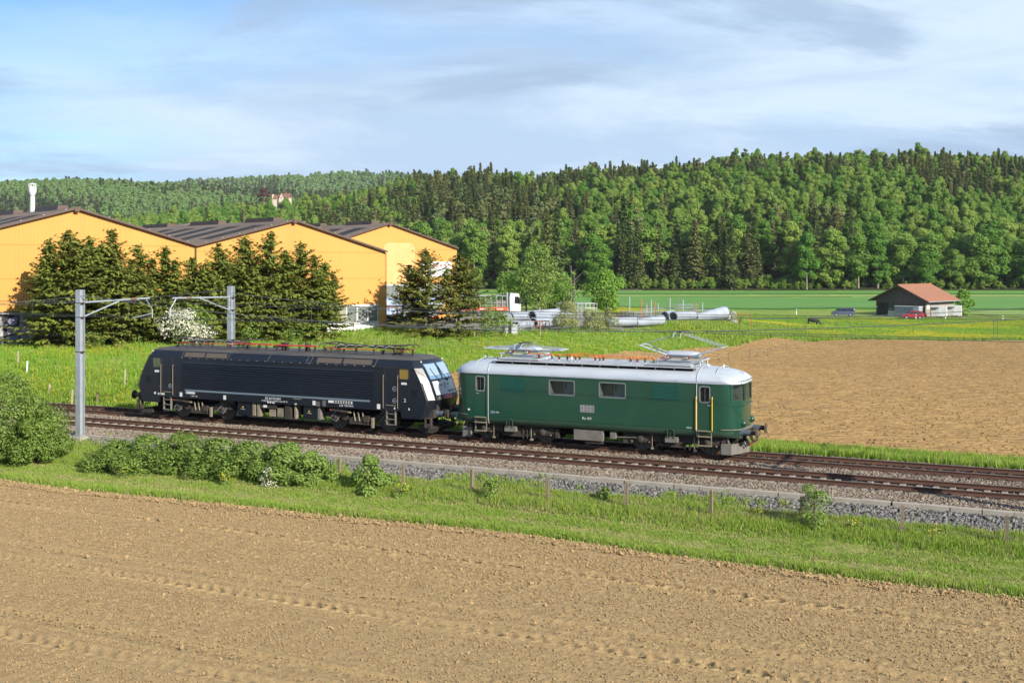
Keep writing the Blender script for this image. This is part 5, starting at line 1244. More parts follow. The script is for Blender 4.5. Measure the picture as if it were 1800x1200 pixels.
        for y in (-.4, .4): b.tube([(-w / 2, y, h), (w / 2, y, h)], .035, 5); b.tube([(-w / 2, y, .3), (w / 2, y, .3)], .035, 5)
        b.tube([(-w / 2, -.4, 0), (w / 2, -.4, h)], .03, 5); b.build('bars', [m_galv if k < 2 else m_rust], e)
    for px, d, w, h, lab in ((890, 120.5, .75, .75, 'grey electrical cabinet by the fence gate'), (903, 120.3, .7, .95, 'pale concrete cabinet right beside the fence gate')):
        x = at(px, d); e = empty('cabinet', (x, d, lz(x, d)), R(20), lab, 'cabinet')
        b = MB(); b.box(-w / 2, w / 2, -.25, .25, -.1, h); b.build('casing', [m_grey_box if px < 900 else m_concrete], e); b = MB(); b.box(-w / 2 + .08, w / 2 - .08, -.265, -.25, .12, h - .1); b.build('door', [m_galv], e); b = MB(); b.box(-w / 2 - .05, w / 2 + .05, -.3, .3, h, h + .06); b.build('lid', [m_galv], e)
    # blue-wrapped bundles, low loader and rusty rack between the halls
    for k, (px, d, L, w, h, lift) in enumerate(((702, 135, 6, 1.6, 1.1, .7), (733, 137, 5, 1.6, 1.2, .7), (712, 139, 7, 1.5, 1.0, 1.8), (745, 141, 5, 1.5, 1.1, 1.6))):
        x = at(px, d); e = empty('wrapped_bundle', (x, d, lz(x, d) + lift), FA, ('front left', 'front right', 'upper left', 'upper right')[k] + ' blue plastic wrapped bundle stacked between the halls', 'bundle', 'blue wrapped bundles between the halls')
        b = MB(); b.prism(rrect(0, h / 2, w, h, .25), 'yz', -L / 2, L / 2); b.build('wrapping', [m_blue_wrap], e, 40)
        for q in (-.3, 0, .3): b = MB(); b.ring(rrect(0, h / 2, w + .02, h + .02, .26), rrect(0, h / 2, w - .03, h - .03, .22), 'yz', L * q - .05, L * q + .05); b.build('strap', [m_white], e)
        for q in (-.35, .35): b = MB(); b.box(L * q - .12, L * q + .12, -w / 2, w / 2, -lift * .98, 0); b.build('bearer', [m_orange_steel], e)
    x, d = at(715, 127), 127; e = empty('low_loader', (x, d, lz(x, d)), R(8), 'black low loader trailer parked beside the middle hall', 'trailer')
    b = MB(); b.box(-2.6, 2.6, -1, 1, .5, .95); b.box(-2.6, -.6, -1.02, 1.02, .95, 1.25); b.build('bed', [m_rubber], e)
    b = MB(); b.box(1.0, 2.4, -1, 1, .95, 2.1); b.build('tool_box', [m_dark], e)
    for xx in (-1.8, -1.0, 1.4, 2.1):
        for y in (-.9, .9): b = MB(); b.lathe([(.42, -.12), (.45, -.1), (.45, .1), (.42, .12)], (xx, y, .45), 'y', 16); b.build('wheel', [m_rubber], e, 40)
    for xx in (-.4, .6): b = MB(); b.cbox((xx, 0, 2.0), (.16, 1.9, 2.2), 0, (0, R(8), 0)); b.build('side_rail', [m_rust], e)
    b = MB(); b.box(-2.4, 1.2, -.98, -.9, 2.1, 2.2)
    for xx in (-2.3, -1.1): b.box(xx - .07, xx + .07, -.98, -.9, .95, 2.2)
    b.build('rack', [m_rust], e)
    # red and white truck behind the conifers
    x, d = at(864, 186), 186; z = lz(x, d); e = empty('truck', (x, d, z), R(4), 'white truck with red side boards and stake body behind the pipes', 'truck')
    b = MB(); b.prism([(2.9, .9), (4.6, .9), (4.68, 1.6), (4.6, 2.5), (4.35, 3.75), (3.0, 3.85), (2.85, 3.2)], 'xz', -1.2, 1.2); cab = b.build('cab', [m_white], e)
    b = MB(); b.prism([(3.65, 2.2), (4.45, 2.2), (4.3, 3.3), (3.7, 3.3)], 'xz', -1.215, -1.2); b.build('side_window', [m_glass_dark], cab); b = MB(); b.box(4.4, 4.75, -1.5, -1.28, 2.3, 3.2); b.build('mirror', [m_under], cab); b = MB(); b.prism([(4.66, 2.1), (4.62, 2.4), (4.42, 3.5), (4.40, 3.5), (4.58, 2.1)], 'xz', -1.1, 1.1); b.build('windscreen', [m_glass_dark], cab)
    b = MB(); b.box(-5.5, 2.7, -1.22, 1.22, 1.0, 1.2); b.build('bed', [m_galv], e)
    for k in range(3):
        b = MB(); b.box(-5.4 + 2.7 * k, -2.85 + 2.7 * k, -1.26, -1.22, 1.05, 1.6); p = b.build('side_board', [m_truck_red], e); b = MB(); b.box(-4.6 + 2.7 * k, -3.6 + 2.7 * k, -1.268, -1.26, 1.25, 1.4); b.build('print', [m_white], p)
    for k in range(10):
        for y in (-1.2, 1.2): b = MB(); b.box(-5.4 + k * .88, -5.32 + k * .88, y - .03, y + .03, 1.2, 3.5); b.build('stake', [m_galv], e)
    b = MB(); [b.box(-5.4, 2.6, y - .03, y + .03, zz, zz + .08) for y in (-1.2, 1.2) for zz in (2.3, 3.42)]; b.build('top_rail', [m_galv], e); b = MB(); b.box(.4, 2.5, -1.0, 1.0, 1.2, 2.7); b.build('load', [m_beige], e)
    b = MB(); b.box(2.4, 2.6, -1.2, 1.2, 1.2, 4.0); b.build('headboard', [m_galv], e)
    for xx in (-4.0, -2.7, 3.7):
        for y in (-1.05, 1.05): b = MB(); b.lathe([(.46, -.15), (.5, -.12), (.5, .12), (.46, .15)], (xx, y, .5), 'y', 16); b.build('wheel', [m_rubber], e, 40)
    # black panels leaning by the blossom bush, orange frame
    x, d = at(1278, 172), 172; e = empty('leaning_sheet', (x, d, lz(x, d)), R(10), 'black sheet panel leaning back beside the cone shaped pipe', 'panel')
    b = MB(); b.add([(-1.6, 0, 0), (1.9, .2, 0), (1.1, 1.0, 1.5), (-2.0, .9, 1.9), (-1.6, .06, 0), (1.9, .26, 0), (1.1, 1.06, 1.5), (-2.0, .96, 1.9)], [(0, 1, 2, 3), (4, 7, 6, 5), (0, 4, 5, 1), (1, 5, 6, 2), (2, 6, 7, 3), (3, 7, 4, 0)]); b.build('sheet', [m_rubber], e)
    b = MB(); b.tube([(-1.4, .6, 1.2), (-1.5, 1.7, 0)], .05, 5); b.tube([(1.0, .7, .9), (1.2, 1.8, 0)], .05, 5); b.build('prop', [m_rust], e)
    x, d = at(1310, 176), 176; e = empty('swing', (x, d, lz(x, d)), R(5), 'thin orange swing frame standing in the meadow', 'frame')
    for a in (-1.1, .75): b = MB(); b.tube([(a - .05, -.3, 0), (a, 0, 1.9), (a + .45, .3, 0)], .045, 5); b.build('leg', [m_orange_steel], e)
    b = MB(); b.tube([(-2.6, 0, 1.9), (.8, 0, 1.88)], .04, 5); b.build('crossbar', [m_orange_steel], e); b = MB(); b.cbox((-.75, 0, .9), (.12, .3, 1.2), 0, (0, R(16), 0)); b.build('hanging_board', [m_rust], e)
yard()

# ---------------------------------------------------------------- barn and what stands round it
def barn():
    ox, oy = at(1627, 258), 258.0; z0 = lz(ox, oy)
    yaw = R(-46); A = empty('barn', (ox, oy, z0), yaw, 'weathered wooden barn with red tiled roof beside the meadow road', 'barn')
    # local x along the gable to the left is negative, local y runs back along the lit side wall
    gw, dep, he, hr = -12.0, 14.0, 4.15, 7.1
    n = 42; w = -gw / n
    plank = MB()
    for k in range(n):
        x0 = gw + k * w; xm = x0 + w / 2; top = he + (hr - he) * (1 - abs(xm - gw / 2) / (-gw / 2)) - .05
        b = MB(); yy = -.02 - .012 * (k % 2); b.box(x0 + .012, x0 + w - .012, yy - .03, yy, 0 if k % 3 else .05, top); b.build('plank', [m_barn], A)
    side = MB().box(0, .03, 0, .27, 0, he - .05).mesh('plank', [m_barn_side])
    for k in range(48): obj('plank', side, A, (.005 + .012 * (k % 2), .02 + k * .29, 0))
    b = MB(); b.prism([(gw + .05, 0), (-.02, 0), (-.02, he - .1), (gw / 2, hr - .15), (gw + .05, he - .1)], 'xz', 0, dep); b.build('frame_wall', [m_barn], A)
    b = MB(); b.box(gw + .3, gw + 3.2, -.09, -.06, .1, 3.1); b.build('door', [m_dark_wood], A); b = MB(); b.box(gw + 3.4, -3.4, -.085, -.06, 3.05, 3.15); b.build('cross_rail', [m_barn], A)
    b = MB(); b.box(gw - .0, gw + .35, -.12, -.06, 1.9, 2.3); b.build('notice', [m_white], A); b = MB(); b.box(.05, .08, .5, 1.7, 1.9, 3.0); b.build('notice', [m_white], A); b = MB(); b.box(.05, .09, 2.2, 3.4, 0, 2.3); b.build('door', [m_dark_wood], A)
    # roof of overlapping tile rows
    ov, fo = 1.35, 1.3
    for sg in (-1, 1):
        run = -gw / 2 + ov; drop = (hr - he) / (-gw / 2) * run; Ls = math.hypot(run, drop); nr = 22
        cx = gw / 2
        b = MB(); b.add([(cx, -fo, hr), (cx + sg * run, -fo, hr - drop), (cx + sg * run, dep + 1, hr - drop), (cx, dep + 1, hr), (cx, -fo, hr + .10), (cx + sg * run, -fo, hr - drop + .10), (cx + sg * run, dep + 1, hr - drop + .10), (cx, dep + 1, hr + .10)], [(0, 1, 2, 3), (4, 7, 6, 5), (0, 4, 5, 1), (1, 5, 6, 2), (2, 6, 7, 3), (3, 7, 4, 0)])
        rf = b.build('roof', [m_barn], A)
        for k in range(nr):
            t0, t1 = k / nr, (k + 1.12) / nr; h = .135
            p = lambda t, u: (cx + sg * run * t, u, hr - drop * t)
            b = MB(); a0, a1 = p(t0, 0), p(min(t1, 1.01), 0)
            b.add([(a0[0], -fo - .03, a0[2] + .10), (a1[0], -fo - .03, a1[2] + .16), (a1[0], dep + 1, a1[2] + .16), (a0[0], dep + 1, a0[2] + .10), (a1[0], -fo - .03, a1[2] + .10), (a1[0], dep + 1, a1[2] + .10)], [(0, 1, 2, 3), (1, 4, 5, 2), (0, 4, 1)])
            b.build('tile_course', [m_tile], rf)
        b = MB(); b.add([(cx, -fo - .06, hr - .10), (cx + sg * run, -fo - .06, hr - drop - .10), (cx + sg * run, -fo - .06, hr - drop + .17), (cx, -fo - .06, hr + .18), (cx, -fo - .02, hr - .10), (cx + sg * run, -fo - .02, hr - drop - .10), (cx + sg * run, -fo - .02, hr - drop + .17), (cx, -fo - .02, hr + .18)], [(0, 1, 2, 3), (4, 7, 6, 5), (0, 4, 5, 1), (3, 2, 6, 7), (1, 5, 6, 2)])
        b.build('barge_board', [m_tile if sg > 0 else m_barn], rf)
        b = MB(); b.tube([(cx + sg * (run + .06), -fo, hr - drop + .02), (cx + sg * (run + .06), dep + 1, hr - drop + .02)], .09, 6); b.build('gutter', [m_galv], rf)
    b = MB(); b.tube([(cx, -fo, hr + .16), (cx, dep + 1, hr + .16)], .14, 8); b.build('ridge_tiles', [m_tile], A); b = MB(); b.tube([(ov + .1, 6.0, he - .7), (.3, 6.0, he - 1.0), (.15, 6.0, 0)], .06, 6); b.build('downpipe', [m_galv], A)
    # things round it, placed in the barn's own directions
    ca, sa = math.cos(yaw), math.sin(yaw)
    def W(x, y): X, Y = ox + x * ca - y * sa, oy + x * sa + y * ca; return (X, Y, lz(X, Y))
    def P_(px, d): return (at(px, d), d, lz(at(px, d), d))
    e = empty('white_trailer', P_(1651, 254.5), R(-24), 'white box trailer nearer the barn door', 'trailer', 'white box trailers beside the barn')
    def trailer(e, L, w, h):
        b = MB(); b.box(-L / 2, L / 2, -w / 2, w / 2, .45, .45 + h); b.build('box_body', [m_white], e); b = MB(); b.box(-L / 2 - .01, -L / 2 + .9, -w / 2 - .03, -w / 2, .5, .4 + h); b.box(-L / 2 + .95, -.02, -w / 2 - .03, -w / 2, .5, .4 + h); b.build('door', [m_white_dull], e)
        b = MB(); b.box(-L / 2 - .1, .1, -w / 2 - .5, -w / 2 - .03, h + .1, h + .18); b.build('awning', [m_grey_box], e)
        for xx in (-.4, .4):
            for y in (-w / 2 + .1, w / 2 - .1): b = MB(); b.lathe([(.26, -.1), (.3, -.08), (.3, .08), (.26, .1)], (xx, y, .3), 'y', 14); b.build('wheel', [m_rubber], e, 40)
        b = MB(); b.tube([(L / 2, 0, .5), (L / 2 + 1.2, 0, .45)], .06, 5); b.tube([(-L / 2 + .2, -w / 2, 0), (-L / 2 + .2, -w / 2, .5)], .05, 5); b.tube([(L / 2 - .2, -w / 2, 0), (L / 2 - .2, -w / 2, .5)], .05, 5); b.build('drawbar', [m_under], e)
    trailer(e, 3.2, 2.2, 2.3)
    e = empty('white_trailer', P_(1678, 258.5), R(-24), 'white box trailer further from the barn, next to the bush', 'trailer', 'white box trailers beside the barn'); trailer(e, 3.0, 2.2, 2.25)
    e = empty('construction_hut', W(-3.4, -1.3), yaw, 'pale blue grey site hut against the dark barn gable behind the red car', 'hut')
    b = MB(); b.box(-2.9, 2.9, -.9, .9, .2, 2.35)
    for k in range(16): b.box(-2.85 + k * .36, -2.7 + k * .36, -.93, -.9, .3, 2.2)
    b.build('hut_wall', [m_hut], e); b = MB(); b.box(-3.0, 3.0, -1.05, 1.0, 2.35, 2.5); b.build('roof', [m_white], e); b = MB(); b.box(1.6, 2.85, -.95, -.93, .3, 2.25); b.build('door', [m_white], e); b = MB(); b.box(-2.8, -2.5, -.8, .8, 0, .2); b.box(2.5, 2.8, -.8, .8, 0, .2); b.build('skid', [m_under], e)
    for k, (dz, lab, m) in enumerate(((0, 'white plastic crate at the bottom of the stack by the barn', m_white), (1.02, 'grey white crate in the middle of the stack by the barn', m_panel_light), (2.0, 'beige crate on top of the stack by the barn', m_beige))):
        p = W(-7.3, -1.2); e = empty('crate', (p[0], p[1], p[2] + dz * .62), yaw + R(3 * k), lab, 'crate', 'crates stacked by the barn')
        b = MB(); b.ring(rrect(0, 0, 1.7, 1.1, .05), rrect(0, 0, 1.6, 1.0, .04), 'xy', .05, .58); b.build('wall', [m], e); b = MB(); b.box(-.83, .83, -.53, .53, .06, .12); b.build('floor', [m], e)
        for zz in (.1, .3, .5): b = MB(); b.ring(rrect(0, 0, 1.76, 1.16, .06), rrect(0, 0, 1.69, 1.09, .05), 'xy', zz, zz + .06); b.build('rim', [m], e)
m_dark_wood = M('dark_wood', (0.055, 0.05, 0.045), (0.035, 0.032, 0.03), 2, rough=0.9, stretch=(3, 3, .3))
m_white_dull = M('dull_white', (0.60, 0.60, 0.57), rough=0.6)
m_hut = M('hut_blue_grey', (0.36, 0.42, 0.44), (0.28, 0.33, 0.35), 1.2, rough=0.7)
barn()

def car(name, loc, yaw, label, cat, paint, prof, glass, length, width, wb, wr):
    """prof: side outline (x, z); narrows towards the roof. glass: list of side window outlines"""
    A = empty(name, loc, yaw, label, cat)
    zmax = max(z for x, z in prof); belt = zmax * .58
    def half(z): return width / 2 * (1 if z < belt else 1 - .16 * (z - belt) / (zmax - belt))
    b = MB(); secs = []
    for f in (-1, -.94, 0, .94, 1):
        k = 1 if abs(f) < .95 else .965
        cx = sum(x for x, z in prof) / len(prof)
        secs.append([((x - cx) * k + cx, f * half(z), .22 + (z - .22) * (k if z > .5 else 1)) for x, z in prof])
    b.loft(secs); body = b.build('body', [paint], A, 30)
    for g in glass:
        for sg in (-1, 1):
            b = MB(); b.add([(x, sg * (half(z) * 1.0 + .012), z) for x, z in g] + [(x, sg * (half(z) - .03), z) for x, z in g], [tuple(range(len(g)))] + [(i, (i + 1) % len(g), len(g) + (i + 1) % len(g), len(g) + i) for i in range(len(g))]); b.build('side_window', [m_glass_dark], body)
    for x in (-wb / 2, wb / 2):
        for sg in (-1, 1):
            w = MB(); w.lathe([(wr * .9, -.11), (wr, -.08), (wr, .08), (wr * .9, .11)], (0, 0, 0), 'y', 18, 0); o = w.build('wheel', [m_rubber], A, 40, (x, sg * (width / 2 - .10), wr))
            q = MB(); q.lathe([(wr * .62, 0), (wr * .62, sg * .03), (wr * .2, sg * .02), (.03, sg * .03)], (0, sg * .10, 0), 'y', 14); q.build('rim', [m_galv], o, 40)
            q = MB(); q.lathe([(wr * 1.18, 0), (wr * 1.18, sg * .006)], (x, sg * (width / 2 - .002), wr + .02), 'y', 18); q.build('wheel_arch', [m_rubber], body)
    return A, body
def vehicles():
    d = 257.5; x = at(1482, d)
    A, b_ = car('van', (x, d, lz(x, d) + .11), R(168), 'blue grey passenger van parked on the farm road left of the barn', 'van', m_car_blue,
        [(-2.45, .35), (2.35, .35), (2.48, .6), (2.45, .98), (1.75, 1.18), (.95, 1.86), (.6, 1.93), (-2.2, 1.93), (-2.42, 1.75), (-2.5, .9)],
        [[(1.45, 1.22), (.95, 1.75), (.55, 1.76), (.55, 1.2)], [(.42, 1.2), (.42, 1.76), (-.8, 1.78), (-.8, 1.2)], [(-.9, 1.2), (-.9, 1.78), (-2.1, 1.76), (-2.25, 1.2)]], 4.9, 1.92, 3.0, .34)
    for sg in (-1, 1): b = MB(); b.cbox((-2.47, sg * .85, 1.15), (.08, .16, .4)); b.build('tail_light', [m_red], A)
    b = MB(); b.cbox((-2.49, 0, 1.5), (.06, 1.4, .45)); b.build('rear_window', [m_glass_dark], A); b = MB(); b.cbox((-2.52, 0, .95), (.05, .5, .12)); b.build('number_plate', [m_white], A); b = MB(); b.cbox((1.38, 0, 1.50), (.04, 1.45, .85), 0, (0, R(-48), 0)); b.build('windscreen', [m_glass_dark], A); b = MB(); b.box(-2.58, -2.4, -.9, .9, .38, .62); b.box(2.38, 2.54, -.9, .9, .36, .6); b.build('bumper', [m_under], A)
    d = 251.0; x = at(1604, d)
    A, b_ = car('car', (x, d, lz(x, d) + .10), R(170), 'red estate car parked in front of the site hut by the barn', 'car', m_car_red,
        [(-2.35, .35), (2.3, .35), (2.42, .55), (2.36, .88), (1.3, 1.08), (.45, 1.60), (.1, 1.68), (-1.7, 1.66), (-2.2, 1.25), (-2.42, 1.0), (-2.42, .5)],
        [[(1.0, 1.12), (.42, 1.52), (.12, 1.55), (.12, 1.1)], [(.02, 1.1), (.02, 1.56), (-.9, 1.56), (-.9, 1.1)], [(-1.0, 1.1), (-1.0, 1.56), (-1.6, 1.53), (-1.95, 1.14)]], 4.8, 1.9, 2.8, .36)
    for sg in (-1, 1): b = MB(); b.cbox((-2.38, sg * .78, 1.0), (.1, .3, .18)); b.build('tail_light', [m_red], A); b = MB(); b.cbox((2.34, sg * .72, .78), (.12, .34, .14)); b.build('headlight', [m_white], A); b = MB(); b.tube([(.2, sg * .72, 1.70), (-1.6, sg * .72, 1.69)], .025, 5); b.build('roof_rail', [m_under], A)
    b = MB(); b.cbox((-2.02, 0, 1.42), (.04, 1.35, .45), 0, (0, R(38), 0)); b.build('rear_window', [m_glass_dark], A); b = MB(); b.cbox((.86, 0, 1.36), (.04, 1.4, .75), 0, (0, R(-58), 0)); b.build('windscreen', [m_glass_dark], A); b = MB(); b.cbox((-2.44, 0, .75), (.04, .5, .12)); b.build('number_plate', [m_white], A)
    for px, d, lab in ((1400, 262, 'white and black delineator post left of the van'), (1480 + 130, 249, 'white and black delineator post in front of the red car'), (1763, 243, 'white and black delineator post in the verge at the far right'), (1662, 247, 'white and black delineator post in front of the trailers')):
        x = at(px, d); e = empty('delineator_post', (x, d, lz(x, d)), 0, lab, 'post', 'roadside delineator posts')
        b = MB(); b.prism([(-.09, -.07), (.09, -.07), (0, .09)], 'xy', -.1, 1.25); b.build('shaft', [m_white], e); b = MB(); b.prism([(-.095, -.075), (.095, -.075), (0, .097)], 'xy', .82, 1.06); b.build('black_band', [m_rubber], e)
vehicles()

def cow():
    d = 228.0; x = at(1430, d); z = lz(x, d)
    me = bpy.data.meshes.new('cow')
    J = {'tail': (-1.0, 0, 1.28, .10), 'hip': (-.85, 0, 1.12, .31), 'belly': (-.1, 0, .98, .44), 'chest': (.6, 0, 1.0, .38), 'neck': (.98, 0, .92, .20), 'poll': (1.25, .02, .55, .13), 'head': (1.38, .02, .30, .10), 'muzzle': (1.45, .02, .12, .07)}
    E_ = [('hip', 'tail'), ('hip', 'belly'), ('belly', 'chest'), ('chest', 'neck'), ('neck', 'poll'), ('poll', 'head'), ('head', 'muzzle')]
    for sg, nm in ((-1, 'r'), (1, 'l')):
        J['th' + nm] = (-.88, sg * .17, .92, .17); J['hock' + nm] = (-1.0, sg * .19, .50, .075); J['sh' + nm] = (-.92, sg * .19, .25, .06); J['hf' + nm] = (-.90, sg * .19, .04, .065)
        E_ += [('hip', 'th' + nm), ('th' + nm, 'hock' + nm), ('hock' + nm, 'sh' + nm), ('sh' + nm, 'hf' + nm)]
        off = .1 * sg
        J['el' + nm] = (.62 + off, sg * .17, .72, .13); J['kn' + nm] = (.64 + off, sg * .17, .42, .07); J['ff' + nm] = (.62 + off, sg * .17, .04, .065)
        E_ += [('chest', 'el' + nm), ('el' + nm, 'kn' + nm), ('kn' + nm, 'ff' + nm)]
        J['ear' + nm] = (1.20, sg * .24, .60, .035); E_ += [('poll', 'ear' + nm)]
    J['t2'] = (-1.14, 0, .85, .03); J['t3'] = (-1.12, 0, .45, .045); E_ += [('tail', 't2'), ('t2', 't3')]
    ks = list(J); me.from_pydata([J[k][:3] for k in ks], [(ks.index(a), ks.index(b)) for a, b in E_], [])
    o = obj('cow', me, None, (x, d, z - .03), (0, 0, R(-8)), (1.0, 1.1, 1.25))
    sk = o.modifiers.new('skin', 'SKIN'); sub = o.modifiers.new('sub', 'SUBSURF'); sub.levels = 2; sub.render_levels = 2
    for i, k in enumerate(ks): v = me.skin_vertices[0].data[i]; v.radius = (J[k][3], J[k][3]); v.use_root = (k == 'hip')
    bpy.context.view_layer.update()
    m2 = bpy.data.meshes.new_from_object(o.evaluated_get(bpy.context.evaluated_depsgraph_get())); o.modifiers.clear(); o.data = m2
    m2.materials.clear(); m2.materials.append(m_cow); m2.polygons.foreach_set('use_smooth', [True] * len(m2.polygons))
    tag(o, 'black cow grazing with its head down in the meadow', 'cow')
cow()

# ---------------------------------------------------------------- fences
def fence_line():
    F = empty('wire_fence', T(0, 0), -TH, 'row of square wooden fence posts with wire along the railway verge', 'fence')
    ss = []
    for px in (497, 596, 709, 829, 962, 1101, 1250, 1410, 1585, 1770):
        k = (px - 900) / FOC; p = -9.35; ss.append((k * (OY + TC * p) - TS * p) / (TC + k * TS))
    ss = [ss[0] - 3.4, *ss, ss[-1] + 3.5]; r = random.Random(4)
    for i, s in enumerate(ss):
        b = MB(); h = r.uniform(1.02, 1.12); b.loft([[(-.055, -.055, z), (.055, -.055, z), (.055, .055, z), (-.055, .055, z)] for z in (-.4, h - .02)] + [[(-.045, -.045, h), (.045, -.045, h), (.045, .045, h), (-.045, .045, h)]])
        b.build('post', [m_post], F, None, (s, -9.35, -.86), (R(r.uniform(-2, 2)), R(r.uniform(-2.5, 2.5)), R(r.uniform(-10, 10))))
    for z in (.35, .68, .98): b = MB(); b.tube([(s, -9.41, -.86 + z) for s in ss], .004, 4); b.build('wire', [m_wire_grey], F)
fence_line()
def meadow_fence(pts, h, mat, label, wires=(.5, .9), tape=None):
    F = empty('wire_fence', (0, 0, 0), 0, label, 'fence'); P3 = []
    r = random.Random(len(pts))
    for px, d, in pts:
        x = at(px, d); z = lz(x, d); P3.append((x, d, z))
        b = MB(); hh = h * r.uniform(.9, 1.1); b.tube([(0, 0, -.2), (r.uniform(-.05, .05), 0, hh)], .05, 6); b.build('post', [mat], F, None, (x, d, z))
    for w in wires: b = MB(); b.tube([(x, y, z + w * h) for x, y, z in P3], .008, 4); b.build('wire', [tape or m_wire_grey], F)
meadow_fence(((-40, 93), (53, 95.5), (117, 97), (258, 101.5), (376, 105.5), (487, 110), (560, 113), (622, 115)), 1.25, m_post_pale, 'pale post fence with tape in front of the spruces', (.55, .98), m_post_pale)
meadow_fence(((712, 118), (769, 116), (834, 116.5), (890, 118), (950, 121)), 1.2, m_post_pale, 'pale post fence in front of the two conifers')
meadow_fence(((515, 100), (557, 100.5), (662, 106), (773, 108), (836, 109.5), (930, 112), (974, 114), (1005, 105), (1057, 108), (1095, 110), (1180, 118), (1281, 125), (1318, 130), (1350, 136), (1383, 143), (1414, 150)), .95, m_post, 'weathered post fence along the edge of the ploughed field')
meadow_fence(((1336, 172), (1415, 182), (1448, 190), (1472, 195), (1495, 200), (1515, 206), (1537, 212), (1560, 218)), 1.1, m_post, 'short dark post fence in the meadow near the cow', (.9,))
meadow_fence(((1062, 131.5), (1090, 134), (1137, 138), (1187, 144), (1226, 150), (1270, 158)), 1.0, m_post, 'dark post fence in front of the pipe row', (.5, .95))
for px, d, h, m, lab in ((31, 82, 1.0, m_post_pale, 'short orange tinted stake leaning in the grass at far left'), (47, 80, .85, m_white, 'short white stake in the grass beside the orange one'), (86, 73.5, .8, m_post_pale, 'pale stake half hidden behind the big bush'), (126, 70.5, 1.0, m_post_pale, 'pale stake in the grass left of the front mast'), (170, 71, .9, m_post, 'thin stake in the grass right of the front mast'), (219, 75, 1.1, m_post_pale, 'pale stake standing left of the black locomotive')):
    x = at(px, d); b = MB(); b.loft([[(-.045 + l, -.045, z), (.045 + l, -.045, z), (.045 + l, .045, z), (-.045 + l, .045, z)] for z, l in ((-.3, 0), (h * .95, .05))] + [[(-.01 + .05, -.01, h), (.01 + .05, -.01, h), (.06, .01, h), (.04, .01, h)]])
    tag(b.build('marker_stake', [m], None, None, (x, d, lz(x, d))), lab, 'stake', 'marker stakes on the bank')

# ---------------------------------------------------------------- vegetation
def unit(v): return v / (np.linalg.norm(v, axis=-1, keepdims=True) + 1e-9)
def leaves_arrays(C, Nrm, size, aspect=.62, r=None, along=None):
    """one small bent quad per leaf: centres C, facing Nrm, length size"""
    r = r or rng; n = len(C); Nrm = unit(Nrm)
    a = r.normal(size=(n, 3)) if along is None else along
    u = unit(a - (a * Nrm).sum(-1, keepdims=True) * Nrm); w = np.cross(Nrm, u)
    s = np.asarray(size, float).reshape(-1, 1) * np.ones((n, 1)); h = s * aspect / 2
    V = np.stack([C - u * s / 2, C + w * h - u * s * .05 + Nrm * s * .08, C + u * s / 2, C - w * h - u * s * .05 + Nrm * s * .08], 1).reshape(-1, 3)
    return V, np.arange(4 * n).reshape(-1, 4)
def merge(parts):
    V = []; F = []; Mi = []; o = 0
    for v, f, mi in parts: V.append(v); F.append(f + o); Mi.append(np.full(len(f), mi)); o += len(v)
    return np.concatenate(V), np.concatenate(F), np.concatenate(Mi)
def mb_arrays(b):
    """quads only"""
    F = [f for f in b.f if len(f) == 4]; return np.array([tuple(v) for v in b.v], float), np.array(F)
def sphere_dirs(n, r): return unit(r.normal(size=(n, 3)))
def lobed_crown(h0, h1, rad, nl, nleaf, size, seed, flat=.8, top=.5, ragged=.25, fill=.25, aspect=.62, lobe=1.0):
    r = np.random.default_rng(seed); H = h1 - h0; L = []
    for i in range(nl):
        t = r.random(); ang = r.uniform(0, 2 * math.pi); prof = math.sin(math.pi * (0.12 + .80 * t) ** top) if top else 1
        rr = rad * prof * r.uniform(.25, .78); lr = rad * lobe * r.uniform(.30, .50) * (.65 + .35 * prof)
        L.append((rr * math.cos(ang), rr * math.sin(ang), h0 + H * (.10 + .82 * t), lr))
    L.append((0, 0, h0 + H * .55, rad * .55)); L = np.array(L)
    k = r.integers(0, len(L), nleaf); d = sphere_dirs(nleaf, r); d[:, 2] = d[:, 2] * .9 + .12
    q = np.where(r.random(nleaf) < fill, r.uniform(.45, .9, nleaf), r.uniform(.86, 1.08, nleaf)) * (1 + ragged * (r.random(nleaf) - .5))
    C = L[k, :3] + d * (L[k, 3] * q)[:, None] * np.array([1, 1, flat])
    ok = np.ones(nleaf, bool)
    for (a, b_, c, lr) in L: ok &= ~((((C - (a, b_, c)) / (1, 1, flat)) ** 2).sum(-1) < (lr * .72) ** 2)
    C = C[ok]; N_ = unit(d[ok] * .95 + sphere_dirs(len(C), r) * .62 + (0, 0, .25))
    return leaves_arrays(C, N_, size * r.uniform(.6, 1.35, len(C)), aspect, r)
def trunk(h, r0, limbs=4, spread=2.0, h0=.35, seed=0, n=6):
    r = random.Random(seed); b = MB(); k = 6
    pts = [(r.uniform(-.05, .05) * h * .1 * i / k, r.uniform(-.05, .05) * h * .1 * i / k, h * i / k) for i in range(k + 1)]
    b.tube(pts, [r0 * (1 - .8 * i / k) * (1.25 if i == 0 else 1) for i in range(k + 1)], n, caps=False)
    for j in range(limbs):
        a = 2 * math.pi * (j + r.random() * .6) / limbs; z = h * (h0 + (.9 - h0) * r.random()); q = r0 * .4 * (1 - z / h * .6); s = spread * r.uniform(.6, 1)
        b.tube([(0, 0, z), (s * .45 * math.cos(a), s * .45 * math.sin(a), z + s * .35), (s * math.cos(a), s * math.sin(a), z + s * .8)], [q, q * .6, q * .2], 5, caps=False)
    return b
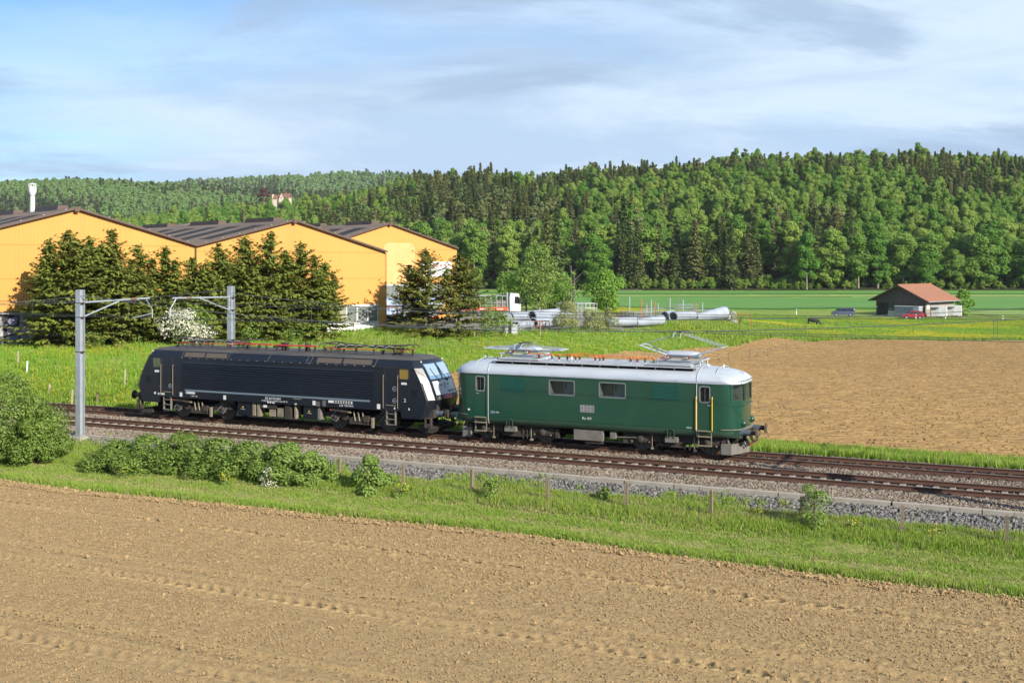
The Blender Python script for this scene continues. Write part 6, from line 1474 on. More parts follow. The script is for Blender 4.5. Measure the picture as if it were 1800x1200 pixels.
def conifer_arrays(h, rad, seed, step=.55, per=8, twig=.5, bare=.06, droop=.35, up=0.0, dens=1.0, width=.45, irregular=.25, flat=False, power=.82):
    r = np.random.default_rng(seed); C = []; U = []; Nn = []; S = []
    z = h * bare
    while z < h * .985:
        t = z / h; L0 = rad * (1 - t) ** power * (1 if t > bare + .1 else .75) + .12 * rad * (1 - t) + .08
        for k in range(per):
            a = r.uniform(0, 2 * math.pi); L = L0 * (1 + irregular * (r.random() * 2 - 1.2)); zz = z + r.uniform(-.5, .5) * step
            m = max(2, int(L / twig * 2.3 * dens)); f = np.linspace(.18, 1, m) + r.uniform(-.04, .04, m)
            dr = droop * (1 - t * .9) - up * t
            x = L * f; zc = zz - dr * L * f ** 1.6 + .12 * L * np.clip(f - .75, 0, 1) * 2
            for sgn in (-1, 0, 1):
                side = sgn * (.30 * twig * (1.35 - f) * (1.2 if sgn else 0)) + r.normal(0, .05 * twig, m)
                c = np.stack([x * math.cos(a) - side * math.sin(a), x * math.sin(a) + side * math.cos(a), zc - abs(sgn) * .10 * twig + r.normal(0, .06 * twig, m)], -1)
                aa = a + sgn * .75
                u = np.stack([np.full(m, math.cos(aa)), np.full(m, math.sin(aa)), -dr * 1.1 + r.normal(0, .25, m)], -1)
                C.append(c); U.append(u); S.append(twig * r.uniform(.7, 1.25, m) * (.75 + .4 * (1 - f)))
                Nn.append(np.stack([r.normal(0, .45, m) + .35 * math.cos(a), r.normal(0, .45, m) + .35 * math.sin(a), np.ones(m)], -1))
        z += step * (1 - .45 * t)
    C.append(np.stack([np.zeros(4), np.zeros(4), h * np.linspace(.93, 1.0, 4)], -1)); U.append(np.tile([0.05, 0.05, 1.], (4, 1))); Nn.append(r.normal(size=(4, 3))); S.append(np.full(4, twig))
    C = np.concatenate(C); U = np.concatenate(U); Nn = np.concatenate(Nn); S = np.concatenate(S)
    return leaves_arrays(C, Nn, S, width, r, U)
def as_mesh(name, arr, mats): return raw_mesh(name, arr[0], arr[1], mats)
PROTO = {}
def make_proto(name, crown, tr, mleaf, mbark):
    cm = as_mesh(name + '_crown', crown, [mleaf]); tm = tr.mesh(name + '_trunk', [mbark])
    tv, tf = mb_arrays(tr); V, F, mi = merge([(crown[0], crown[1], 0), (tv, tf, 1)])
    both = raw_mesh(name, V, F, [mleaf, mbark], mi=mi); PROTO[name] = (cm, tm, both)
for i in range(4):
    hh = (27, 24, 29, 22)[i]
    make_proto(f'spruce{i}', conifer_arrays(hh, (4.0, 3.6, 4.3, 3.9)[i], 20 + i, 1.25, 7, 1.55, (.10, .16, .05, .08)[i], .42, width=.5, dens=.8), trunk(hh * .97, .30, 0, seed=i, n=5), m_spruce, m_bark)
for i in range(4):
    hh = (24, 21, 27, 19)[i]; rd = (5.2, 4.6, 4.4, 5.4)[i]
    make_proto(f'beech{i}', lobed_crown(hh * (.05, .14, .03, .08)[i], hh, rd * 1.12, 26, 11500, .68, 40 + i, .95, .85, .35, lobe=.85), trunk(hh * .72, .38, 5, rd * .6, .3, i, 6), m_beech, m_bark_pale)
for i in range(2):
    hh = (25, 27)[i]
    make_proto(f'pine{i}', lobed_crown(hh * .62, hh, 3.2, 8, 1300, 1.0, 60 + i, .7, .6, .4), trunk(hh * .9, .28, 4, 2.0, .6, i + 3, 5), m_spruce, m_bark_pale)
for i in range(3):
    hh = (22, 24, 20)[i]
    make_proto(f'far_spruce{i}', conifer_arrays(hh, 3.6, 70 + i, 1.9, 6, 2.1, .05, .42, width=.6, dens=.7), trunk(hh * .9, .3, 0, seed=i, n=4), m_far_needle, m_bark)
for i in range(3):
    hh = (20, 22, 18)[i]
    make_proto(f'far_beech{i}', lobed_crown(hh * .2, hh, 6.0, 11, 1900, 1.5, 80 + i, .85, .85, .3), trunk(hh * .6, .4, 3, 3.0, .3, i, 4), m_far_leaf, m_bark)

_gn = {}
def scatter(name, pts, rot, scl, idx, meshes, label, cat=None):
    """one object of kind stuff: points carrying rotation, scale and which mesh to place"""
    col = bpy.data.collections.new(name + '_pieces')
    for k, m in enumerate(meshes): o = bpy.data.objects.new(f'{name}_piece_{k:02d}', m); col.objects.link(o)
    me = bpy.data.meshes.new(name); me.vertices.add(len(pts)); me.vertices.foreach_set('co', np.asarray(pts, np.float32).ravel())
    for nm, typ, dat, key in (('rot', 'FLOAT_VECTOR', rot, 'vector'), ('scl', 'FLOAT_VECTOR', scl, 'vector')):
        a = me.attributes.new(nm, typ, 'POINT'); a.data.foreach_set(key, np.asarray(dat, np.float32).ravel())
    a = me.attributes.new('idx', 'INT', 'POINT'); a.data.foreach_set('value', np.asarray(idx, np.int32))
    g = bpy.data.node_groups.new(name, 'GeometryNodeTree'); N = g.nodes; L = g.links
    g.interface.new_socket('Geometry', in_out='INPUT', socket_type='NodeSocketGeometry'); g.interface.new_socket('Geometry', in_out='OUTPUT', socket_type='NodeSocketGeometry')
    gi = N.new('NodeGroupInput'); go = N.new('NodeGroupOutput'); ip = N.new('GeometryNodeInstanceOnPoints'); ci = N.new('GeometryNodeCollectionInfo')
    ci.inputs['Collection'].default_value = col; ci.inputs['Separate Children'].default_value = True; ci.inputs['Reset Children'].default_value = True
    def attr(nm, t): n = N.new('GeometryNodeInputNamedAttribute'); n.data_type = t; n.inputs[0].default_value = nm; return n.outputs['Attribute']
    L.new(gi.outputs[0], ip.inputs['Points']); L.new(ci.outputs[0], ip.inputs['Instance']); ip.inputs['Pick Instance'].default_value = True
    L.new(attr('idx', 'INT'), ip.inputs['Instance Index']); L.new(attr('rot', 'FLOAT_VECTOR'), ip.inputs['Rotation']); L.new(attr('scl', 'FLOAT_VECTOR'), ip.inputs['Scale'])
    L.new(ip.outputs[0], go.inputs[0])
    o = obj(name, me); md = o.modifiers.new('scatter', 'NODES'); md.node_group = g
    return tag(o, label, cat, None, 'stuff')

# hills ---------------------------------------------------------------
SIL = {'front': [(-200, 392), (0, 385), (200, 378), (330, 364), (400, 357), (460, 352), (560, 339), (640, 331), (700, 309), (760, 303), (880, 298), (950, 304), (1000, 291), (1060, 284), (1150, 284), (1250, 273), (1300, 265), (1400, 263), (1500, 259), (1600, 258), (1700, 261), (1800, 266), (2000, 275)],
       'back': [(-200, 330), (0, 328), (100, 323), (200, 324), (270, 328), (330, 331), (400, 338), (520, 345), (700, 350), (2000, 360)],
       'ridge': [(-200, 345), (250, 342), (330, 326), (420, 322), (520, 319), (600, 313), (700, 313), (800, 316), (1000, 325), (2000, 340)]}
def hill_z(kind, X, Y):
    px = 900 + FOC * X / np.maximum(Y, 1); yy = np.interp(px, [q[0] for q in SIL[kind]], [q[1] for q in SIL[kind]])
    if kind == 'front':
        d0 = np.interp(px, [-200, 300, 700, 1100, 1800], [560, 540, 480, 452, 448]); d1 = np.interp(px, [-200, 300, 700, 1100, 1500, 1800], [1000, 1000, 930, 860, 790, 760]); th_ = 21.0
    elif kind == 'back': d0 = np.full_like(px, 1050.); d1 = np.full_like(px, 1750.); th_ = 19.0
    else: d0 = np.full_like(px, 1900.); d1 = np.full_like(px, 2600.); th_ = 18.0
    crest = CAM_H + (459 - yy) * d1 / FOC - th_
    base = -3.0 if kind == 'front' else 15.0
    t = np.clip((Y - d0) / (d1 - d0), 0, 1.35); f = np.where(t < 1, np.sin(np.clip(t, 0, 1) * math.pi / 2) ** 1.15, 1 - .45 * (t - 1))
    return base + (crest - base) * f + (6 * (fbm(X * .012, Y * .012, 31) - .5)) * np.clip(t * 3, 0, 1) * (t < 1), t
def build_hills():
    for kind, nd, dr in (('front', 60, (446, 1250)), ('back', 40, (1040, 2300)), ('ridge', 24, (1890, 3400))):
        px = np.linspace(-260, 2060, 160); dd = np.linspace(dr[0], dr[1], nd); PX, D = np.meshgrid(px, dd, indexing='ij'); X = (PX - 900) / FOC * D
        Z, t = hill_z(kind, X, D); Z = np.where(t <= 0, Z - .3, Z)
        tag(obj('wooded_hill', raw_mesh('wooded_hill', np.stack([X, D, Z], -1).reshape(-1, 3), grid_faces(*X.shape)[:, ::-1], [m_forest_floor], smooth=True)), kind='structure')
build_hills()
def forest():
    r = np.random.default_rng(11); P = []
    def spots(n, pxr, dr): 
        px = r.uniform(*pxr, n); d = np.sqrt(r.uniform(dr[0] ** 2, dr[1] ** 2, n)); return px, (px - 900) / FOC * d, d
    # jittered grid so that crowns close without clumping
    sp = 6.6; gx, gy = np.meshgrid(np.arange(-420, 400, sp), np.arange(446, 1010, sp), indexing='ij')
    X = (gx + r.uniform(-.75, .75, gx.shape) * sp).ravel(); Y = (gy + r.uniform(-.75, .75, gx.shape) * sp).ravel(); px = 900 + FOC * X / Y
    Z, t = hill_z('front', X, Y); ok = (px > -60) & (px < 1870) & (t > 0.0) & (t < 1.06)
    # the clearing with the castle
    ok &= ~((np.abs(px - 492) < 30) & (Y > 760) & (Y < 860))
    ok &= ~((px < 700) & (Y > 900) & (r.random(len(X)) < .3))
    X, Y, Z, px, t = X[ok], Y[ok], Z[ok], px[ok], t[ok]
    conif = fbm(X * .022, Y * .022, 77, 3) - .02 + .10 * np.exp(-((px - 900) / 260) ** 2) - .14 * sstep(1350, 1800, px) * (t < .35) + .12 * sstep(.35, .7, t) * (px > 500) * (px < 1400) - .25 * (px < 420) * 1.0
    is_c = conif + r.normal(0, .085, len(X)) > .505
    is_c &= ~((t > .70) & (r.random(len(X)) < np.where(px > 1250, .75, .35)))
    edge = t < .045
    is_c |= edge & (px > 1080) & (px < 1300) & (r.random(len(X)) < .85)
    bright = vnoise(X * .03, Y * .03, 5)
    scl = np.clip(r.normal(.86, .075, len(X)), .6, 1.05) * (.82 + .36 * fbm(X * .025, Y * .025, 7)) * np.where(edge, 1.16 * r.uniform(.75, 1.15, len(X)), 1.0 - .30 * t) * np.where(is_c, .98 - .10 * t, 1.0); rz = r.uniform(0, 6.283, len(X))
    top_y = 459 - (Z + 25 * scl - CAM_H) * FOC / Y; ok = ~((np.abs(px - 490) < 34) & (Y > 500) & (Y < 870) & (top_y < 346))
    X, Y, Z, px, t, is_c, scl, rz, edge = [q[ok] for q in (X, Y, Z, px, t, is_c, scl, rz, edge)]
    # largest in view first: the near rows, kept one by one
    order = np.argsort(Y - 25 * t); cnt = {'c': 0, 'b': 0}; single = np.zeros(len(X), bool)
    for i in order:
        k = 'c' if is_c[i] else 'b'
        if cnt[k] < 290: single[i] = True; cnt[k] += 1
    names_c = ['spruce0', 'spruce1', 'spruce2', 'spruce3', 'pine0', 'pine1']; names_b = ['beech0', 'beech1', 'beech2', 'beech3']
    for i in np.nonzero(single)[0]:
        c = bool(is_c[i]); nm = random.choice(names_c if (not c or t[i] > .04) and c else names_c[:4]) if c else random.choice(names_b)
        pine = nm.startswith('pine')
        e = bpy.data.objects.new('pine_tree' if pine else ('spruce_tree' if c else 'beech_tree'), None); e.location = (X[i], Y[i], Z[i] - .3); e.rotation_euler = (0, 0, rz[i]); s = float(scl[i]); wd = s * (random.uniform(1.05, 1.5) if (not c and t[i] < .12) else 1); e.scale = (wd, wd, s * random.uniform(.9, 1.12)); link(e)
        front = t[i] < .05
        if pine: lab = 'tall bare stemmed pine on the wooded slope behind the meadow'; grp = 'pines on the wooded slope'
        elif c: lab = 'dark spruce in the front row at the foot of the wood' if front else 'dark spruce in the lower wood above the front row'; grp = 'spruces at the foot of the wood' if front else 'spruces in the lower wood'
        else: lab = 'leafy light green tree in the front row at the foot of the wood' if front else 'leafy light green tree in the lower wood above the front row'; grp = 'leafy trees at the foot of the wood' if front else 'leafy trees in the lower wood'
        tag(e, lab, 'tree', grp)
        cm, tm, _ = PROTO[nm]; obj('crown', cm, e); obj('trunk', tm, e)
    rest = ~single
    mesh_all = [PROTO[n][2] for n in names_c[:4] + ['pine0'] + names_b]
    idx = np.where(is_c, r.integers(0, 5, len(X)), 5 + r.integers(0, 4, len(X)))
    def put(name, sel, ids, meshes, lab):
        n = sel.sum(); S = scl[sel]
        scatter(name, np.stack([X[sel], Y[sel], Z[sel] - .3], -1), np.stack([np.zeros(n), np.zeros(n), rz[sel]], -1), np.stack([S, S, S * r.uniform(.9, 1.1, n)], -1), ids[sel], meshes, lab)
    put('hillside_forest', rest, idx, mesh_all, 'mixed forest of spruce and beech covering the upper hillside')
    # distant hills
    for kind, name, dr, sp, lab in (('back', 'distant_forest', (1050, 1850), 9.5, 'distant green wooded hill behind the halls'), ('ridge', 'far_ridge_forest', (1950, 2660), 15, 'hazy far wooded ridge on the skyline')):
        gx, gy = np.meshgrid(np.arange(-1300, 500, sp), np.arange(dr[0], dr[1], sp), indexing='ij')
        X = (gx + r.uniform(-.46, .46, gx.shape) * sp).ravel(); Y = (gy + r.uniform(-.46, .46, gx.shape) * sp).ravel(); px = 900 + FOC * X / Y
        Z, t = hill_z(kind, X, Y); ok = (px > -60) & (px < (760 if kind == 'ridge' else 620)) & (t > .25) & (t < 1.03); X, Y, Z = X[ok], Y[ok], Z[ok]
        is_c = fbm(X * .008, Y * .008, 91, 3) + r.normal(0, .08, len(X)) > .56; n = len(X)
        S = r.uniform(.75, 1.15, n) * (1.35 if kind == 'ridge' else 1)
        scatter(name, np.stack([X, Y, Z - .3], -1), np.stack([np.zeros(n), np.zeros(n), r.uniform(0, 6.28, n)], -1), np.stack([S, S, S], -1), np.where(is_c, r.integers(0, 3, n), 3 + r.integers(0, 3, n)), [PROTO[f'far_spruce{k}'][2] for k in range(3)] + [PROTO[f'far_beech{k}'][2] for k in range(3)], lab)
    # dark scrub that closes the foot of the wood
    n = 700; px = r.uniform(560, 1850, n); d = np.interp(px, [300, 700, 1100, 1800], [541, 482, 455, 451]) + r.uniform(-2, 8, n); X = (px - 900) / FOC * d; Z, t = hill_z('front', X, d)
    S = r.uniform(.10, .24, n)
    scatter('forest_edge_scrub', np.stack([X, d, Z - .3], -1), np.stack([np.zeros(n), np.zeros(n), r.uniform(0, 6.28, n)], -1), np.stack([S * 1.3, S * 1.3, S], -1), r.integers(0, 2, n), [PROTO['beech0'][2], PROTO['beech3'][2]], 'low dark scrub along the foot of the wood')
forest()
def castle():
    d = 815.0; x = at(492, d); z = float(hill_z('front', np.array([x]), np.array([d]))[0][0]) + 8
    A = empty('castle', (x, d, CAM_H + (459 - 352) * d / FOC), R(-8), 'cream walled castle with brown roofs among the trees on the hill', 'castle')
    def wing(x0, x1, y0, y1, h, rh, axis, nm):
        b = MB(); b.box(x0, x1, y0, y1, -14, h); w = b.build(nm, [m_castle], A)
        b = MB()
        if axis == 'x':
            ym = (y0 + y1) / 2; b.prism([(y0 - .4, h), (y1 + .4, h), (ym, h + rh)], 'yz', x0 - .3, x1 + .3)
        else:
            xm = (x0 + x1) / 2; b.prism([(x0 - .4, h), (x1 + .4, h), (xm, h + rh)], 'xz', y0 + .3, y1 + .3); g = MB(); g.prism([(x0, h - .1), (x1, h - .1), (xm, h + rh - .3)], 'xz', y0 - .02, y0 + .3); g.build('gable', [m_castle], w)
        b.build('roof', [m_castle_roof], w); return w
    A.scale = (.74, .74, .74)
    wing(-7.5, 3, 0, 7, 1.2, 4.0, 'x', 'west_wing'); wing(-.5, 4.5, -2, 7, 1.0, 5.6, 'y', 'front_gable'); wing(3.5, 9.0, 0, 8, 2.6, 4.0, 'x', 'east_wing')
    b = MB(); b.box(4.0, 4.9, 3.5, 4.4, 4, 8.4); b.build('chimney', [m_tile], A); b = MB(); b.box(-7.9, -7.2, -.1, 7.1, 1, 5.6); b.build('gable_wall', [m_castle], A)
    for xx, zz in ((1.6, 1.8), (2.6, -1.5), (5.5, .8), (7.2, .8)): b = MB(); b.box(xx, xx + .8, -2.06 if xx < 4.5 else -.06, -2.0 if xx < 4.5 else 0, zz, zz + 1.1); b.build('window', [m_glass_dark], A)
    xx = at(463, 800); e = empty('copper_beech', (xx, 800, CAM_H + (459 - 358) * 800 / FOC), 0, 'round dark red copper beech left of the castle', 'tree')
    obj('crown', as_mesh('crown', lobed_crown(1, 12, 5.0, 12, 1200, 1.2, 5), [m_copper]), e); obj('trunk', trunk(8, .4, 3, 2, seed=2).mesh('trunk', [m_bark]), e)
castle()

# trees round the halls and the yard ------------------------------------
def tree(name, px, d, label, group, crown, tr, mleaf, mbark=m_bark, cat='tree', z=None, yaw=0.0):
    x = at(px, d); e = empty(name, (x, d, (lz(x, d) if z is None else z) - .05), yaw, label, cat, group)
    obj('crown' if cat == 'tree' else 'foliage', as_mesh('crown', crown, [mleaf]), e)
    if tr is not None: obj('trunk' if cat == 'tree' else 'stems', tr.mesh('trunk', [mbark]), e)
    return e
def bushy(h, rad, seed, extra=3, droop=.14):
    r = np.random.default_rng(seed); V, F = conifer_arrays(h, rad, seed, .44, 7, .50, .01, droop, .36, 1.1, .40, .6, power=.70)
    parts = [(V, F, 0)]
    for k in range(extra):
        a = r.uniform(0, 6.283); q = rad * r.uniform(.32, .6); hh = h * r.uniform(.68, .93)
        v, f = conifer_arrays(hh * .62, rad * .55, seed * 7 + k, .42, 6, .48, .02, droop, .35, 1.1, .42, .5, power=.7)
        parts.append((v + (q * math.cos(a), q * math.sin(a), hh * .38), f, 0))
    V, F, _ = merge(parts); return V, F
def garden_trees():
    r = random.Random(21)
    row = [(84, 4.6, 440, 2.0), (118, 5.6, 404, 2.9), (158, 4.4, 416, 2.4), (197, 5.2, 403, 2.5), (243, 4.2, 430, 2.3), (292, 5.0, 432, 2.3), (338, 4.4, 452, 2.3), (384, 5.0, 430, 2.6), (430, 4.2, 415, 2.8), (476, 5.2, 407, 2.9), (528, 4.6, 424, 2.7), (572, 5.6, 458, 2.2)]
    where = ['leftmost of the row', 'second from the left, its shadow on the wall', 'third from the left', 'fourth from the left, thin and tall', 'left of the white blossom bush', 'behind the left side of the white blossom bush', 'behind the right side of the white blossom bush', 'just left of the rear catenary mast', 'just right of the rear catenary mast', 'tallest right of the rear catenary mast', 'second from the right end', 'rightmost of the row by the windows']
    for k, (px, off, ty, rad) in enumerate(row):
        d = 7 * FOC / (149 - .0457 * px) - off; x = at(px, d); zb = lz(x, d); h = CAM_H + (459 - ty) * d / FOC - zb
        tree('spruce_tree', px, d, 'spruce in front of the yellow halls, ' + where[k], 'spruces in front of the yellow halls',
             bushy(h, rad * 1.28, 100 + k), trunk(h * .97, .16, 5, 1.2, .3, k), m_hall_spruce)
        # bushy side leaders
        if k in (1, 8, 9, 10):
            pass
    for k, (px, d, ty, rad) in enumerate(((748, 115.0, 436, 3.4), (806, 117.0, 446, 3.3))):
        x = at(px, d); zb = lz(x, d); h = CAM_H + (459 - ty) * d / FOC - zb
        tree('cedar_tree', px, d, ('wide branched olive conifer in front of the pale patch hall' if k == 0 else 'olive conifer standing right of the wide branched one'), 'conifers beside the yard', bushy(h, rad * 1.15, 130 + k, 2, .08), trunk(h * .97, .18, 4, 1.5, .3, 9 + k), m_olive_conifer)
    def bl(name, px, d, h, rad, seed, mleaf, label, nl=14, n=5200, size=.34, low=.12, group=None, bark=m_bark, top=.88, z=None):
        return tree(name, px, d, label, group, lobed_crown(h * low, h, rad, nl, n, size, seed, .9, top, .35), trunk(h * .75, h * .022, 6, rad * .6, .25, seed), mleaf, bark, z=z)
    bl('maple_tree', 1066, 212, 7.9, 4.4, 3, m_maple, 'round dense maple standing alone in the field edge', 26, 11000, .40, .10)
    bl('birch_tree', 948, 205, 12.6, 4.3, 4, m_bush_yellow, 'tall loose light green birch behind the pipes', 30, 11000, .36, .06, bark=m_bark_pale)
    bl('birch_tree', 925, 209, 9.0, 3.5, 14, m_maple, 'lower light tree leaning left of the tall birch', 12, 4200, .38, .08)
    bl('dark_tree', 905, 228, 8.0, 3.9, 5, m_beech, 'dark leafy tree right behind the truck', 12, 4200, .42, .05); bl('dark_tree', 888, 236, 7.2, 3.0, 6, m_beech, 'low dark tree directly behind the truck cab', 10, 3200, .42, .02)
    bl('dark_tree', 968, 224, 6.0, 3.4, 7, m_beech, 'dark bushy tree in the shade under the birch', 12, 3600, .42, .02); bl('dark_tree', 988, 218, 8.0, 2.6, 17, m_maple, 'light slim tree between birch and bare tree', 10, 3000, .4, .1)
    # half bare tree
    x = at(1004, 182); e = empty('bare_tree', (x, 182, lz(x, 182)), 0, 'thin half bare tree with pale branches right of the birch', 'tree')
    b = trunk(8.2, .16, 14, 2.6, .3, 33, 6); b2 = trunk(7.6, .10, 10, 1.8, .35, 34, 5); b.add([(v[0] + .5, v[1], v[2]) for v in b2.v], b2.f)
    b.build('trunk', [m_bark_pale], e); obj('crown', as_mesh('crown', lobed_crown(2.5, 7.5, 2.4, 10, 520, .36, 8), [m_maple]), e)
    # shrubs
    def shrub(px, d, h, rad, seed, mleaf, label, n=5200, size=.2, nl=9, name='willow_bush', z=None, aspect=.5, flat=.9):
        return tree(name, px, d, label, None, lobed_crown(0, h, rad, nl, n, size, seed, flat, .75, .5, .3, aspect), trunk(h * .7, .05, 7, rad * .6, .1, seed, 5), mleaf, m_bark_pale, 'shrub', z)
    shrub(998, 125.5, 3.3, 1.75, 41, m_willow, 'pale green willow bush in front of the wire cages', 6000, .26, 11, aspect=.3); shrub(1042, 128, 2.4, 1.4, 42, m_willow, 'low willow bush left of the flanged pipe', 3600, .25, aspect=.3); shrub(1068, 129.5, 2.5, 1.2, 43, m_willow, 'feathery willow bush touching the flanged pipe', 3000, .25, aspect=.3)
    shrub(1284, 171, 2.1, 1.6, 44, m_blossom_mix, 'white flowering bush in front of the black panel', 2600, .3, name='flowering_bush')
    shrub(322, 98.5, 3.6, 2.3, 45, m_blossom, 'hawthorn bush covered in white blossom in front of the spruces', 7000, .22, 14, name='hawthorn_bush', flat=.8)
    shrub(330, 99.2, 3.2, 2.5, 46, m_hedge, 'green leaves of the bush right behind the hawthorn blossom', 3600, .26, 10, name='leafy_bush')
    shrub(862, 121, 2.3, 2.2, 47, m_bush_yellow, 'light green undergrowth beneath the conifers by the gate', 3600, .24, name='leafy_bush'); shrub(560, 109, 2.6, 1.5, 48, m_hedge, 'bright green bush at the right foot of the spruce row', 3200, .22, name='leafy_bush'); shrub(515, 107, 2.0, 1.8, 49, m_hedge, 'low green bush under the spruces near the windows', 3200, .22, name='leafy_bush'); shrub(440, 104, 1.8, 1.8, 50, m_hedge, 'low green bush at the spruce foot behind the red busbars', 3000, .22, name='leafy_bush')
    shrub(245, 99, 1.7, 1.8, 51, m_hedge, 'low green bush left of the hawthorn', 3000, .22, name='leafy_bush'); shrub(150, 94.5, 1.5, 1.6, 52, m_hedge, 'low green bush behind the front mast', 2600, .22, name='leafy_bush')
    shrub(1693, 269, 5.6, 3.0, 53, m_maple, 'round green bush behind the white trailers', 3200, .5, 10, name='leafy_bush')
    # foreground
    x, d = -23.6, 52.0
    def fore(px, d, h, rad, seed, mleaf, label, n, size, name='leafy_bush', nl=14, flat=.9, sx=1.0, z=-.95, aspect=.62, lobe=.8, ragged=.45):
        e = tree(name, px, d, label, None, lobed_crown(-.1, h, rad, nl, n, size, seed, flat, .62, ragged, .35, aspect, lobe), trunk(h * .8, .05, 14, rad * .8, .05, seed, 5), mleaf, m_bark, 'shrub', z); e.scale = (sx, 1, 1); return e
    fore(4, 53.5, 4.0, 3.0, 61, m_hedge, 'large dense green bush at the left edge in front of the tracks', 62000, .110, nl=60, sx=1.05, lobe=.6); fore(68, 53.0, 2.9, 1.75, 62, m_hedge, 'lower right side bush beside the mast foundation', 28000, .105, nl=34, lobe=.65)
    for k, (px, d, h, rad, lab) in enumerate(((205, 51.2, 1.3, 1.35, 'hedge bush at the left end of the hedge'), (262, 50.6, 1.6, 1.5, 'hedge bush second from the left end'), (322, 50.2, 1.75, 1.6, 'hedge bush third from the left end'), (385, 49.6, 1.65, 1.55, 'hedge bush in the middle of the hedge'), (442, 49.0, 1.6, 1.45, 'hedge bush right of the middle'), (500, 48.3, 1.7, 1.35, 'hedge bush beside the first post'), (548, 47.6, 1.45, 1.0, 'hedge bush at the right end of the hedge'))):
        fore(px, d, h, rad, 70 + k, m_hedge if k < 5 else m_bush_yellow, 'leafy green ' + lab, 27000, .092, 'hedge_bush', 44, 1.15, 1.3, lobe=.5, ragged=.8)
    fore(648, 46.3, 1.55, .95, 81, m_bush_yellow, 'rounded bush between the second and third fence posts', 9000, .115, nl=12); fore(862, 44.4, .95, .6, 82, m_bush_yellow, 'small bush just right of the fourth post', 2600, .09); fore(1060, 43.6, .9, .45, 83, m_hedge, 'small upright shrub on the stone bank left of the sixth post', 1500, .10)
    fore(1432, 39.6, 1.75, .85, 84, m_bush_yellow, 'loose arching bush around the dark fence post', 3600, .075, nl=12, z=-.92); fore(472, 47.4, .9, .5, 85, m_blossom, 'patch of white blossom at the foot of the hedge', 700, .07, 'flowering_bush')
    for k, (px, d, w) in enumerate(((704, 45.4, .55), (1500, 39.2, .5), (1645, 38.2, .42), (1335, 41.0, .5), (215, 49.6, .6), (395, 47.9, .4))):
        e = fore(px, d, .5, w, 90 + k, m_hedge, ['spurge plant with yellow tops by the third post', 'spurge plant with yellow tops right of the arching bush', 'spurge plant with yellow tops before the last post', 'low green plant left of the arching bush', 'yellow flowered plant at the left end of the hedge', 'small yellow flowered plant below the hedge'][k], 900, .07, 'spurge_plant', 6)
        obj('flowers', as_mesh('flowers', lobed_crown(.25, .62, w * .9, 6, 170, .05, 190 + k), [m_spurge]), e)
m_blossom_mix = leaf('blossom_mix', (0.12, 0.18, 0.05), (0.60, 0.58, 0.50), None, 0.2)
garden_trees()

# ---------------------------------------------------------------- grass, flowers, stones, clods
def tuft(n, h, spread, w, seed, mats, flowers=0, seedheads=0, lean=.35):
    r = np.random.default_rng(seed); V = []; F = []; Mi = []
    for k in range(n):
        a = r.uniform(0, 6.283); rad = spread * math.sqrt(r.random()); x, y = rad * math.cos(a), rad * math.sin(a); hh = h * r.uniform(.55, 1.1)
        b = r.uniform(0, 6.283); lx, ly = lean * hh * r.uniform(.2, 1) * math.cos(b), lean * hh * r.uniform(.2, 1) * math.sin(b); c = r.uniform(0, 6.283); dx, dy = w / 2 * math.cos(c), w / 2 * math.sin(c)
        o = len(V); V += [(x - dx, y - dy, -.03), (x + dx, y + dy, -.03), (x + lx * .4 + dx * .8, y + ly * .4 + dy * .8, hh * .6), (x + lx * .4 - dx * .8, y + ly * .4 - dy * .8, hh * .6), (x + lx + dx * .1, y + ly + dy * .1, hh), (x + lx - dx * .1, y + ly - dy * .1, hh)]
        F += [(o, o + 1, o + 2, o + 3), (o + 3, o + 2, o + 4, o + 5)]; Mi += [0, 0]
    for k in range(flowers):
        a = r.uniform(0, 6.283); rad = spread * math.sqrt(r.random()); x, y, z = rad * math.cos(a), rad * math.sin(a), h * r.uniform(.75, 1.15); s = .035 * (h / .35) ** .5 * r.uniform(.7, 1.2); o = len(V)
        V += [(x - s, y, z), (x, y - s, z + .01), (x + s, y, z), (x, y + s, z + .01)]; F += [(o, o + 1, o + 2, o + 3)]; Mi += [1]
    return raw_mesh('tuft', np.array(V), np.array(F), mats, mi=Mi)
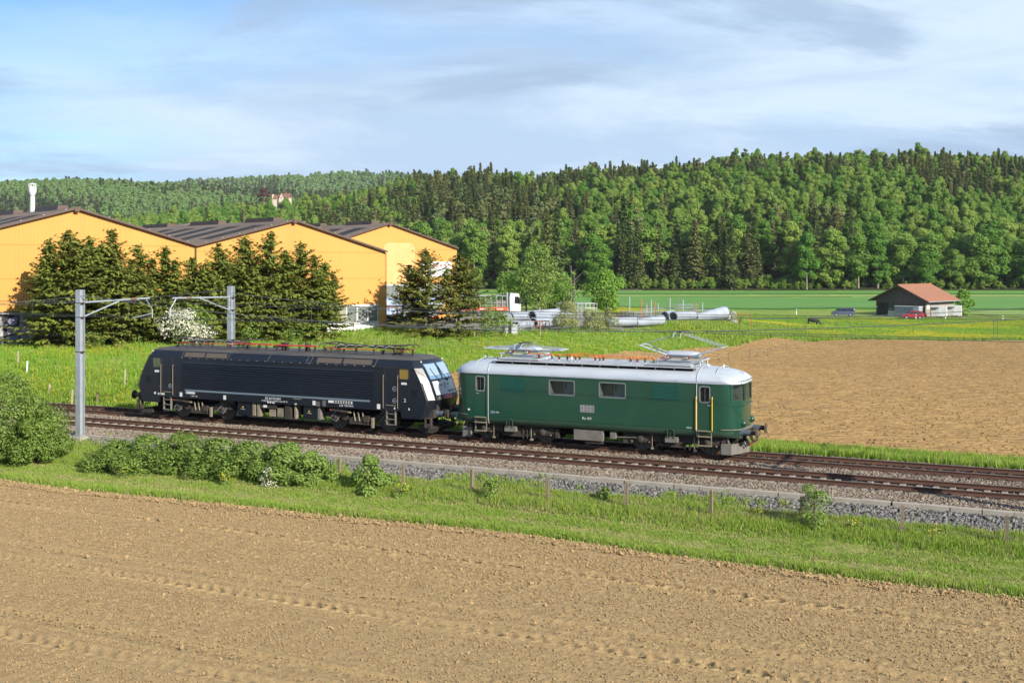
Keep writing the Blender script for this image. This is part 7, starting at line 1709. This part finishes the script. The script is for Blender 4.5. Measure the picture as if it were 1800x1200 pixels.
def dress():
    r = np.random.default_rng(5)
    def rots(n, tilt=.12): return np.stack([r.normal(0, tilt, n), r.normal(0, tilt, n), r.uniform(0, 6.283, n)], -1)
    def view(X, Y, m=90): px = 900 + FOC * X / np.maximum(Y, 1); return (px > -m) & (px < 1800 + m)
    # near verge: tall by the fence, mown strip with wheel lanes, thick lip at the field edge
    n = 60000; s = r.uniform(-46, 26, n); u = r.random(n); e = edge_p(s); p = e + (-8.35 - e) * u + .1; X, Y, _ = T(s, p); ok = view(X, Y); s, p, e, X, Y = s[ok], p[ok], e[ok], X[ok], Y[ok]
    f = p - e; lane = np.exp(-((f - 1.55) / .33) ** 2) + .8 * np.exp(-((f - 3.15) / .30) ** 2); patch = fbm(s * .35, p * .6, 3)
    keep = r.random(len(s)) > (.60 * lane * (.5 + patch)); s, p, e, X, Y, f, lane, patch = [q[keep] for q in (s, p, e, X, Y, f, lane, patch)]
    tall = sstep(-10.9, -9.9, p); lip = np.exp(-((f - .35) / .4) ** 2)
    h = .42 + .5 * lip + .75 * tall + .5 * (patch - .5); h = np.clip(h * r.uniform(.7, 1.25, len(s)), .25, 2.2)
    dry = (r.random(len(s)) < (.24 + .45 * lane + .35 * (np.abs(p + 8.8) < .5) + .25 * (patch > .6)))
    tall2 = h > 1.0
    g1 = tuft(13, .22, .13, .016, 1, [m_blade]); g2 = tuft(13, .20, .15, .016, 2, [m_blade_dry]); g3 = tuft(15, .26, .14, .018, 3, [m_blade]); g4 = tuft(12, .24, .14, .016, 4, [m_meadow])
    idx = np.where(dry, 1, np.where(tall2, 2, np.where(r.random(len(s)) < .35, 3, 0)))
    w = r.uniform(.9, 1.4, len(s)); scatter('verge_grass', np.stack([X, Y, near_z(p) - .01], -1), rots(len(s)), np.stack([w, w, h], -1), idx, [g1, g2, g3, g4], 'green and straw coloured grass on the verge before the railway')
    # tall grass along the far side of the track and round the far field
    def strip(name, X, Y, hs, lab, meshes, probs, wscale=1.0, zoff=-.02):
        k = view(X, Y); X, Y, hs = X[k], Y[k], np.broadcast_to(hs, k.shape)[k]; n = len(X); h = hs * r.uniform(.7, 1.3, n); w = wscale * r.uniform(.85, 1.35, n)
        scatter(name, np.stack([X, Y, land_z(X, Y) + zoff], -1), rots(n), np.stack([w, w, h], -1), r.choice(len(meshes), n, p=probs), meshes, lab)
    t1 = tuft(16, .34, .20, .024, 11, [m_meadow]); t2 = tuft(14, .34, .20, .024, 12, [m_blade]); t3 = tuft(12, .34, .20, .022, 13, [m_blade_dry]); t4 = tuft(12, .32, .2, .024, 14, [m_meadow, m_flower], 5)
    n = 17000; s = r.uniform(-12, 34, n); p = r.uniform(3.3, 9.3, n); X, Y, _ = T(s, p); strip('track_side_grass', X, Y, 1.5 - .5 * sstep(5, 9, p), 'tall dark green grass between the far track and the ploughed field', [t1, t2, t3], [.2, .72, .08])
    # meadow: left bank and the slope up to the yard
    n = 150000; X = r.uniform(-52, 62, n); Y = r.uniform(58, 172, n); s, p = to_sp(X, Y)
    fac = (X + 13.2) * -.65 + (Y - 120) * .76          # distance behind the hall fronts
    yard_ = in_poly(X, Y, [(-13, 119.5), (-2, 121), (10, 131), (20, 148), (30, 165.5), (38, 172), (34, 205), (-30, 215), (-30, 150)])
    ok = (p > 3.4) & ~in_poly(X, Y, FIELD) & ~((X < -12.5) & (fac > -.3)) & ~yard_ & view(X, Y, 60)
    dens = np.clip(95 / Y, .45, 1.2) * .75; ok &= r.random(n) < dens
    X, Y = X[ok], Y[ok]; nz = fbm(X * .10, Y * .10, 41); s, p = to_sp(X, Y); yel = fbm(X * .06 + 9, Y * .06, 51) + .14 * np.exp(-((Y - 112 - .55 * X) / 9) ** 2)
    idx = np.where(yel + r.normal(0, .07, len(X)) > .66, 3, np.where(nz > .56, 1, np.where(r.random(len(X)) < .10, 2, 0))); h = (.65 + .8 * nz) * r.uniform(.7, 1.3, len(X)) * np.where(p < 6, 1.2, 1); w = r.uniform(1.0, 1.7, len(X))
    scatter('meadow_grass', np.stack([X, Y, land_z(X, Y) - .02], -1), rots(len(X)), np.stack([w, w, h], -1), idx, [t1, t2, t3, t4], 'lush yellow green meadow grass with buttercups behind the locomotives')
    # far meadow round the cow
    b1 = tuft(26, .34, .55, .05, 21, [m_meadow]); b2 = tuft(24, .34, .55, .05, 22, [m_blade]); b3 = tuft(18, .32, .55, .05, 23, [m_meadow, m_flower], 26)
    n = 42000; X = r.uniform(18, 125, n); Y = r.uniform(140, 256, n); ok = ~in_poly(X, Y, FIELD) & view(X, Y, 60) & (Y > 128 + .55 * X) | (in_poly(X, Y, [(80, 160), (130, 160), (130, 256), (60, 256)]) & ~in_poly(X, Y, FIELD)); yard_ = in_poly(X, Y, [(10, 131), (20, 148), (30, 165.5), (38, 172), (34, 205), (0, 215)]); ok &= ~yard_; X, Y = X[ok], Y[ok]
    yel = fbm(X * .045, Y * .045, 61) + .22 * np.exp(-((Y - 176) / 7) ** 2) * (X > 45) + .1 * np.exp(-((Y - 236) / 8) ** 2) * (X < 80); idx = np.where(yel + r.normal(0, .07, len(X)) > .70, 2, np.where(fbm(X * .07, Y * .07, 71) > .55, 1, 0)); w = r.uniform(1, 1.5, len(X)); h = r.uniform(.6, 1.1, len(X)) * np.where(Y < 170, 1.6, 1)
    scatter('far_meadow_grass', np.stack([X, Y, land_z(X, Y) - .02], -1), rots(len(X), .05), np.stack([w, w, h], -1), idx, [b1, b2, b3], 'meadow with yellow flowers where the cow grazes')
    # weeds creeping over the stone bank and into the ballast
    n = 9000; s = r.uniform(-34, 26, n); p = -8.6 + np.abs(r.normal(0, .55, n)); k = (fbm(s * .45, p * .8, 88) + .10 * (p < -8.1) > .56) & (p < -6.95); s, p = s[k], p[k]; X, Y, _ = T(s, p)
    zb = np.interp(p, [-8.9, -8.5, -7.9, -7.3, -6.92], [-1.1, -.83, -.65, -.47, -.38]); n = len(s); w = r.uniform(.9, 1.5, n); h = r.uniform(.6, 1.5, n)
    scatter('bank_weeds', np.stack([X, Y, zb - .01], -1), rots(n, .2), np.stack([w, w, h], -1), r.choice(4, n, p=[.35, .25, .2, .2]), [g1, g2, g3, g4], 'weeds and grass creeping over the grey stone bank')
    # stones
    def rock(seed):
        q = np.random.default_rng(seed); bm = bmesh.new(); bmesh.ops.create_icosphere(bm, subdivisions=1, radius=.5)
        for v in bm.verts: v.co = v.co * float(q.uniform(.65, 1.25)); v.co.z *= .75
        me = bpy.data.meshes.new('stone'); bm.to_mesh(me); bm.free(); return me
    rocks = [rock(k) for k in range(5)]; greys = [rock(k + 9) for k in range(5)]
    for m in rocks: m.materials.append(m_stone)
    for m in greys: m.materials.append(m_stone_grey)
    def stones(name, n, pr, zf, size, meshes, lab, s0=-40, s1=26):
        s = r.uniform(s0, s1, n); p = r.uniform(*pr, n); X, Y, _ = T(s, p); k = view(X, Y, 70); s, p, X, Y = s[k], p[k], X[k], Y[k]; n = len(s); S = size * r.uniform(.6, 1.45, n)
        scatter(name, np.stack([X, Y, zf(p) + S * .12], -1), rots(n, .8), np.stack([S * r.uniform(.8, 1.3, n), S, S * r.uniform(.7, 1, n)], -1), r.integers(0, 5, n), meshes, lab)
    bed = lambda p: np.interp(p, [-6.72, -5.4, -4.58, -3.83, -3.08, -2.6, -1.9, -1.2, -.75, 0, .75, 1.3, 2.2, 3.0, 3.8], [-.26, -.24, -.235, -.24, -.235, -.21, -.19, -.21, -.235, -.24, -.235, -.22, -.25, -.52, -.80])
    stones('track_ballast', 30000, (-6.68, -4.68), bed, .092, rocks, 'brown grey ballast stones in front of the near track'); stones('middle_ballast', 16000, (-2.98, -.86), bed, .090, rocks, 'ballast stones between the two tracks'); stones('crib_ballast', 9000, (-4.48, -3.18), lambda p: bed(p) - .02, .062, rocks, 'ballast stones between the sleepers of the near track')
    stones('far_crib_ballast', 9000, (-.66, .66), lambda p: bed(p) - .02, .062, greys, 'grey ballast stones between the rails of the far track'); stones('far_ballast', 17000, (.86, 3.5), bed, .08, greys, 'grey ballast shoulder behind the far track', -40, 34)
    stones('bank_stones', 23000, (-8.55, -6.95), lambda p: np.interp(p, [-8.9, -8.5, -7.9, -7.3, -6.92], [-1.1, -.83, -.65, -.47, -.38]), .13, greys, 'loose grey stones on the bank below the kerb', -34, 26)
    clod = [rock(k + 30) for k in range(4)]
    for m in clod: m.materials.append(m_soil_clod)
    n = 26000; s = r.uniform(-44, 26, n); u = np.abs(r.normal(0, 1, n)) ** 1.5 * 7; p = edge_p(s) - .1 - u; X, Y, _ = T(s, p); k = view(X, Y, 40) & (Y > 24); s, p, X, Y, u = s[k], p[k], X[k], Y[k], u[k]; n = len(s); S = .040 * r.uniform(.5, 1.7, n) * (1 + .4 * (u < .7)) * np.where(r.random(n) < .04, 2.2, 1)
    n2 = 120000; s2 = r.uniform(-42, 25, n2); u2 = r.uniform(.2, 17, n2); p2 = edge_p(s2) - u2; X2, Y2, _ = T(s2, p2); k = view(X2, Y2, 30) & (Y2 > 24) & (r.random(n2) < .25 + .9 * fbm(s2 * .25, p2 * 1.1, 44)) & (np.abs(p2 + 23.1 + .018 * (s2 + 8)) > .38) & (np.abs(p2 + 28.4 + .018 * (s2 + 8)) > .4) & ((np.abs(p2 + 21.9 + .018 * (s2 + 8)) > .34) | (r.random(n2) < .4))
    s = np.concatenate([s, s2[k]]); X = np.concatenate([X, X2[k]]); Y = np.concatenate([Y, Y2[k]]); u = np.concatenate([u, u2[k]]); n2 = int(k.sum()); S = np.concatenate([S, .034 * r.uniform(.6, 1.5, n2)]); n = len(s)
    scatter('soil_clods', np.stack([X, Y, -1.0 - .15 * sstep(0, 30, u) + .02 + .04 * (u < .8)], -1), rots(n, .8), np.stack([S * 1.3, S, S * .9], -1), r.integers(0, 4, n), clod, 'loose clods of soil scattered over the near field')
    fc = [rock(k + 50) for k in range(4)]
    for m in fc: m.materials.append(m_clod_far)
    n = 75000; a = R(-9); row = r.integers(50, 172, n) * 1.0 + r.normal(0, .09, n); uu = r.uniform(-30, 115, n); X = uu * math.cos(a) - row * math.sin(a); Y = uu * math.sin(a) + row * math.cos(a); k = in_poly(X, Y, FIELD) & view(X, Y, 40); X, Y = X[k], Y[k]; n = len(X); S = .075 * r.uniform(.5, 1.4, n)
    scatter('field_clods', np.stack([X, Y, land_z(X, Y) + .09], -1), rots(n, .8), np.stack([S * 1.4, S, S * .9], -1), r.integers(0, 4, n), fc, 'clods lying in rows over the ploughed field beyond the railway')
m_clod_far = M('far_clod', (0.42, 0.275, 0.122), rough=0.95, spec=0.1, rnd=((0.24, 0.15, 0.062), 0.9))
m_soil_clod = M('soil_clod', (0.42, 0.29, 0.15), rough=0.95, spec=0.1, rnd=((0.27, 0.18, 0.088), 0.8))
dress()

# ---------------------------------------------------------------- air
def air():
    b = MB(); b.box(-2400, 1600, -60, 3500, -8, 175); o = b.build('haze', [])
    m = bpy.data.materials.new('haze'); m.use_nodes = True; nt = m.node_tree; nt.nodes.clear()
    out = nt.nodes.new('ShaderNodeOutputMaterial'); v = nt.nodes.new('ShaderNodeVolumePrincipled')
    v.inputs['Color'].default_value = (0.80, 0.88, 1.0, 1); v.inputs['Density'].default_value = 0.00004; v.inputs['Anisotropy'].default_value = 0.0
    nt.links.new(v.outputs[0], out.inputs['Volume']); o.data.materials.clear(); o.data.materials.append(m)
    tag(o, 'faint bluish haze in the air over the valley', kind='stuff')
air()
